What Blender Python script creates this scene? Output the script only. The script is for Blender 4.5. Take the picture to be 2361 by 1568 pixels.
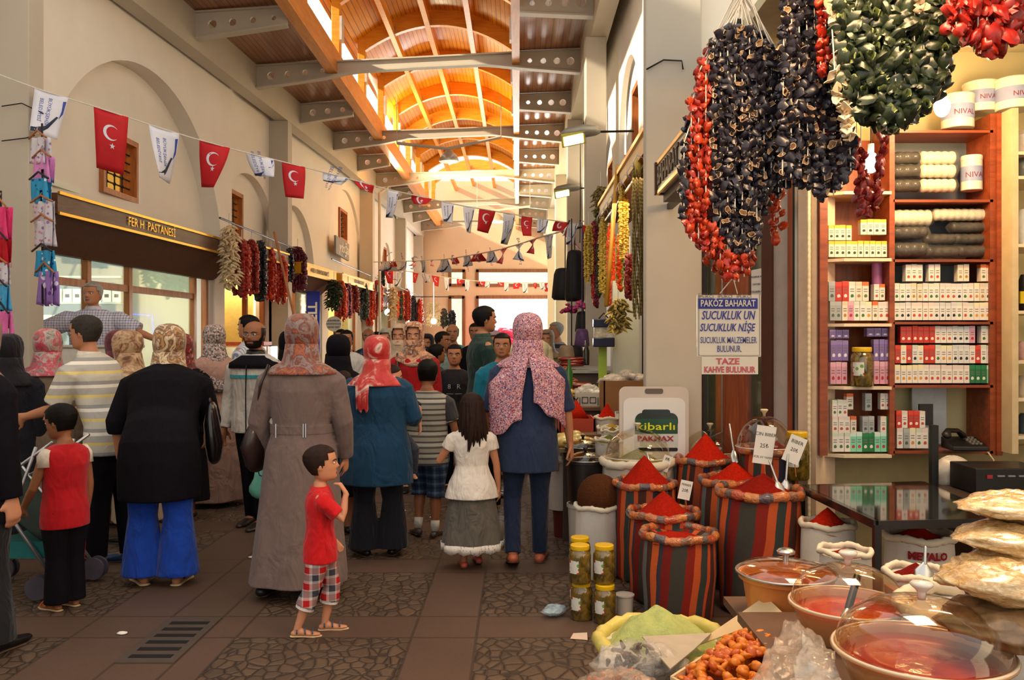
import bpy, math, random
from mathutils import Vector, Matrix, noise
for o in list(bpy.data.objects): bpy.data.objects.remove(o)
SC = bpy.context.scene
PI = math.pi; R = math.radians
COL = SC.collection
rnd = random.Random(7)
# ---------------------------------------------------------------- camera
EYE = 1.56; F = 2000.0; VX = 1195.0; VY = 784.0
cd = bpy.data.cameras.new('camera'); cam = bpy.data.objects.new('camera', cd); COL.objects.link(cam)
cam.location = (0, 0, EYE); cam.rotation_euler = (R(90), 0, 0)
cd.sensor_width = 36; cd.lens = F/2361*36; cd.shift_x = -(VX-1180.5)/2361; cd.clip_start = .05; cd.clip_end = 300
SC.camera = cam
def P(px, py, Y): return Vector(((px-VX)/F*Y, Y, EYE-(py-VY)/F*Y))
# ---------------------------------------------------------------- light
SC.view_settings.view_transform = 'Standard'; SC.view_settings.look = 'None'
SC.view_settings.exposure = 0.62; SC.view_settings.gamma = 1; SC.view_settings.use_curve_mapping = False
W = bpy.data.worlds.new('World'); SC.world = W; W.use_nodes = True
W.node_tree.nodes['Background'].inputs[0].default_value = (1.0, .95, .88, 1)
W.node_tree.nodes['Background'].inputs[1].default_value = 0.85
SC.cycles.use_denoising = True
SC.cycles.max_bounces = 7; SC.cycles.transparent_max_bounces = 24; SC.cycles.transmission_bounces = 6
SC.cycles.sample_clamp_indirect = 4; SC.cycles.caustics_reflective = False; SC.cycles.caustics_refractive = False
def light(name, kind, loc, energy, color, size=.3, rot=(0,0,0), sy=None, spread=None):
    l = bpy.data.lights.new(name, kind); l.energy = energy; l.color = color
    if kind == 'AREA':
        l.size = size
        if sy: l.shape = 'RECTANGLE'; l.size_y = sy
        if spread: l.spread = spread
    elif kind == 'SUN': l.angle = size
    else: l.shadow_soft_size = size
    o = bpy.data.objects.new(name, l); COL.objects.link(o); o.location = loc; o.rotation_euler = rot
    return o
WARM = (1, .80, .56); DAY = (1, .97, .92)
# low afternoon sun that comes through the left clerestory of the lantern roof
light('sun', 'SUN', (0,0,20), 7.0, (1,.86,.62), R(1), rot=(R(0), R(-66), R(12)))
# daylight that the open roof lantern lets in (the panes run along both sides)
light('lantern_daylight_left', 'AREA', (-3.35, 22, 6.85), 2100, (1,.88,.55), 26, rot=(0, R(-100), 0), sy=.8)
light('street_end_daylight', 'AREA', (-.6, 34.3, 2.0), 420, DAY, 3.6, rot=(R(-90), 0, 0), sy=2.4)
# tube lamps of the shops, the stall lamp
light('shop_tube_left', 'AREA', (-6.3, 11.5, 3.0), 75, (.92,1,.93), 2.5, sy=1.2)
light('shop_tube_left_far', 'AREA', (-5.4, 16.5, 2.8), 60, (1,.85,.5), 1.5, sy=1.5)
light('shop_tube_left_end', 'AREA', (-4.9, 22.5, 2.8), 60, (1,.95,.8), 1.5, sy=3)
light('stall_lamp_near', 'AREA', (1.5, 3.1, 3.25), 54, (1,.62,.32), .9, sy=.9)
light('stall_lamp_mid', 'AREA', (1.1, 8.2, 2.9), 26, (1,.72,.40), .8, sy=2.2)
light('stall_lamp_inner', 'POINT', (2.30, 5.12, 2.72), 22, (1,.55,.2), .06)
light('stall_lamp_inner.001', 'POINT', (2.70, 5.1, 3.02), 16, (1,.62,.3), .06)
light('shelf_tube', 'AREA', (2.6, 4.3, 3.1), 12, (1,.8,.55), .8, rot=(R(25),0,0), sy=.3)

# ---------------------------------------------------------------- objects
def setp(o, label=None, cat=None, group=None, kind=None):
    if label: o['label'] = label
    if cat: o['category'] = cat
    if group: o['group'] = group
    if kind: o['kind'] = kind
    return o
def thing(name, label, cat, loc=(0,0,0), rotz=0, group=None, kind=None):
    o = bpy.data.objects.new(name, None); COL.objects.link(o); o.empty_display_size = .1
    o.location = loc; o.rotation_euler = (0,0,rotz)
    return setp(o, label, cat, group, kind)
def children_of(o): return [c for c in bpy.data.objects if c.parent is o]
def copy_tree(o, kids, parent=None):
    c = o.copy(); COL.objects.link(c)
    if parent: c.parent = parent
    for ch, sub in kids:
        copy_tree(ch, sub, c)
    return c
def kids_of(o):
    m = {}
    for x in bpy.data.objects:
        if x.parent: m.setdefault(x.parent.name, []).append(x)
    def rec(p): return [(c, rec(c)) for c in m.get(p.name, [])]
    return rec(o)
class MB:
    def __init__(s): s.v=[]; s.f=[]; s.m=[]; s.cur=0
    def face(s, *idx): s.f.append(tuple(idx)); s.m.append(s.cur)
    def box(s, x0,x1,y0,y1,z0,z1, M=None):
        b=len(s.v)
        pts=[(x0,y0,z0),(x1,y0,z0),(x1,y1,z0),(x0,y1,z0),(x0,y0,z1),(x1,y0,z1),(x1,y1,z1),(x0,y1,z1)]
        s.v += [tuple(M@Vector(p)) if M else p for p in pts]
        for q in ((0,3,2,1),(4,5,6,7),(0,1,5,4),(1,2,6,5),(2,3,7,6),(3,0,4,7)): s.face(*[b+i for i in q])
        return s
    def hexa(s, pts):
        b=len(s.v); s.v += [tuple(p) for p in pts]
        for q in ((0,3,2,1),(4,5,6,7),(0,1,5,4),(1,2,6,5),(2,3,7,6),(3,0,4,7)): s.face(*[b+i for i in q])
        return s
    def bar(s, a, b, w, h=None, up=(0,0,1)):
        h = h or w; a=Vector(a); b=Vector(b); d=(b-a).normalized(); up=Vector(up)
        if abs(d.dot(up))>.98: up=Vector((0,1,0))
        sx=d.cross(up).normalized()*w/2; sz=sx.cross(d).normalized()*h/2
        return s.hexa([a-sx-sz,a+sx-sz,b+sx-sz,b-sx-sz,a-sx+sz,a+sx+sz,b+sx+sz,b-sx+sz])
    def quad(s, a,b,c,d):
        n=len(s.v); s.v += [tuple(a),tuple(b),tuple(c),tuple(d)]; s.face(n,n+1,n+2,n+3); return s
    def rings(s, rings, cap=True, closed=True):
        n=len(rings[0]); b=len(s.v)
        for r in rings: s.v += [tuple(p) for p in r]
        for i in range(len(rings)-1):
            for j in range(n if closed else n-1):
                k=(j+1)%n
                s.face(b+i*n+j, b+i*n+k, b+(i+1)*n+k, b+(i+1)*n+j)
        if cap and closed:
            s.face(*[b+j for j in range(n-1,-1,-1)]); e=b+(len(rings)-1)*n
            s.face(*[e+j for j in range(n)])
        return s
    def lathe(s, prof, c=(0,0,0), n=24, cap=True, wob=None, sy=1):
        rr=[]
        for (r,z) in prof:
            rr.append([(c[0]+(r*(wob(2*PI*j/n,z) if wob else 1))*math.cos(2*PI*j/n), c[1]+sy*(r*(wob(2*PI*j/n,z) if wob else 1))*math.sin(2*PI*j/n), c[2]+z) for j in range(n)])
        return s.rings(rr, cap)
    def tube(s, pts, rad, n=8, cap=True, side=None, ends=False):
        """rad: float, or list of float or (rx,ry)"""
        pts=[Vector(p) for p in pts]; N=len(pts)
        rads=[rad]*N if not isinstance(rad,(list,tuple)) else list(rad)
        rads=[(r,r) if not isinstance(r,(list,tuple)) else r for r in rads]
        dirs=[]
        for i in range(N):
            a=pts[max(0,i-1)]; b=pts[min(N-1,i+1)]; d=b-a
            dirs.append(d.normalized() if d.length>1e-9 else Vector((0,0,1)))
        if ends:
            d0,d1=dirs[0],dirs[-1]; e0=sum(rads[0])/2; e1=sum(rads[-1])/2
            p0,p1,q0,q1=pts[0],pts[-1],rads[0],rads[-1]
            pre=[(p0-d0*e0*math.sin(a), (q0[0]*math.cos(a),q0[1]*math.cos(a))) for a in (R(85),R(60),R(30))]
            post=[(p1+d1*e1*math.sin(a), (q1[0]*math.cos(a),q1[1]*math.cos(a))) for a in (R(30),R(60),R(85))]
            pts=[p for p,_ in pre]+pts+[p for p,_ in post]; rads=[r for _,r in pre]+rads+[r for _,r in post]
            dirs=[d0]*3+dirs+[d1]*3; N=len(pts)
        sd=Vector(side) if side else (Vector((1,0,0)) if abs(dirs[0].x)<.8 else Vector((0,1,0)))
        rr=[]
        for i in range(N):
            d=dirs[i]; sd=(sd-d*sd.dot(d)); sd = sd.normalized() if sd.length>1e-6 else d.orthogonal().normalized()
            u=d.cross(sd)
            rr.append([pts[i]+sd*(rads[i][0]*math.cos(2*PI*j/n))+u*(rads[i][1]*math.sin(2*PI*j/n)) for j in range(n)])
        return s.rings(rr, cap)
    def ell(s, c, rx, ry=None, rz=None, n=10, m=6, M=None, jit=0, rs=None):
        ry=ry or rx; rz=rz or rx; rr=[]; c=Vector(c)
        for i in range(m+1):
            a=-PI/2+PI*min(max(i/m,.02),.98); r=[]
            for j in range(n):
                p=Vector((rx*math.cos(a)*math.cos(2*PI*j/n), ry*math.cos(a)*math.sin(2*PI*j/n), rz*math.sin(a)))
                if jit: p*=1+jit*(rs.random()*2-1)
                if M: p=M@p
                r.append(c+p)
            rr.append(r)
        return s.rings(rr)
    def prism(s, poly, a, b):
        """poly: list of 3D points (planar); extrude along vector from offset a to b"""
        a=Vector(a); b=Vector(b); n=len(poly); k=len(s.v)
        s.v += [tuple(Vector(p)+a) for p in poly]+[tuple(Vector(p)+b) for p in poly]
        s.face(*[k+j for j in range(n-1,-1,-1)]); s.face(*[k+n+j for j in range(n)])
        for j in range(n): s.face(k+j, k+(j+1)%n, k+n+(j+1)%n, k+n+j)
        return s
    def add(s, o, M=None):
        k=len(s.v); s.v += [tuple(M@Vector(p)) if M else p for p in o.v]
        s.f += [tuple(i+k for i in f) for f in o.f]; s.m += o.m; return s
    def build(s, name, mats, parent=None, world=True, origin=None, smooth=False, bevel=0, sub=0, remesh=0, solid=0, auto=None, **tags):
        me=bpy.data.meshes.new(name)
        off=Vector((0,0,0))
        if parent is not None and world:
            q=parent
            while q: off+=q.location; q=q.parent
        elif parent is None and origin is not None: off=Vector(origin)
        vs=[(p[0]-off[0],p[1]-off[1],p[2]-off[2]) for p in s.v] if off.length>0 else s.v
        me.from_pydata(vs, [], s.f)
        if not isinstance(mats,(list,tuple)): mats=[mats]
        for m in mats: me.materials.append(m)
        if len(mats)>1: me.polygons.foreach_set('material_index', s.m)
        if smooth or remesh: me.polygons.foreach_set('use_smooth', [True]*len(me.polygons))
        me.update()
        if auto: me.set_sharp_from_angle(angle=R(auto))
        o=bpy.data.objects.new(name, me); COL.objects.link(o)
        if parent is not None: o.parent=parent
        elif origin is not None: o.location=off
        if remesh:
            md=o.modifiers.new('r','REMESH'); md.mode='VOXEL'; md.voxel_size=remesh; md.use_smooth_shade=True
            md=o.modifiers.new('s','SMOOTH'); md.iterations=2; md.factor=.5
        if solid:
            md=o.modifiers.new('t','SOLIDIFY'); md.thickness=solid
        if bevel:
            md=o.modifiers.new('b','BEVEL'); md.width=bevel; md.segments=2; md.limit_method='ANGLE'
        if sub:
            md=o.modifiers.new('u','SUBSURF'); md.levels=sub; md.render_levels=sub
        if tags: setp(o, **tags)
        return o
def text_mesh(txt, size, font_extrude=.002, align='CENTER', shear=0, bold=0, sx=1):
    c=bpy.data.curves.new('t','FONT'); c.body=txt; c.size=size; c.extrude=font_extrude; c.align_x=align; c.align_y='CENTER'
    c.shear=shear; c.offset=bold; c.resolution_u=2
    o=bpy.data.objects.new('t',c); COL.objects.link(o)
    dg=bpy.context.evaluated_depsgraph_get(); dg.update()
    me=bpy.data.meshes.new_from_object(o.evaluated_get(dg))
    b=MB(); b.v=[(v.co.x*sx,v.co.y,v.co.z) for v in me.vertices]; b.f=[tuple(p.vertices) for p in me.polygons]; b.m=[0]*len(b.f)
    bpy.data.objects.remove(o); bpy.data.curves.remove(c); bpy.data.meshes.remove(me)
    return b
def basis(o, x, y):
    """matrix: local x->x, local y->y, z->x cross y, at o"""
    x=Vector(x).normalized(); y=Vector(y).normalized(); z=x.cross(y)
    return Matrix(((x.x,y.x,z.x,o[0]),(x.y,y.y,z.y,o[1]),(x.z,y.z,z.z,o[2]),(0,0,0,1)))
def loft(tab, t):
    """piecewise linear table lookup"""
    if t<=tab[0][0]: return tab[0][1]
    for (a,va),(b,vb) in zip(tab,tab[1:]):
        if t<=b: return va+(vb-va)*(t-a)/(b-a)
    return tab[-1][1]
def sstep(a,b,t):
    t=min(1,max(0,(t-a)/(b-a))); return t*t*(3-2*t)

# ---------------------------------------------------------------- materials
def s2l(c): return tuple((x/12.92 if x<=.04045 else ((x+.055)/1.055)**2.4) for x in c[:3])
def H(h):
    h=h.lstrip('#'); return s2l([int(h[i:i+2],16)/255 for i in (0,2,4)])
MATS={}
class NT:
    def __init__(s, name):
        m=bpy.data.materials.new(name); m.use_nodes=True; s.mat=m; s.t=m.node_tree; s.n=s.t.nodes; s.l=s.t.links
        s.b=s.n['Principled BSDF']; s.out=s.n['Material Output']
    def node(s, kind, **kw):
        n=s.n.new(kind)
        for k,v in kw.items():
            if k.startswith('_'): setattr(n,k[1:],v)
            else:
                n.inputs[k.replace('0_','')].default_value=v
        return n
    def link(s,a,b): s.l.new(a,b)
    def coord(s, kind='Object', scale=(1,1,1), rot=(0,0,0), loc=(0,0,0)):
        c=s.n.new('ShaderNodeTexCoord'); m=s.n.new('ShaderNodeMapping')
        m.inputs['Scale'].default_value=scale; m.inputs['Rotation'].default_value=rot; m.inputs['Location'].default_value=loc
        s.link(c.outputs[kind], m.inputs['Vector']); return m.outputs[0]
    def noise(s, vec, scale=5, detail=3, rough=.5, dist=0):
        n=s.n.new('ShaderNodeTexNoise'); n.inputs['Scale'].default_value=scale; n.inputs['Detail'].default_value=detail
        n.inputs['Roughness'].default_value=rough; n.inputs['Distortion'].default_value=dist
        if vec is not None: s.link(vec,n.inputs['Vector'])
        return n.outputs[0]
    def ramp(s, fac, stops, interp='LINEAR'):
        r=s.n.new('ShaderNodeValToRGB'); r.color_ramp.interpolation=interp
        e=r.color_ramp.elements
        while len(e)<len(stops): e.new(.5)
        for i,(p,c) in enumerate(stops): e[i].position=p; e[i].color=(*c,1)
        s.link(fac,r.inputs[0]); return r.outputs[0]
    def mix(s, fac, a, b, mode='MIX'):
        m=s.n.new('ShaderNodeMix'); m.data_type='RGBA'; m.blend_type=mode
        for sock,v in ((m.inputs[0],fac),(m.inputs[6],a),(m.inputs[7],b)):
            if isinstance(v,(int,float)): sock.default_value=v
            elif isinstance(v,tuple): sock.default_value=(*v,1)
            else: s.link(v,sock)
        return m.outputs[2]
    def math(s, op, a, b=0, c=0):
        m=s.n.new('ShaderNodeMath'); m.operation=op
        for i,v in enumerate((a,b,c)):
            if isinstance(v,(int,float)): m.inputs[i].default_value=v
            else: s.link(v,m.inputs[i])
        return m.outputs[0]
    def sep(s, vec):
        x=s.n.new('ShaderNodeSeparateXYZ'); s.link(vec,x.inputs[0]); return x.outputs
    def bump(s, h, strength=.3, dist=.01):
        b=s.n.new('ShaderNodeBump'); b.inputs['Strength'].default_value=strength; b.inputs['Distance'].default_value=dist
        s.link(h,b.inputs['Height']); s.link(b.outputs[0],s.b.inputs['Normal'])
    def base(s, c):
        if isinstance(c,tuple): s.b.inputs['Base Color'].default_value=(*c,1)
        else: s.link(c,s.b.inputs['Base Color'])
    def rough(s, r, spec=None):
        s.b.inputs['Roughness'].default_value=r
        if spec is not None: s.b.inputs['Specular IOR Level'].default_value=spec
def plain(col, rough=.6, var=.12, scale=9, metal=0, bump=0, bscale=60, spec=.4, coat=0, kind='Object'):
    key=('plain',col,rough,var,scale,metal,bump,bscale,spec,coat)
    if key in MATS: return MATS[key]
    t=NT('surface_'+col.strip('#')); c=H(col); v=t.coord(kind)
    n=t.noise(v,scale,4,.6)
    t.base(t.ramp(n,[(.25,tuple(x*(1-var) for x in c)),(.75,tuple(min(1,x*(1+var)) for x in c))]))
    t.rough(rough,spec); t.b.inputs['Metallic'].default_value=metal
    if coat: t.b.inputs['Coat Weight'].default_value=coat; t.b.inputs['Coat Roughness'].default_value=.1
    if bump: t.bump(t.noise(v,bscale,3),bump,.004)
    MATS[key]=t.mat; return t.mat
def cloth(col, rough=.85, var=.15, wr=.5):
    key=('cloth',col,rough,var,wr)
    if key in MATS: return MATS[key]
    t=NT('cloth_'+col.strip('#')); c=H(col); v=t.coord()
    n=t.noise(v,14,4,.6); t.base(t.ramp(n,[(.2,tuple(x*(1-var) for x in c)),(.8,tuple(min(1,x*(1+var)) for x in c))]))
    t.rough(rough,.25 if sum(c)>.02 else .12); t.b.inputs['Sheen Weight'].default_value=.12 if sum(c)>.02 else 0
    w=t.noise(t.coord(scale=(1,1,.45)),9,3,.55,.6)
    t.bump(w,min(1,wr*1.3),.07 if sum(c)>.02 else .03); MATS[key]=t.mat; return t.mat
def emis(col, s):
    key=('em',col,s)
    if key in MATS: return MATS[key]
    t=NT('glow_'+col.strip('#')); t.base((0,0,0)); t.b.inputs['Emission Color'].default_value=(*H(col),1); t.b.inputs['Emission Strength'].default_value=s
    MATS[key]=t.mat; return t.mat
def glass(col='#ffffff', rough=.03, alpha=.18, name='glass'):
    key=('gl',col,rough,alpha)
    if key in MATS: return MATS[key]
    t=NT(name); tr=t.n.new('ShaderNodeBsdfTransparent'); gl=t.n.new('ShaderNodeBsdfGlossy'); mx=t.n.new('ShaderNodeMixShader')
    tr.inputs[0].default_value=(*H(col),1); gl.inputs['Roughness'].default_value=rough; gl.inputs[0].default_value=(1,1,1,1)
    fr=t.n.new('ShaderNodeLayerWeight'); fr.inputs[0].default_value=.35
    t.link(t.math('ADD',t.math('MULTIPLY',t.math('POWER',fr.outputs['Facing'],2),.85),alpha*.16),mx.inputs[0]); t.link(tr.outputs[0],mx.inputs[1]); t.link(gl.outputs[0],mx.inputs[2])
    t.link(mx.outputs[0],t.out.inputs[0]); MATS[key]=t.mat; return t.mat
def film(col='#e8e2d8', op=.35, rough=.12):
    """thin crinkled plastic film"""
    key=('film',col,op,rough)
    if key in MATS: return MATS[key]
    t=NT('plastic_film'); t.base(H(col)); t.rough(rough,.7)
    v=t.coord(); n=t.noise(v,26,5,.6,1.2); t.bump(n,.9,.02)
    n2=t.noise(v,11,3,.5)
    t.link(t.ramp(n2,[(.3,(op*.25,)*3),(.72,(min(1,op*1.25),)*3)]),t.b.inputs['Alpha']); t.b.inputs['Coat Weight'].default_value=.6; t.b.inputs['Coat Roughness'].default_value=.08
    MATS[key]=t.mat; return t.mat
def wood(col, dark, rough=.45, axis='Z', scale=6, coat=.1):
    key=('wood',col,dark,axis,rough,scale)
    if key in MATS: return MATS[key]
    t=NT('wood'); sc={'X':(.12,1,1),'Y':(1,.12,1),'Z':(1,1,.12)}[axis]
    v=t.coord(scale=sc); n=t.noise(v,scale*3,5,.6,.8)
    t.base(t.ramp(n,[(.3,H(dark)),(.7,H(col))])); t.rough(rough,.4); t.bump(n,.15,.003)
    t.b.inputs['Coat Weight'].default_value=coat; t.b.inputs['Coat Roughness'].default_value=.25
    MATS[key]=t.mat; return t.mat
def stripes(name, cols, axis='Z', period=.1, rough=.85, soft=False, wr=.4, rot=(0,0,0)):
    """cols: [(width fraction, hex)]"""
    t=NT(name); v=t.coord(rot=rot); x=t.sep(v)['XYZ'.index(axis)]
    f=t.math('FRACT',t.math('DIVIDE',x,period)); st=[]; a=0
    for w,c in cols: st.append((a,H(c))); a+=w
    t.base(t.ramp(f,st,'LINEAR' if soft else 'CONSTANT')); t.rough(rough,.25)
    t.bump(t.noise(t.coord(scale=(1,1,.5)),9,3,.5,.6),wr,.04); return t.mat
def plaid(name, base, c1, c2, period=.07, w=.25, axes=('X','Z'), rough=.85):
    t=NT(name); s=t.sep(t.coord())
    def line(ax,off=0,wd=w,per=period):
        f=t.math('FRACT',t.math('ADD',t.math('DIVIDE',s['XYZ'.index(ax)],per),off)); return t.math('LESS_THAN',f,wd)
    a=t.math('MULTIPLY',t.math('ADD',line(axes[0]),line(axes[1])),.5)
    b=t.math('MULTIPLY',t.math('ADD',line(axes[0],.45),line(axes[1],.45)),.5)
    c=t.mix(a,H(base),H(c1)); c=t.mix(b,c,H(c2)); t.base(c); t.rough(rough,.2)
    t.bump(t.noise(t.coord(),9,3,.5),.3,.03); return t.mat
def floral(name, base, cols, scale=30, rough=.8, thr=.34, dist=0, wr=.4):
    t=NT(name); v=t.coord()
    c=H(base)
    last=t.mix(t.noise(v,6,2),c,tuple(x*.7 for x in c))
    for i,h in enumerate(cols):
        vo=t.n.new('ShaderNodeTexVoronoi'); vo.inputs['Scale'].default_value=scale*(1+.23*i); 
        m=t.n.new('ShaderNodeVectorMath'); m.operation='ADD'; m.inputs[1].default_value=(i*3.7,i*1.9,i*5.3); t.link(v,m.inputs[0])
        if dist:
            nn=t.n.new('ShaderNodeTexNoise'); nn.inputs['Scale'].default_value=scale*.5; t.link(m.outputs[0],nn.inputs['Vector'])
            mm=t.n.new('ShaderNodeVectorMath'); mm.operation='SCALE'; mm.inputs['Scale'].default_value=dist; t.link(nn.outputs['Color'],mm.inputs[0])
            m2=t.n.new('ShaderNodeVectorMath'); m2.operation='ADD'; t.link(m.outputs[0],m2.inputs[0]); t.link(mm.outputs[0],m2.inputs[1]); t.link(m2.outputs[0],vo.inputs['Vector'])
        else: t.link(m.outputs[0],vo.inputs['Vector'])
        last=t.mix(t.math('LESS_THAN',vo.outputs['Distance'],thr),last,H(h))
    t.base(last); t.rough(rough,.3); t.bump(t.noise(t.coord(scale=(1,1,.5)),8,3,.5,.8),wr,.04); return t.mat
def swirl(name, cols, scale=6, rough=.5, dist=2.5):
    t=NT(name); v=t.coord(); n=t.noise(v,scale*1.5,4,.6,dist*.6)
    k=len(cols); t.base(t.ramp(n,[(.28+.44*i/(k-1),H(c)) for i,c in enumerate(cols)],'LINEAR')); t.rough(rough,.4)
    t.b.inputs['Sheen Weight'].default_value=.2
    t.bump(t.noise(t.coord(scale=(1,1,.5)),8,3,.5,.8),.5,.04); return t.mat
M_WALL=plain('#e8dfd2',.9,.05,1.3,bump=.08,bscale=40)
M_COLUMN=plain('#bcb2a2',.75,.05,2)
M_STEEL=plain('#bdb4a4',.5,.05,2)
M_BLACK=plain('#141214',.4,.1); M_WHITE=plain('#ece6da',.6,.04); M_METAL=plain('#b9b9b8',.28,.05,metal=1)
M_DMETAL=plain('#2c2a2a',.4,.1,metal=.7); M_BRASS=plain('#d8a838',.3,.08,metal=.9)
M_WOOD=wood('#b8703c','#8a4c22'); M_WOODR=wood('#a4532a','#6e2f14'); M_BROWN=wood('#6b4230','#4c2c1e',axis='Y')
M_GLASS=glass('#f4faf4'); M_ROPE=plain('#d8d2c4',.8)
# ================================================================ SETTING
XLT=[(5,-5.0),(12,-4.56),(20,-4.08),(28,-3.82),(36,-3.75)]
def XL(y): return loft(XLT,y)
def XW(y): return XL(y)-.30
XR=.95
YE=34.6
# ---- floor: slab bands round panels of fan-laid cobbles
t=NT('street_paving'); v=t.coord(); s=t.sep(v)
def fr(x,per,off): return t.math('FRACT',t.math('DIVIDE',t.math('SUBTRACT',x,off),per))
wob=t.noise(v,1.2,2); 
rowf=fr(s[1],1.27,3.63); inrow=t.math('LESS_THAN',rowf,.72)
xs=s[0]
def between(a,b): return t.math('MULTIPLY',t.math('GREATER_THAN',xs,a),t.math('LESS_THAN',xs,b))
cols=t.math('ADD',t.math('ADD',between(-1.48,-.56),between(-.22,.75)),t.math('LESS_THAN',xs,-2.35))
cob=t.math('MULTIPLY',inrow,t.math('MINIMUM',cols,1))
vo=t.n.new('ShaderNodeTexVoronoi'); vo.feature='DISTANCE_TO_EDGE'; vo.inputs['Scale'].default_value=14
mp=t.coord(scale=(1,.8,0)); 
dn=t.n.new('ShaderNodeTexNoise'); dn.inputs['Scale'].default_value=2.5; t.link(v,dn.inputs['Vector'])
ad=t.n.new('ShaderNodeVectorMath'); ad.operation='MULTIPLY_ADD'; ad.inputs[1].default_value=(.12,.12,0); t.link(dn.outputs['Color'],ad.inputs[0]); t.link(mp,ad.inputs[2]); t.link(ad.outputs[0],vo.inputs['Vector'])
gap=t.math('LESS_THAN',vo.outputs['Distance'],.055)
v2=t.n.new('ShaderNodeTexVoronoi'); v2.inputs['Scale'].default_value=14; t.link(ad.outputs[0],v2.inputs['Vector'])
stone=t.mix(t.math('MULTIPLY',t.sep(v2.outputs['Color'])[0],.6),H('#64503e'),H('#44362c'))
grain=t.noise(v,60,4,.7); dirt=t.noise(v,1.1,4,.6)
stone=t.mix(t.math('MULTIPLY',gap,.8),stone,H('#2c211b'))
slab=t.mix(grain,H('#4c3b2f'),H('#684f42'))
# slab joints
def line(f,a,w): return t.math('LESS_THAN',t.math('ABSOLUTE',t.math('SUBTRACT',f,a)),w)
jt=t.math('ADD',line(rowf,.72,.006),line(rowf,.995,.006))
for a in (-2.35,-1.95,-1.66,-1.48,-.56,-.22,.75): jt=t.math('ADD',jt,t.math('LESS_THAN',t.math('ABSOLUTE',t.math('SUBTRACT',xs,a)),.008))
jt=t.math('MINIMUM',jt,1)
col=t.mix(cob,slab,stone); col=t.mix(t.math('MULTIPLY',jt,.6),col,H('#2a201a'))
col=t.mix(t.ramp(dirt,[(.35,(0,0,0)),(.7,(.45,.45,.45))]),col,H('#4b392d')); t.base(col)
t.b.inputs['Roughness'].default_value=.55; t.b.inputs['Specular IOR Level'].default_value=.35
hh=t.math('SUBTRACT',t.math('MULTIPLY',t.math('MINIMUM',vo.outputs['Distance'],.16),t.math('MULTIPLY',cob,4)),t.math('MULTIPLY',jt,.3))
t.bump(t.math('ADD',hh,t.math('MULTIPLY',grain,.12)),.8,.018)
MB().box(-9,7,-3,60,-.12,0).build('floor',t.mat,kind='structure')
# ---- wall helpers
def strip_plane(mb, xf, ys, rng):
    """vertical plane x=xf(y); rng(y, side) -> list of (z0,z1)"""
    for a,b in zip(ys,ys[1:]):
        ra=rng(a,1); rb=rng(b,-1)
        for (p0,p1),(q0,q1) in zip(ra,rb): mb.quad((xf(a),a,p0),(xf(b),b,q0),(xf(b),b,q1),(xf(a),a,p1))
def arch_z(a,y):
    yc,r,zc=a; d=r*r-(y-yc)**2
    return zc+math.sqrt(max(0,d))
WINS=[]
def wall_bay(name, y0,y1, z0,z1, arches, sgn=-1, xw=XW, nest=()):
    mb=MB(); ys={y0,y1}
    for (yc,r,zc,d) in arches:
        a,b=max(y0,yc-r),min(y1,yc+r); ys|={a,b}
        for i in range(41): 
            yy=yc-r*math.cos(PI*i/40)
            if a<yy<b: ys.add(yy)
    ys=sorted(ys)
    def rng(y,side):
        for (yc,r,zc,d) in arches:
            if abs(y-yc)<r-1e-6 or (abs(abs(y-yc)-r)<1e-5 and ((y<yc and side==1) or (y>yc and side==-1))):
                return [(arch_z((yc,r,zc),y),z1)]
        return [(z0,z1)]
    strip_plane(mb,xw,ys,rng)
    for (yc,r,zc,d) in arches:
        n=40; pr=None
        pts=[(max(y0,yc-r),z0)] if yc-r>y0 else []
        for i in range(n+1):
            yy=yc-r*math.cos(PI*i/n)
            if y0<=yy<=y1: pts.append((yy,arch_z((yc,r,zc),yy)))
        if yc+r<y1: pts.append((yc+r,z0))
        for (ya,za),(yb,zb) in zip(pts,pts[1:]):
            mb.quad((xw(ya),ya,za),(xw(yb),yb,zb),(xw(yb)+sgn*d,yb,zb),(xw(ya)+sgn*d,ya,za))
    return mb
def recess(mb, y0,y1,z0,z1,d,win=None,xw=XW,sgn=-1,wd=.22):
    xf=lambda y:xw(y)+sgn*d
    if not win: strip_plane(mb,xf,[y0,y1],lambda y,s:[(z0,z1)]); return
    a,b,c,e=win
    strip_plane(mb,xf,[y0,a],lambda y,s:[(z0,z1)]); strip_plane(mb,xf,[b,y1],lambda y,s:[(z0,z1)])
    strip_plane(mb,xf,[a,b],lambda y,s:[(z0,c),(e,z1)])
    WINS.append((xf,win,sgn,wd))
mb=wall_bay('wall_left',-2,8.5,0,6.9,[])
m1=wall_bay('x',8.5,14.3,2.75,6.9,[(11.5,2.4,2.75,.26)]); mb.add(m1)
m1=wall_bay('x',14.3,20,2.75,6.9,[(15.25,1.42,3.05,.14),(17.75,1.3,3.0,.14)],xw=lambda y:XW(y)-.05); mb.add(m1)
m1=wall_bay('x',20,29,2.75,6.9,[(22.0,1.75,3.6,.07),(27.6,.75,3.9,.07)],xw=lambda y:XW(y)-.05); mb.add(m1)
m1=wall_bay('x',29,YE,2.75,6.9,[],xw=lambda y:XW(y)-.05); mb.add(m1)
recess(mb,8.8,14.2,2.6,5.3,.26,(10.75,11.75,3.40,4.22))
recess(mb,13.9,16.8,2.6,4.6,.19,(14.45,15.3,3.30,4.12))
recess(mb,16.3,19.2,2.6,4.5,.19,(17.0,17.9,3.20,4.05))
recess(mb,20,24,2.6,5.5,.12,(21.45,22.4,4.05,4.85))
recess(mb,26.7,28.5,2.6,4.8,.12,(27.2,27.9,3.75,4.5))
mb.build('wall_left',M_WALL,kind='structure')
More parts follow.
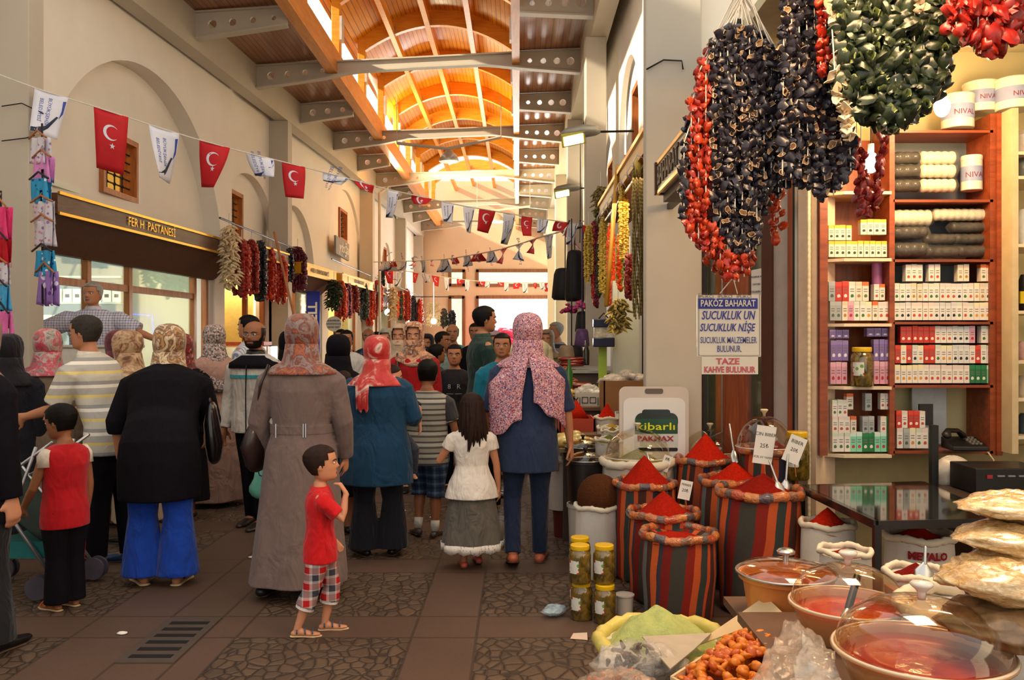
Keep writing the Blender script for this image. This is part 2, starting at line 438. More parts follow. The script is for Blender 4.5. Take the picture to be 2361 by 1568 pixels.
# lower piers between the left shops
mb=MB()
PIERS=[(8.5,9.15),(13.62,14.0),(16.2,16.9),(19.5,20.0),(23.5,24.3),(28.9,29.9)]
for a,b in PIERS:
    mb.hexa([(XW(a)-.3,a,0),(XW(a),a,0),(XW(b),b,0),(XW(b)-.3,b,0),(XW(a)-.3,a,2.8),(XW(a),a,2.8),(XW(b),b,2.8),(XW(b)-.3,b,2.8)])
mb.build('trim_41',M_WALL,kind='structure')
# windows with wooden frame and iron lattice
M_PANE=NT('amber_lit_pane'); M_PANE.base(H('#d9a94a')); M_PANE.rough(.2); M_PANE.b.inputs['Emission Color'].default_value=(*H('#e8b04a'),1); M_PANE.b.inputs['Emission Strength'].default_value=.35; M_PANE=M_PANE.mat
def lattice_window(n, xf, win, sgn, wd):
    a,b,c,e=win; ym=(a+b)/2; x=xf(ym); fw=.07
    root=thing(f'window_{n}',None,None,(x,ym,c),kind='structure')
    m=MB()
    for (p,q,r_,s_) in ((a,a+fw,c,e),(b-fw,b,c,e),(a+fw,b-fw,c,c+fw),(a+fw,b-fw,e-fw,e)):
        x0,x1=sorted((x+sgn*wd, x-sgn*.03)); m.box(x0,x1,p,q,r_,s_)
    m.build('window_frame',M_WOOD,root)
    MB().box(min(x+sgn*wd,x+sgn*(wd-.02)),max(x+sgn*wd,x+sgn*(wd-.02)),a+fw,b-fw,c+fw,e-fw).build('pane',M_PANE,root)
    g=MB(); gx=x+sgn*.07; ny=3; nz=5
    for i in range(1,ny+1):
        y=a+fw+(b-a-2*fw)*i/(ny+1); g.tube([(gx,y,c+fw),(gx,y,e-fw)],.011,6)
        for j in range(1,nz+1): g.ell((gx,y,c+fw+(e-c-2*fw)*j/(nz+1)),.024,n=6,m=4)
    for j in range(1,nz+1):
        z=c+fw+(e-c-2*fw)*j/(nz+1); g.tube([(gx,a+fw,z),(gx,b-fw,z)],.011,6)
    g.build('iron_grille',M_BLACK,root)
for i,w in enumerate(WINS): lattice_window(i+1,*w)
# ---- left columns
for i,(y,x,dy) in enumerate([(8.46,XL(8.6),.27),(16.2,XL(16.3),.3),(23.6,XL(23.7),.32),(29.3,XL(29.4),.3),(34.1,XL(34.2),.3)]):
    MB().box(XW(y)-.06,x,y,y+dy,0,5.66).build('trim_%d'%(i+1),M_COLUMN,bevel=.01,kind='structure')
# ---- side girders under the roof
m=MB(); ys=[5,8.73,12,16.5,20,23.9,28,30,YE]
for a,b in zip(ys,ys[1:]):
    m.hexa([(XL(a)-.24,a,5.66),(XL(a),a,5.66),(XL(b),b,5.66),(XL(b)-.24,b,5.66),(XL(a)-.24,a,6.2),(XL(a),a,6.2),(XL(b),b,6.2),(XL(b)-.24,b,6.2)])
m.build('roof_girder',M_STEEL,label='pale box girder running along the top of the left wall',cat='beam')
MB().box(XR+.03,XR+.27,5,YE,5.66,6.2).build('roof_girder',M_STEEL,label='pale box girder running along the top of the right wall',cat='beam')
# ---- right columns and wall
for i,(y,x0,x1,dy) in enumerate([(6.3,.925,1.335,.13),(11.7,.91,1.19,.3),(16.1,.91,1.2,.3),(21.5,.92,1.2,.3),(27,.92,1.2,.3)]):
    MB().box(x0,x1,y,y+dy,0,5.66).build('trim_%d'%(i+11),M_COLUMN,bevel=.012,kind='structure')
m=MB()
XWR=lambda y:1.36
k=wall_bay('r',6.5,YE,3.0,6.9,[(8.3,1.25,3.9,.05),(10.75,.95,4.1,.07),(13.6,1.2,3.6,.07)],sgn=1,xw=XWR); m.add(k)
WINS.clear()
recess(m,7.0,9.7,2.9,5.3,.10,None,XWR,1); recess(m,9.7,11.75,2.9,5.2,.10,(10.25,10.95,3.95,4.7),XWR,1); recess(m,12.3,15,2.9,5,.12,(13.3,14.1,3.6,4.4),XWR,1)
m.box(1.36,1.7,11.2,12.4,0,3.0); m.box(1.36,1.7,15.6,16.6,0,3.0); m.box(1.3,1.7,21,YE,0,3.0)
m.box(1.36,2.0,6.5,6.62,3.0,6.9)
m.build('wall_right',M_WALL,kind='structure')
for i,w in enumerate(WINS): lattice_window(i+11,*w)
# ---- end wall with its openings
def fz(py,Y=YE): return EYE-(py-VY)/F*Y
def fx(px,Y=YE): return (px-VX)/F*Y
holes=[(1035,1072,622,660),(1098,1302,622,660),(1035,1071,683,None),(1098,1306,683,None)]
hs=[(fx(a),fx(b),(0 if d is None else fz(d)),fz(c)) for a,b,c,d in holes]
xsn=sorted({-4.3,1.6}|{h[0] for h in hs}|{h[1] for h in hs})
m=MB()
for a,b in zip(xsn,xsn[1:]):
    mid=(a+b)/2; zs=[0]; rem=sorted([(h[2],h[3]) for h in hs if h[0]<mid<h[1]])
    z=0
    for (p,q) in rem:
        if p>z+.01: m.box(a,b,YE,YE+.25,z,p)
        z=q
    m.box(a,b,YE,YE+.25,z,7.9)
m.build('wall_back',plain('#dcc0a0',.85,.04,1.5),kind='structure')
M_FRAME=wood('#9a6840','#6e4526')
for i,(a,b,c,d) in enumerate(hs):
    r_=thing('window_%d'%(21+i) if i<2 else 'door_%d'%(i-1),None,None,((a+b)/2,YE,c),kind='structure')
    g=MB(); w=.10
    g.box(a-w*.3,a+w,YE-.05,YE+.1,c,d).box(b-w,b+w*.3,YE-.05,YE+.1,c,d).box(a,b,YE-.05,YE+.1,d-w,d+w*.3)
    if c>0: g.box(a,b,YE-.05,YE+.1,c-w*.3,c+w)
    g.build('door_frame' if i>1 else 'window_frame',M_FRAME,r_)
    if i!=3: MB().box(a+w,b-w,YE+.03,YE+.045,c+.02,d-w).build('pane',M_GLASS,r_)
# ---- roof
def plank_mat(name,c1,c2,coat=.35,rough=.34,axis=0,per=.085):
    t=NT(name); v=t.coord(scale=(1,.08,1)); s=t.sep(t.coord())
    f=t.math('FRACT',t.math('DIVIDE',s[axis],per)); groove=t.math('LESS_THAN',f,.13)
    idn=t.math('FLOOR',t.math('DIVIDE',s[axis],per)); wn=t.n.new('ShaderNodeTexWhiteNoise'); wn.noise_dimensions='1D'; t.link(idn,wn.inputs['W'])
    n=t.noise(v,14,4,.6); c=t.ramp(n,[(.3,H(c2)),(.7,H(c1))]); c=t.mix(t.math('MULTIPLY',wn.outputs[0],.25),c,H(c2)); c=t.mix(t.math('MULTIPLY',groove,.75),c,H('#3a1a08'))
    t.base(c); t.rough(rough,.5); t.b.inputs['Coat Weight'].default_value=coat; t.b.inputs['Coat Roughness'].default_value=.2
    t.bump(t.math('MULTIPLY',groove,-1),.5,.01); return t.mat
M_PLANK=plank_mat('roof_planks','#b0764a','#8c5430'); M_VAULT=plank_mat('vault_planks','#f4a41c','#d8820a')
M_GLU=wood('#e49c4c','#cc8030',axis='Y',rough=.4); M_RIB=wood('#f6ae3c','#e0921e',axis='X',rough=.4)
m=MB(); ys=[9.6,12,20,28,YE]
for a,b in zip(ys,ys[1:]): m.hexa([(XL(a)-.4,a,6.19),(-3.05,a,6.22),(-3.05,b,6.22),(XL(b)-.4,b,6.19),(XL(a)-.4,a,6.25),(-3.05,a,6.28),(-3.05,b,6.28),(XL(b)-.4,b,6.25)])
m.build('ceiling',M_PLANK,kind='structure')
MB().box(.02,1.4,9.6,YE,6.2,6.26).build('ceiling',M_PLANK,kind='structure')
MB().box(-3.17,-3.0,9.6,YE,5.98,6.36).build('ridge_beam',M_GLU,label='long laminated timber beam along the left edge of the roof lantern',cat='beam')
MB().box(-.1,.02,9.6,YE,5.98,6.36).build('ridge_beam',M_GLU,label='long laminated timber beam along the right edge of the roof lantern',cat='beam')
XA,XB=-3.08,-.04
def vz(x,z0=7.2,rise=.55):
    u=(x-(XA+XB)/2)/((XB-XA)/2); return z0+rise*(1-u*u)
# vault planking
m=MB(); n=24; rr=[]
for y in (8.5,30.2):
    rr.append([(XA-.3+(XB-XA+.6)*i/n,y,vz(XA-.3+(XB-XA+.6)*i/n)+.36) for i in range(n+1)])
k=len(m.v); m.v+=rr[0]+rr[1]
for i in range(n): m.face(k+i,k+i+1,k+n+2+i,k+n+1+i)
m.build('ceiling',M_VAULT,solid=.05,smooth=True,kind='structure')
CP=[]
def crossbeam(y, full=True, side=None):
    """haunched steel beam with round holes; y is the left end"""
    def yy(x): return y-.8*(x+4.3)/5.2
    segs=[]
    if full: segs=[(XL(y),XR+.04)]
    elif side=='L': segs=[(XL(y),-3.2)]
    else: segs=[(.02,XR+.04)]
    x0,x1=segs[0]; top=6.17
    def dep(x):
        if full:
            d=min(x-x0,x1-x); return loft([(0,.37),(1.1,.27),(1.7,.17),(9,.16)],d) if x-x0<x1-x else loft([(0,.37),(1.0,.24),(1.5,.16),(9,.16)],d)
        if side=='L': return .37-.12*(x-x0)/(x1-x0)
        return .37-.10*(x1-x)/(x1-x0)
    c=bpy.data.curves.new('w','CURVE'); c.dimensions='2D'; c.fill_mode='BOTH'; c.extrude=.02
    xsx=[x0+(x1-x0)*i/24 for i in range(25)]
    pts=[(x,top) for x in xsx]+[(x,top-dep(x)) for x in reversed(xsx)]
    def spl(pts):
        s=c.splines.new('POLY'); s.points.add(len(pts)-1); s.use_cyclic_u=True
        for p,q in zip(s.points,pts): p.co=(q[0],q[1],0,1)
    spl(pts)
    hl=[]
    if full or side=='L':
        hl+=[(x0+.25+.30*i,.065-.009*i) for i in range(4) if x0+.25+.3*i<x1-.1]
    if full or side=='R': hl+=[(x1-.16-.215*i,.062-.008*i) for i in range(4)]
    for (hx,hr) in hl: spl([(hx+hr*math.cos(2*PI*i/16), top-dep(hx)*.5+hr*math.sin(2*PI*i/16)) for i in range(16)])
    o=bpy.data.objects.new('w',c); COL.objects.link(o); dg=bpy.context.evaluated_depsgraph_get(); dg.update()
    me=bpy.data.meshes.new_from_object(o.evaluated_get(dg)); b=MB()
    b.v=[(v.co.x,yy(v.co.x)+v.co.z,v.co.y) for v in me.vertices]; b.f=[tuple(p.vertices) for p in me.polygons]; b.m=[0]*len(b.f)
    bpy.data.objects.remove(o); bpy.data.curves.remove(c)
    for p,q in zip(xsx,xsx[1:]):
        for za,zb in ((top,top),(top-dep(p),top-dep(q))):
            b.hexa([(p,yy(p)-.07,za-.012),(q,yy(q)-.07,zb-.012),(q,yy(q)+.07,zb-.012),(p,yy(p)+.07,za-.012),(p,yy(p)-.07,za+.012),(q,yy(q)-.07,zb+.012),(q,yy(q)+.07,zb+.012),(p,yy(p)+.07,za+.012)])
    return b
names={0:'first',1:'second',2:'third',3:'fourth',4:'fifth',5:'sixth',6:'seventh',7:'eighth',8:'ninth',9:'tenth'}
fi=si=ri=0
for k in range(10):
    y=12.2+2.4*k
    if k%2==1 or k==9:
        crossbeam(y).build('tie_beam',M_STEEL,label='full width haunched steel tie beam with round holes, %s from the near end'%names[fi],cat='beam',group='full width tie beams'); fi+=1
    else:
        crossbeam(y,False,'L').build('stub_beam',M_STEEL,label='short perforated steel stub beam on the left girder, %s from the near end'%names[si],cat='beam',group='left stub beams')
        crossbeam(y,False,'R').build('stub_beam',M_STEEL,label='short perforated steel stub beam on the right girder, %s from the near end'%names[si],cat='beam',group='right stub beams'); si+=1
# ribs, posts, purlins of the lantern
for k in range(9):
    y=11.9+2.4*k+.4; m=MB(); n=20; lo=[];hi=[]
    for i in range(n):
        xa=XA+(XB-XA)*i/n; xb=XA+(XB-XA)*(i+1)/n
        m.hexa([(xa,y-.06,vz(xa)),(xb,y-.06,vz(xb)),(xb,y+.06,vz(xb)),(xa,y+.06,vz(xa)),(xa,y-.06,vz(xa)+.36),(xb,y-.06,vz(xb)+.36),(xb,y+.06,vz(xb)+.36),(xa,y+.06,vz(xa)+.36)])
    rt=thing('lantern_frame','arched timber rib on two posts in the roof lantern, %s from the near end'%names[k],'rib',((XA+XB)/2,y,6.36),group='arched lantern ribs')
    m.build('rib',M_RIB,rt)
    for x in (XA,XB): MB().box(x-.07,x+.07,y-.09,y+.09,6.36,7.5).build('post',M_RIB,rt,bevel=.01)
    for x in (XA+.09,XB-.09): MB().box(x-.02,x+.02,y-.1,y+.1,6.62,7.02).build('steel_plate',plain('#d8d4ca',.45,metal=.3),rt)
    g=MB()
    for x in (-2.48,-1.78,-.95):
        g.box(x-.07,x+.07,y-.075,y+.075,vz(x)+.02,vz(x)+.17)
    g.build('joint_plates',plain('#b8ac98',.45,metal=.4),rt)
for j,x in enumerate((-2.48,-1.78,-.95)):
    MB().box(x-.05,x+.05,9.6,YE,vz(x)-.03,vz(x)+.13).build('purlin',M_RIB,label='long timber purlin under the vault, %s from the left'%names[j],cat='beam',group='vault purlins')
# outer parapet that closes the roof outside the lantern
m=MB(); m.box(-3.6,-3.2,9.6,YE,6.28,6.34); m.build('trim_31',M_STEEL,kind='structure')
# ---- outdoors past the end wall
MB().box(-12,-2.6,46,47,0,9).build('distant_building',plain('#e4e0d8',.9),label='pale building across the square beyond the end doorway, left one',cat='building')
MB().box(-9,9,35,60,-.1,.01).build('floor',plain('#d8d0c4',.9),kind='structure')
# ---- ends of the world we can plausibly see
MB().box(4.6,4.75,-2,6.2,0,3.6).build('wall_right',M_WALL,kind='structure')
# ================================================================ SHOPS ON THE LEFT
M_CREAMWALL=plain('#e6ead8',.6,.04,1.5); M_COOLER=plain('#dfe6e0',.4,.04)
def room(name, y0,y1, depth, z1=2.75, mat=None, floor=True):
    m=MB(); xa=XW((y0+y1)/2)-.32; xb=xa-depth; t=.06
    m.box(xb-t,xb,y0,y1,0,z1).box(xb,xa,y0-t,y0,0,z1).box(xb,xa,y1,y1+t,0,z1).box(xb-t,xa,y0-t,y1+t,z1,z1+t)
    return m.build(name,mat or M_CREAMWALL,kind='structure'),xa,xb
_,XA1,XB1=room('wall_left',8.9,13.75,2.6,3.3)
_,XA2,XB2=room('wall_left',14.0,16.3,2.2,3.0,plain('#e8c878',.6))
_,XA3,XB3=room('wall_left',16.9,19.6,2.2,3.0)
_,XA4,XB4=room('wall_left',19.9,23.6,2.0,3.0,plain('#e0c070',.6))
_,XA5,XB5=room('wall_left',24.2,YE,1.8,3.0)
def sx(y,off=0): return XW(y)+off
def letters(txt,size,o,xdir,ydir,mat,name,parent,**kw):
    b=text_mesh(txt,size,**kw); m=MB(); m.add(b,basis(o,xdir,ydir)); return m.build(name,mat,parent)
LX=lambda a,b:(Vector((XW(b),b,0))-Vector((XW(a),a,0))).normalized()
# pastry shop sign fascia with hood
def hood(y0,y1,zb,zt,out,label,txt=None,tsize=.13,tmat=None,fmat=None,zin=None,near=None,ty=None,txt2=None):
    d=LX(y0,y1); n=Vector((d.y,-d.x,0)); 
    def q(y,o,z): p=Vector((XW(y),y,z))+n*o; return p
    r_=thing('sign_fascia',label,'sign',tuple(q(y0,0,zb)))
    zin=zin or zb-.3
    MB().hexa([q(y0,0,zb-.02),q(y0,out,zb),q(y1,out,zb),q(y1,0,zb-.02),q(y0,0,zt),q(y0,out,zt),q(y1,out,zt),q(y1,0,zt)]).build('fascia_board',fmat or M_BROWN,r_)
    MB().hexa([q(y0,-.12,zin),q(y0,-.02,zin),q(y1,-.02,zin),q(y1,-.12,zin),q(y0,-.02,zb-.02),q(y0,out-.03,zb-.01),q(y1,out-.03,zb-.01),q(y1,-.02,zb-.02)]).build('soffit',plain('#5a382a',.6),r_)
    for z in (zb,zt):
        MB().bar(q(y0,out+.012,z),q(y1,out+.012,z),.025,.03).build('brass_strip',M_BRASS,r_)
    if txt:
        letters(txt,tsize,q(ty or (y0+y1)/2,out+.012,(zb+zt)/2),d,(0,0,1),tmat or M_BRASS,'lettering',r_)
    if txt2: letters(txt2[0],tsize*.7,q(txt2[1],out+.012,(zb+zt)/2),d,(0,0,1),tmat or M_BRASS,'lettering',r_)
    return r_
hood(8.9,13.65,2.86,3.07,.34,'brown shop fascia with brass letters reading FERAH PASTANESI',"FER H  PASTANESİ",.15,M_BRASS,zin=2.5,ty=10.9,txt2=('ULVER',13.2))
hood(13.75,16.15,2.95,3.15,.34,'brown fascia with brass strips behind the hanging pepper strings')
hood(16.9,19.45,2.86,3.08,.34,'golden lettered fascia between second and third columns',"AVEA  DÜNYASI  BAYİ",.13,plain('#4a3010'),fmat=M_BRASS)
hood(19.95,23.5,2.9,3.1,.34,'brass fascia above the green pepper bunches',"AYDOĞAR SÜS EVİ",.13,plain('#4a3010'),fmat=M_BRASS)
hood(24.3,28.9,2.9,3.1,.3,'brown fascia beyond the third left column')
# shopfront frame of the pastry shop
r_=thing('shopfront','brown wooden glazed shopfront under the pastry shop fascia','shopfront',(XW(11.3)-.12,11.3,0))
xo=-.12
for y in (9.2,10.22,11.18,13.1,13.52):
    MB().box(sx(y,xo)-.04,sx(y,xo)+.04,y-.045,y+.045,1.0 if y<13 else 0,2.6).build('mullion',M_WOOD,r_)
g=MB(); ys=[9.2,10.22,11.18,13.1]
for a,b in zip(ys,ys[1:]): g.bar((sx(a,xo),a,2.22),(sx(b,xo),b,2.22),.06,.085)
g.build('transom',M_WOOD,r_)
MB().bar((sx(9.2,xo),9.2,2.6),(sx(13.5,xo),13.5,2.6),.06,.08).build('head_rail',M_WOOD,r_)
MB().bar((sx(9.2,xo),9.2,.5),(sx(13.1,xo),13.1,.5),.06,.9).build('bottom_panel',M_WOOD,r_)
for a,b in zip(ys,ys[1:]): 
    MB().bar((sx(a,xo),a,1.75),(sx(b,xo),b,1.75),.012,1.6).build('pane',M_GLASS,r_)
# lit shelf wall inside, facing the street mouth
XS0,XS1=-7.35,-5.95; YS=13.3
r_=thing('display_shelf','white lit shelf of boxes and red tins inside the pastry shop','shelf',((XS0+XS1)/2,YS,.2))
for z in (.75,1.2,1.72,2.13,2.52): MB().box(XS0,XS1,YS-.32,YS,z-.03,z).build('shelf',plain('#c8ccc8',.3,metal=.4),r_)
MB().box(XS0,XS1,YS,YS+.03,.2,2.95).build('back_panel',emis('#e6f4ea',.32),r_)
rr=random.Random(3)
def box_thing(nm,lab,cat,grp,x,y,z,w,d,h,mats,face=None,rot=0):
    m=MB(); m.box(-w/2,w/2,-d/2,d/2,0,h); m.cur=1
    if face: m.box(-w/2+face[0]*w,w/2-face[0]*w,-d/2-.0015,-d/2+.002,h*face[1],h*face[2])
    o=m.build(nm,mats if face else mats[0]); o.location=(x,y,z); o.rotation_euler=(0,0,rot); return setp(o,lab,cat,grp)
proto=None
def dup(o,loc,label=None,rz=None,group=None,scale=None):
    c=o.copy(); COL.objects.link(c); c.location=loc
    if label: c['label']=label
    if group: c['group']=group
    if rz is not None: c.rotation_euler[2]=rz
    if scale: c.scale=scale
    return c
pb=box_thing('pastry_box','white pastry box on the upper lit shelf behind the glass','box','white boxes on the pastry shelf',XS0+.12,YS-.16,2.13,.13,.18,.2,[M_WHITE,plain('#3a3030',.6)],(.25,.35,.6))
for row,z in ((0,2.13),(1,1.93)):
    for i in range(9):
        if row==0 and i==0: continue
        if row==0: dup(pb,(XS0+.12+i*.148,YS-.16,2.13))
        else: dup(pb,(XS0+.12+i*.148,YS-.16,1.72),scale=(1,1,1.1),label='white pastry box with red base strip on the middle lit shelf',group='white boxes on the middle pastry shelf')
c=MB(); c.lathe([(0,0),(.05,0),(.052,.01),(.052,.2),(.045,.23),(0,.235)],n=14)
M_REDT=plain('#b81a14',.35,.1,coat=.3)
tin=c.build('red_tin',M_REDT,smooth=True,auto=40); tin.location=(XS0+.1,YS-.16,1.2); setp(tin,'red tin in the row on the lower lit shelf of the pastry shop','tin','red tins on the pastry shelf')
c=MB(); c.lathe([(0,.05),(.0535,.05),(.0535,.13),(0,.13)],n=14); lb=c.build('label_band',M_WHITE,tin,world=False,smooth=True,auto=40)
for i in range(1,12):
    t2=dup(tin,(XS0+.1+i*.115,YS-.16,1.2)); l2=lb.copy(); COL.objects.link(l2); l2.parent=t2
jar=MB().lathe([(0,0),(.05,0),(.05,.16),(.035,.19),(.035,.22),(0,.22)],n=12).build('glass_jar',plain('#d8c890',.2,coat=.5),smooth=True,auto=40)
jar.location=(XS0+.1,YS-.16,.75); setp(jar,'yellow jar on the lowest lit shelf of the pastry shop','jar','yellow jars on the pastry shelf')
for i in range(1,11): dup(jar,(XS0+.1+i*.125,YS-.16,.75))
# side wall display: lamp tubes and hanging green/red price screen
o=MB().box(XA1-1.02,XA1-.98,12.6,12.7,1.65,2.25).build('price_screen',M_BLACK); setp(o,'black price screen with green digits inside the pastry shop','screen')
MB().box(XA1-.99,XA1-.97,12.61,12.69,1.75,1.85).build('green_digits',emis('#30e070',2),o)
MB().box(XA1-.99,XA1-.97,12.61,12.69,2.0,2.08).build('red_digits',emis('#e04030',2),o)
g=MB().tube([(-6.2,13.62,1.98),(-5.75,13.62,1.94),(-5.72,13.62,1.6)],.008,6); o=g.build('blue_light_strip',emis('#5060ff',3)); setp(o,'thin blue light strip on the pastry shop wall','lamp')
for i,x in enumerate((-7.2,-6.4)):
    o=MB().box(x,x+.06,9.6,13.2,3.2,3.26).build('ceiling_tube',emis('#f4fff4',2.5)); setp(o,'white tube lamp on the pastry shop ceiling, %s'%('inner one' if i==0 else 'outer one'),'lamp')
# cake counter outside with curved glass
r_=thing('cake_counter','white cake display counter in front of the man in checked shirt','counter',(-4.4,8.95,0))
MB().box(-4.70,-3.95,8.80,9.12,0,1.48).build('cabinet',plain('#d8d4c8',.35,coat=.3),r_,bevel=.02)
MB().box(-4.72,-3.93,8.78,9.14,1.48,1.51).build('counter_top',plain('#c8c4bc',.25,metal=.3),r_,bevel=.01)
# second shop : yellow lit shelf, glass counter, trays, basket
def goods_shelf(xb,y0,y1,zs,label,cols,seed,facing='x',dx=.3,back=None):
    r_=thing('goods_shelf',label,'shelf',(xb+dx/2,(y0+y1)/2,0))
    g=MB()
    for z in zs: g.box(xb,xb+dx,y0,y1,z-.03,z)
    g.box(xb,xb+dx,y0-.03,y0,0,zs[-1]+.4).box(xb,xb+dx,y1,y1+.03,0,zs[-1]+.4)
    g.build('shelf_frame',M_WOOD,r_)
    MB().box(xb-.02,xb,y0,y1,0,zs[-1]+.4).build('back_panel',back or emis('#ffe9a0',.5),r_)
    q=random.Random(seed); mats=[plain(c,.35,.1,coat=.3) for c in cols]; bases=[]
    for k,mm in enumerate(mats):
        b=MB()
        if k%2: b.lathe([(0,0),(.04,0),(.042,.14),(.016,.19),(.016,.25),(0,.25)],n=10)
        else: b.box(-.04,.04,-.05,.05,0,.2)
        o=b.build('bottle' if k%2 else 'carton',mm,smooth=bool(k%2),auto=40); bases.append([o,False])
    for z in zs:
        y=y0+.07
        while y<y1-.06:
            k=q.randrange(len(bases)); o,used=bases[k]
            loc=(xb+dx*.55,y,z)
            if used: o2=o.copy(); COL.objects.link(o2)
            else: o2=o; bases[k][1]=True
            o2.location=loc; o2.scale=(1,1,.8+q.random()*.45)
            nm='bottle' if k%2 else 'carton'
            setp(o2,'small %s among the goods on the %s'%(nm,label),nm,nm+'s on the '+label)
            y+=.085+q.random()*.03
    for o,u in bases:
        if not u: bpy.data.objects.remove(o)
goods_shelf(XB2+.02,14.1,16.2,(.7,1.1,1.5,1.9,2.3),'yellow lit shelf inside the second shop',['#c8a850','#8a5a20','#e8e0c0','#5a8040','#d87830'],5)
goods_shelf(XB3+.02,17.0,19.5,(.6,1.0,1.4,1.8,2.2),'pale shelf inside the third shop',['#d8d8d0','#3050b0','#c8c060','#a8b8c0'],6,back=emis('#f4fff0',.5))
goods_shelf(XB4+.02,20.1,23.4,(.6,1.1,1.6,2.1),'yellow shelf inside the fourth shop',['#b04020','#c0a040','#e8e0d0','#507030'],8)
r_=thing('glass_counter','glass topped counter with orange and red trays at second shop door','counter',(-4.5,13.9,0))
MB().box(-4.75,-4.25,13.2,15.4,0,.95).build('cabinet',M_WOOD,r_)
MB().box(-4.73,-4.27,13.22,15.38,.95,1.45).build('glass_case',M_GLASS,r_)
for i,(y,c) in enumerate(((13.7,'#d85020'),(14.3,'#f08830'),(14.9,'#c03018'))):
    m=MB().box(-4.7,-4.3,y-.24,y+.24,1.47,1.53); o=m.build('food_tray',plain(c,.5,.2,20,bump=.5)); setp(o,'%s food tray on the glass counter'%('red','orange','dark red')[i],'tray')
r_=thing('handled_basket','round basket of red peppers with tall hoop handle by the counter','basket',(-3.62,11.6,1.16))
MB().lathe([(.0,0),(.14,0),(.2,.1),(.185,.1),(.13,.02),(0,.02)],(-3.62,11.6,1.16),20).build('bowl',wood('#8a6038','#5a3a1c'),r_,smooth=True,auto=40)
MB().tube([(-3.62+.2*math.cos(R(a)),11.6,1.26+.2*math.sin(R(a))) for a in range(0,181,12)],.008,6).build('handle',M_WOOD,r_,smooth=True)
q=random.Random(2); g=MB()
for i in range(26): g.ell((-3.62+q.uniform(-.12,.12),11.6+q.uniform(-.12,.12),1.27+q.random()*.04),.03,.02,.02,6,4)
g.build('red_peppers',plain('#c83c1c',.4),r_,smooth=True,kind='stuff')
o=MB().box(-3.85,-3.4,11.4,11.8,0,1.15).build('basket_stand',M_BROWN); setp(o,'plain brown stand carrying the hooped basket','stand')
# shop front frames of shops 2-4
for (a,b,lab,mid) in ((14.0,16.2,'wooden door frame of the second shop',15.3),(16.95,19.45,'wooden glazed front of the phone shop',18.0),(20.0,23.4,'wooden glazed front of the fourth shop',21.4),(24.4,28.8,'wooden glazed front beyond third column',26.5)):
    r_=thing('shopfront',lab,'shopfront',(sx(a,-.15),(a+b)/2,0))
    for y in (a+.05,mid,b-.05): MB().box(sx(y,-.2),sx(y,-.12),y-.04,y+.04,0,2.7).build('post',M_WOOD,r_)
    MB().bar((sx(a,-.16),a,2.72),(sx(b,-.16),b,2.72),.08,.1).build('head_rail',M_WOOD,r_)
    if lab.startswith('wooden glazed'): MB().bar((sx(mid,-.16),mid+.04,1.35),(sx(b,-.16),b-.09,1.35),.012,2.6).build('pane',M_GLASS,r_)
# vertical phone banner
p=P(722,672,18.2); r_=thing('shop_banner','vertical blue banner reading KCELL','banner',(p.x,18.2,1.2))
w=.28
MB().box(p.x-w/2,p.x+w/2,18.2,18.23,1.25,2.58).build('banner_cloth',plain('#1c2ca8',.5),r_)
b=text_mesh('KCELL',.26,.002,align='CENTER',bold=.008); m=MB(); m.add(b,basis((p.x,18.19,1.98),(0,0,1),(-1,0,0))); m.build('lettering',M_WHITE,r_)
# round sign
p=P(770,747,17.0); r_=thing('round_sign','round white sign on a dark stand by the blue banner','sign',(p.x,17.0,0))
m=MB(); m.rings([[ (p.x+.15*math.cos(2*PI*j/28),y,p.z+.15*math.sin(2*PI*j/28)) for j in range(28)] for y in (16.98,17.01)]); m.build('disc',plain('#d8d8cc',.5),r_)
MB().tube([(p.x,17.02,0),(p.x,17.02,p.z)],.015,8).build('pole',M_DMETAL,r_)
letters('KAHVELER',.05,(p.x,16.975,p.z+.065),(1,0,0),(0,0,1),M_BLACK,'upper_lettering',r_); letters('KURUKAHVECİLER',.035,(p.x,16.975,p.z),(1,0,0),(0,0,1),M_BLACK,'middle_lettering',r_); letters('SATIŞ YERİ',.045,(p.x,16.975,p.z-.065),(1,0,0),(0,0,1),M_BLACK,'lower_lettering',r_)
# grey wall sign Aydogar
a,b=20.1,21.75; x=XW(21)+.10; d=LX(a,b)
r_=thing('wall_sign','grey wall sign with white script lettering below the small window','sign',(x,20.9,3.75))
MB().bar((x,a,3.78),(x-.02,b,3.75),.05,.42).build('sign_board',plain('#77736a',.5),r_)
letters('Aydoğar',.36,(x+.03,20.92,3.77),d,(0,0,1),M_WHITE,'lettering',r_,shear=.2)
# bright bulbs near far shops
for (px,py,Y,l) in ((894,720,27,'bare bright bulb among the far hanging bunches'),(1000,741,30,'small lamp by the far cream garlands')):
    p=P(px,py,Y); g=MB().ell(p,.1,n=12,m=8); g.tube([p,(p.x,p.y,3.6)],.006,5); o=g.build('light_bulb',emis('#fff6e0',12),origin=p,smooth=True); setp(o,l,'lamp')
# long pole leaning with a hook
o=MB().tube([P(632,535,12.6),P(695,800,12.2),(-2.62,11.86,0.01)],.018,6).build('hook_pole',M_WOOD); setp(o,'long thin hooked pole leaning in front of the hanging peppers','pole')

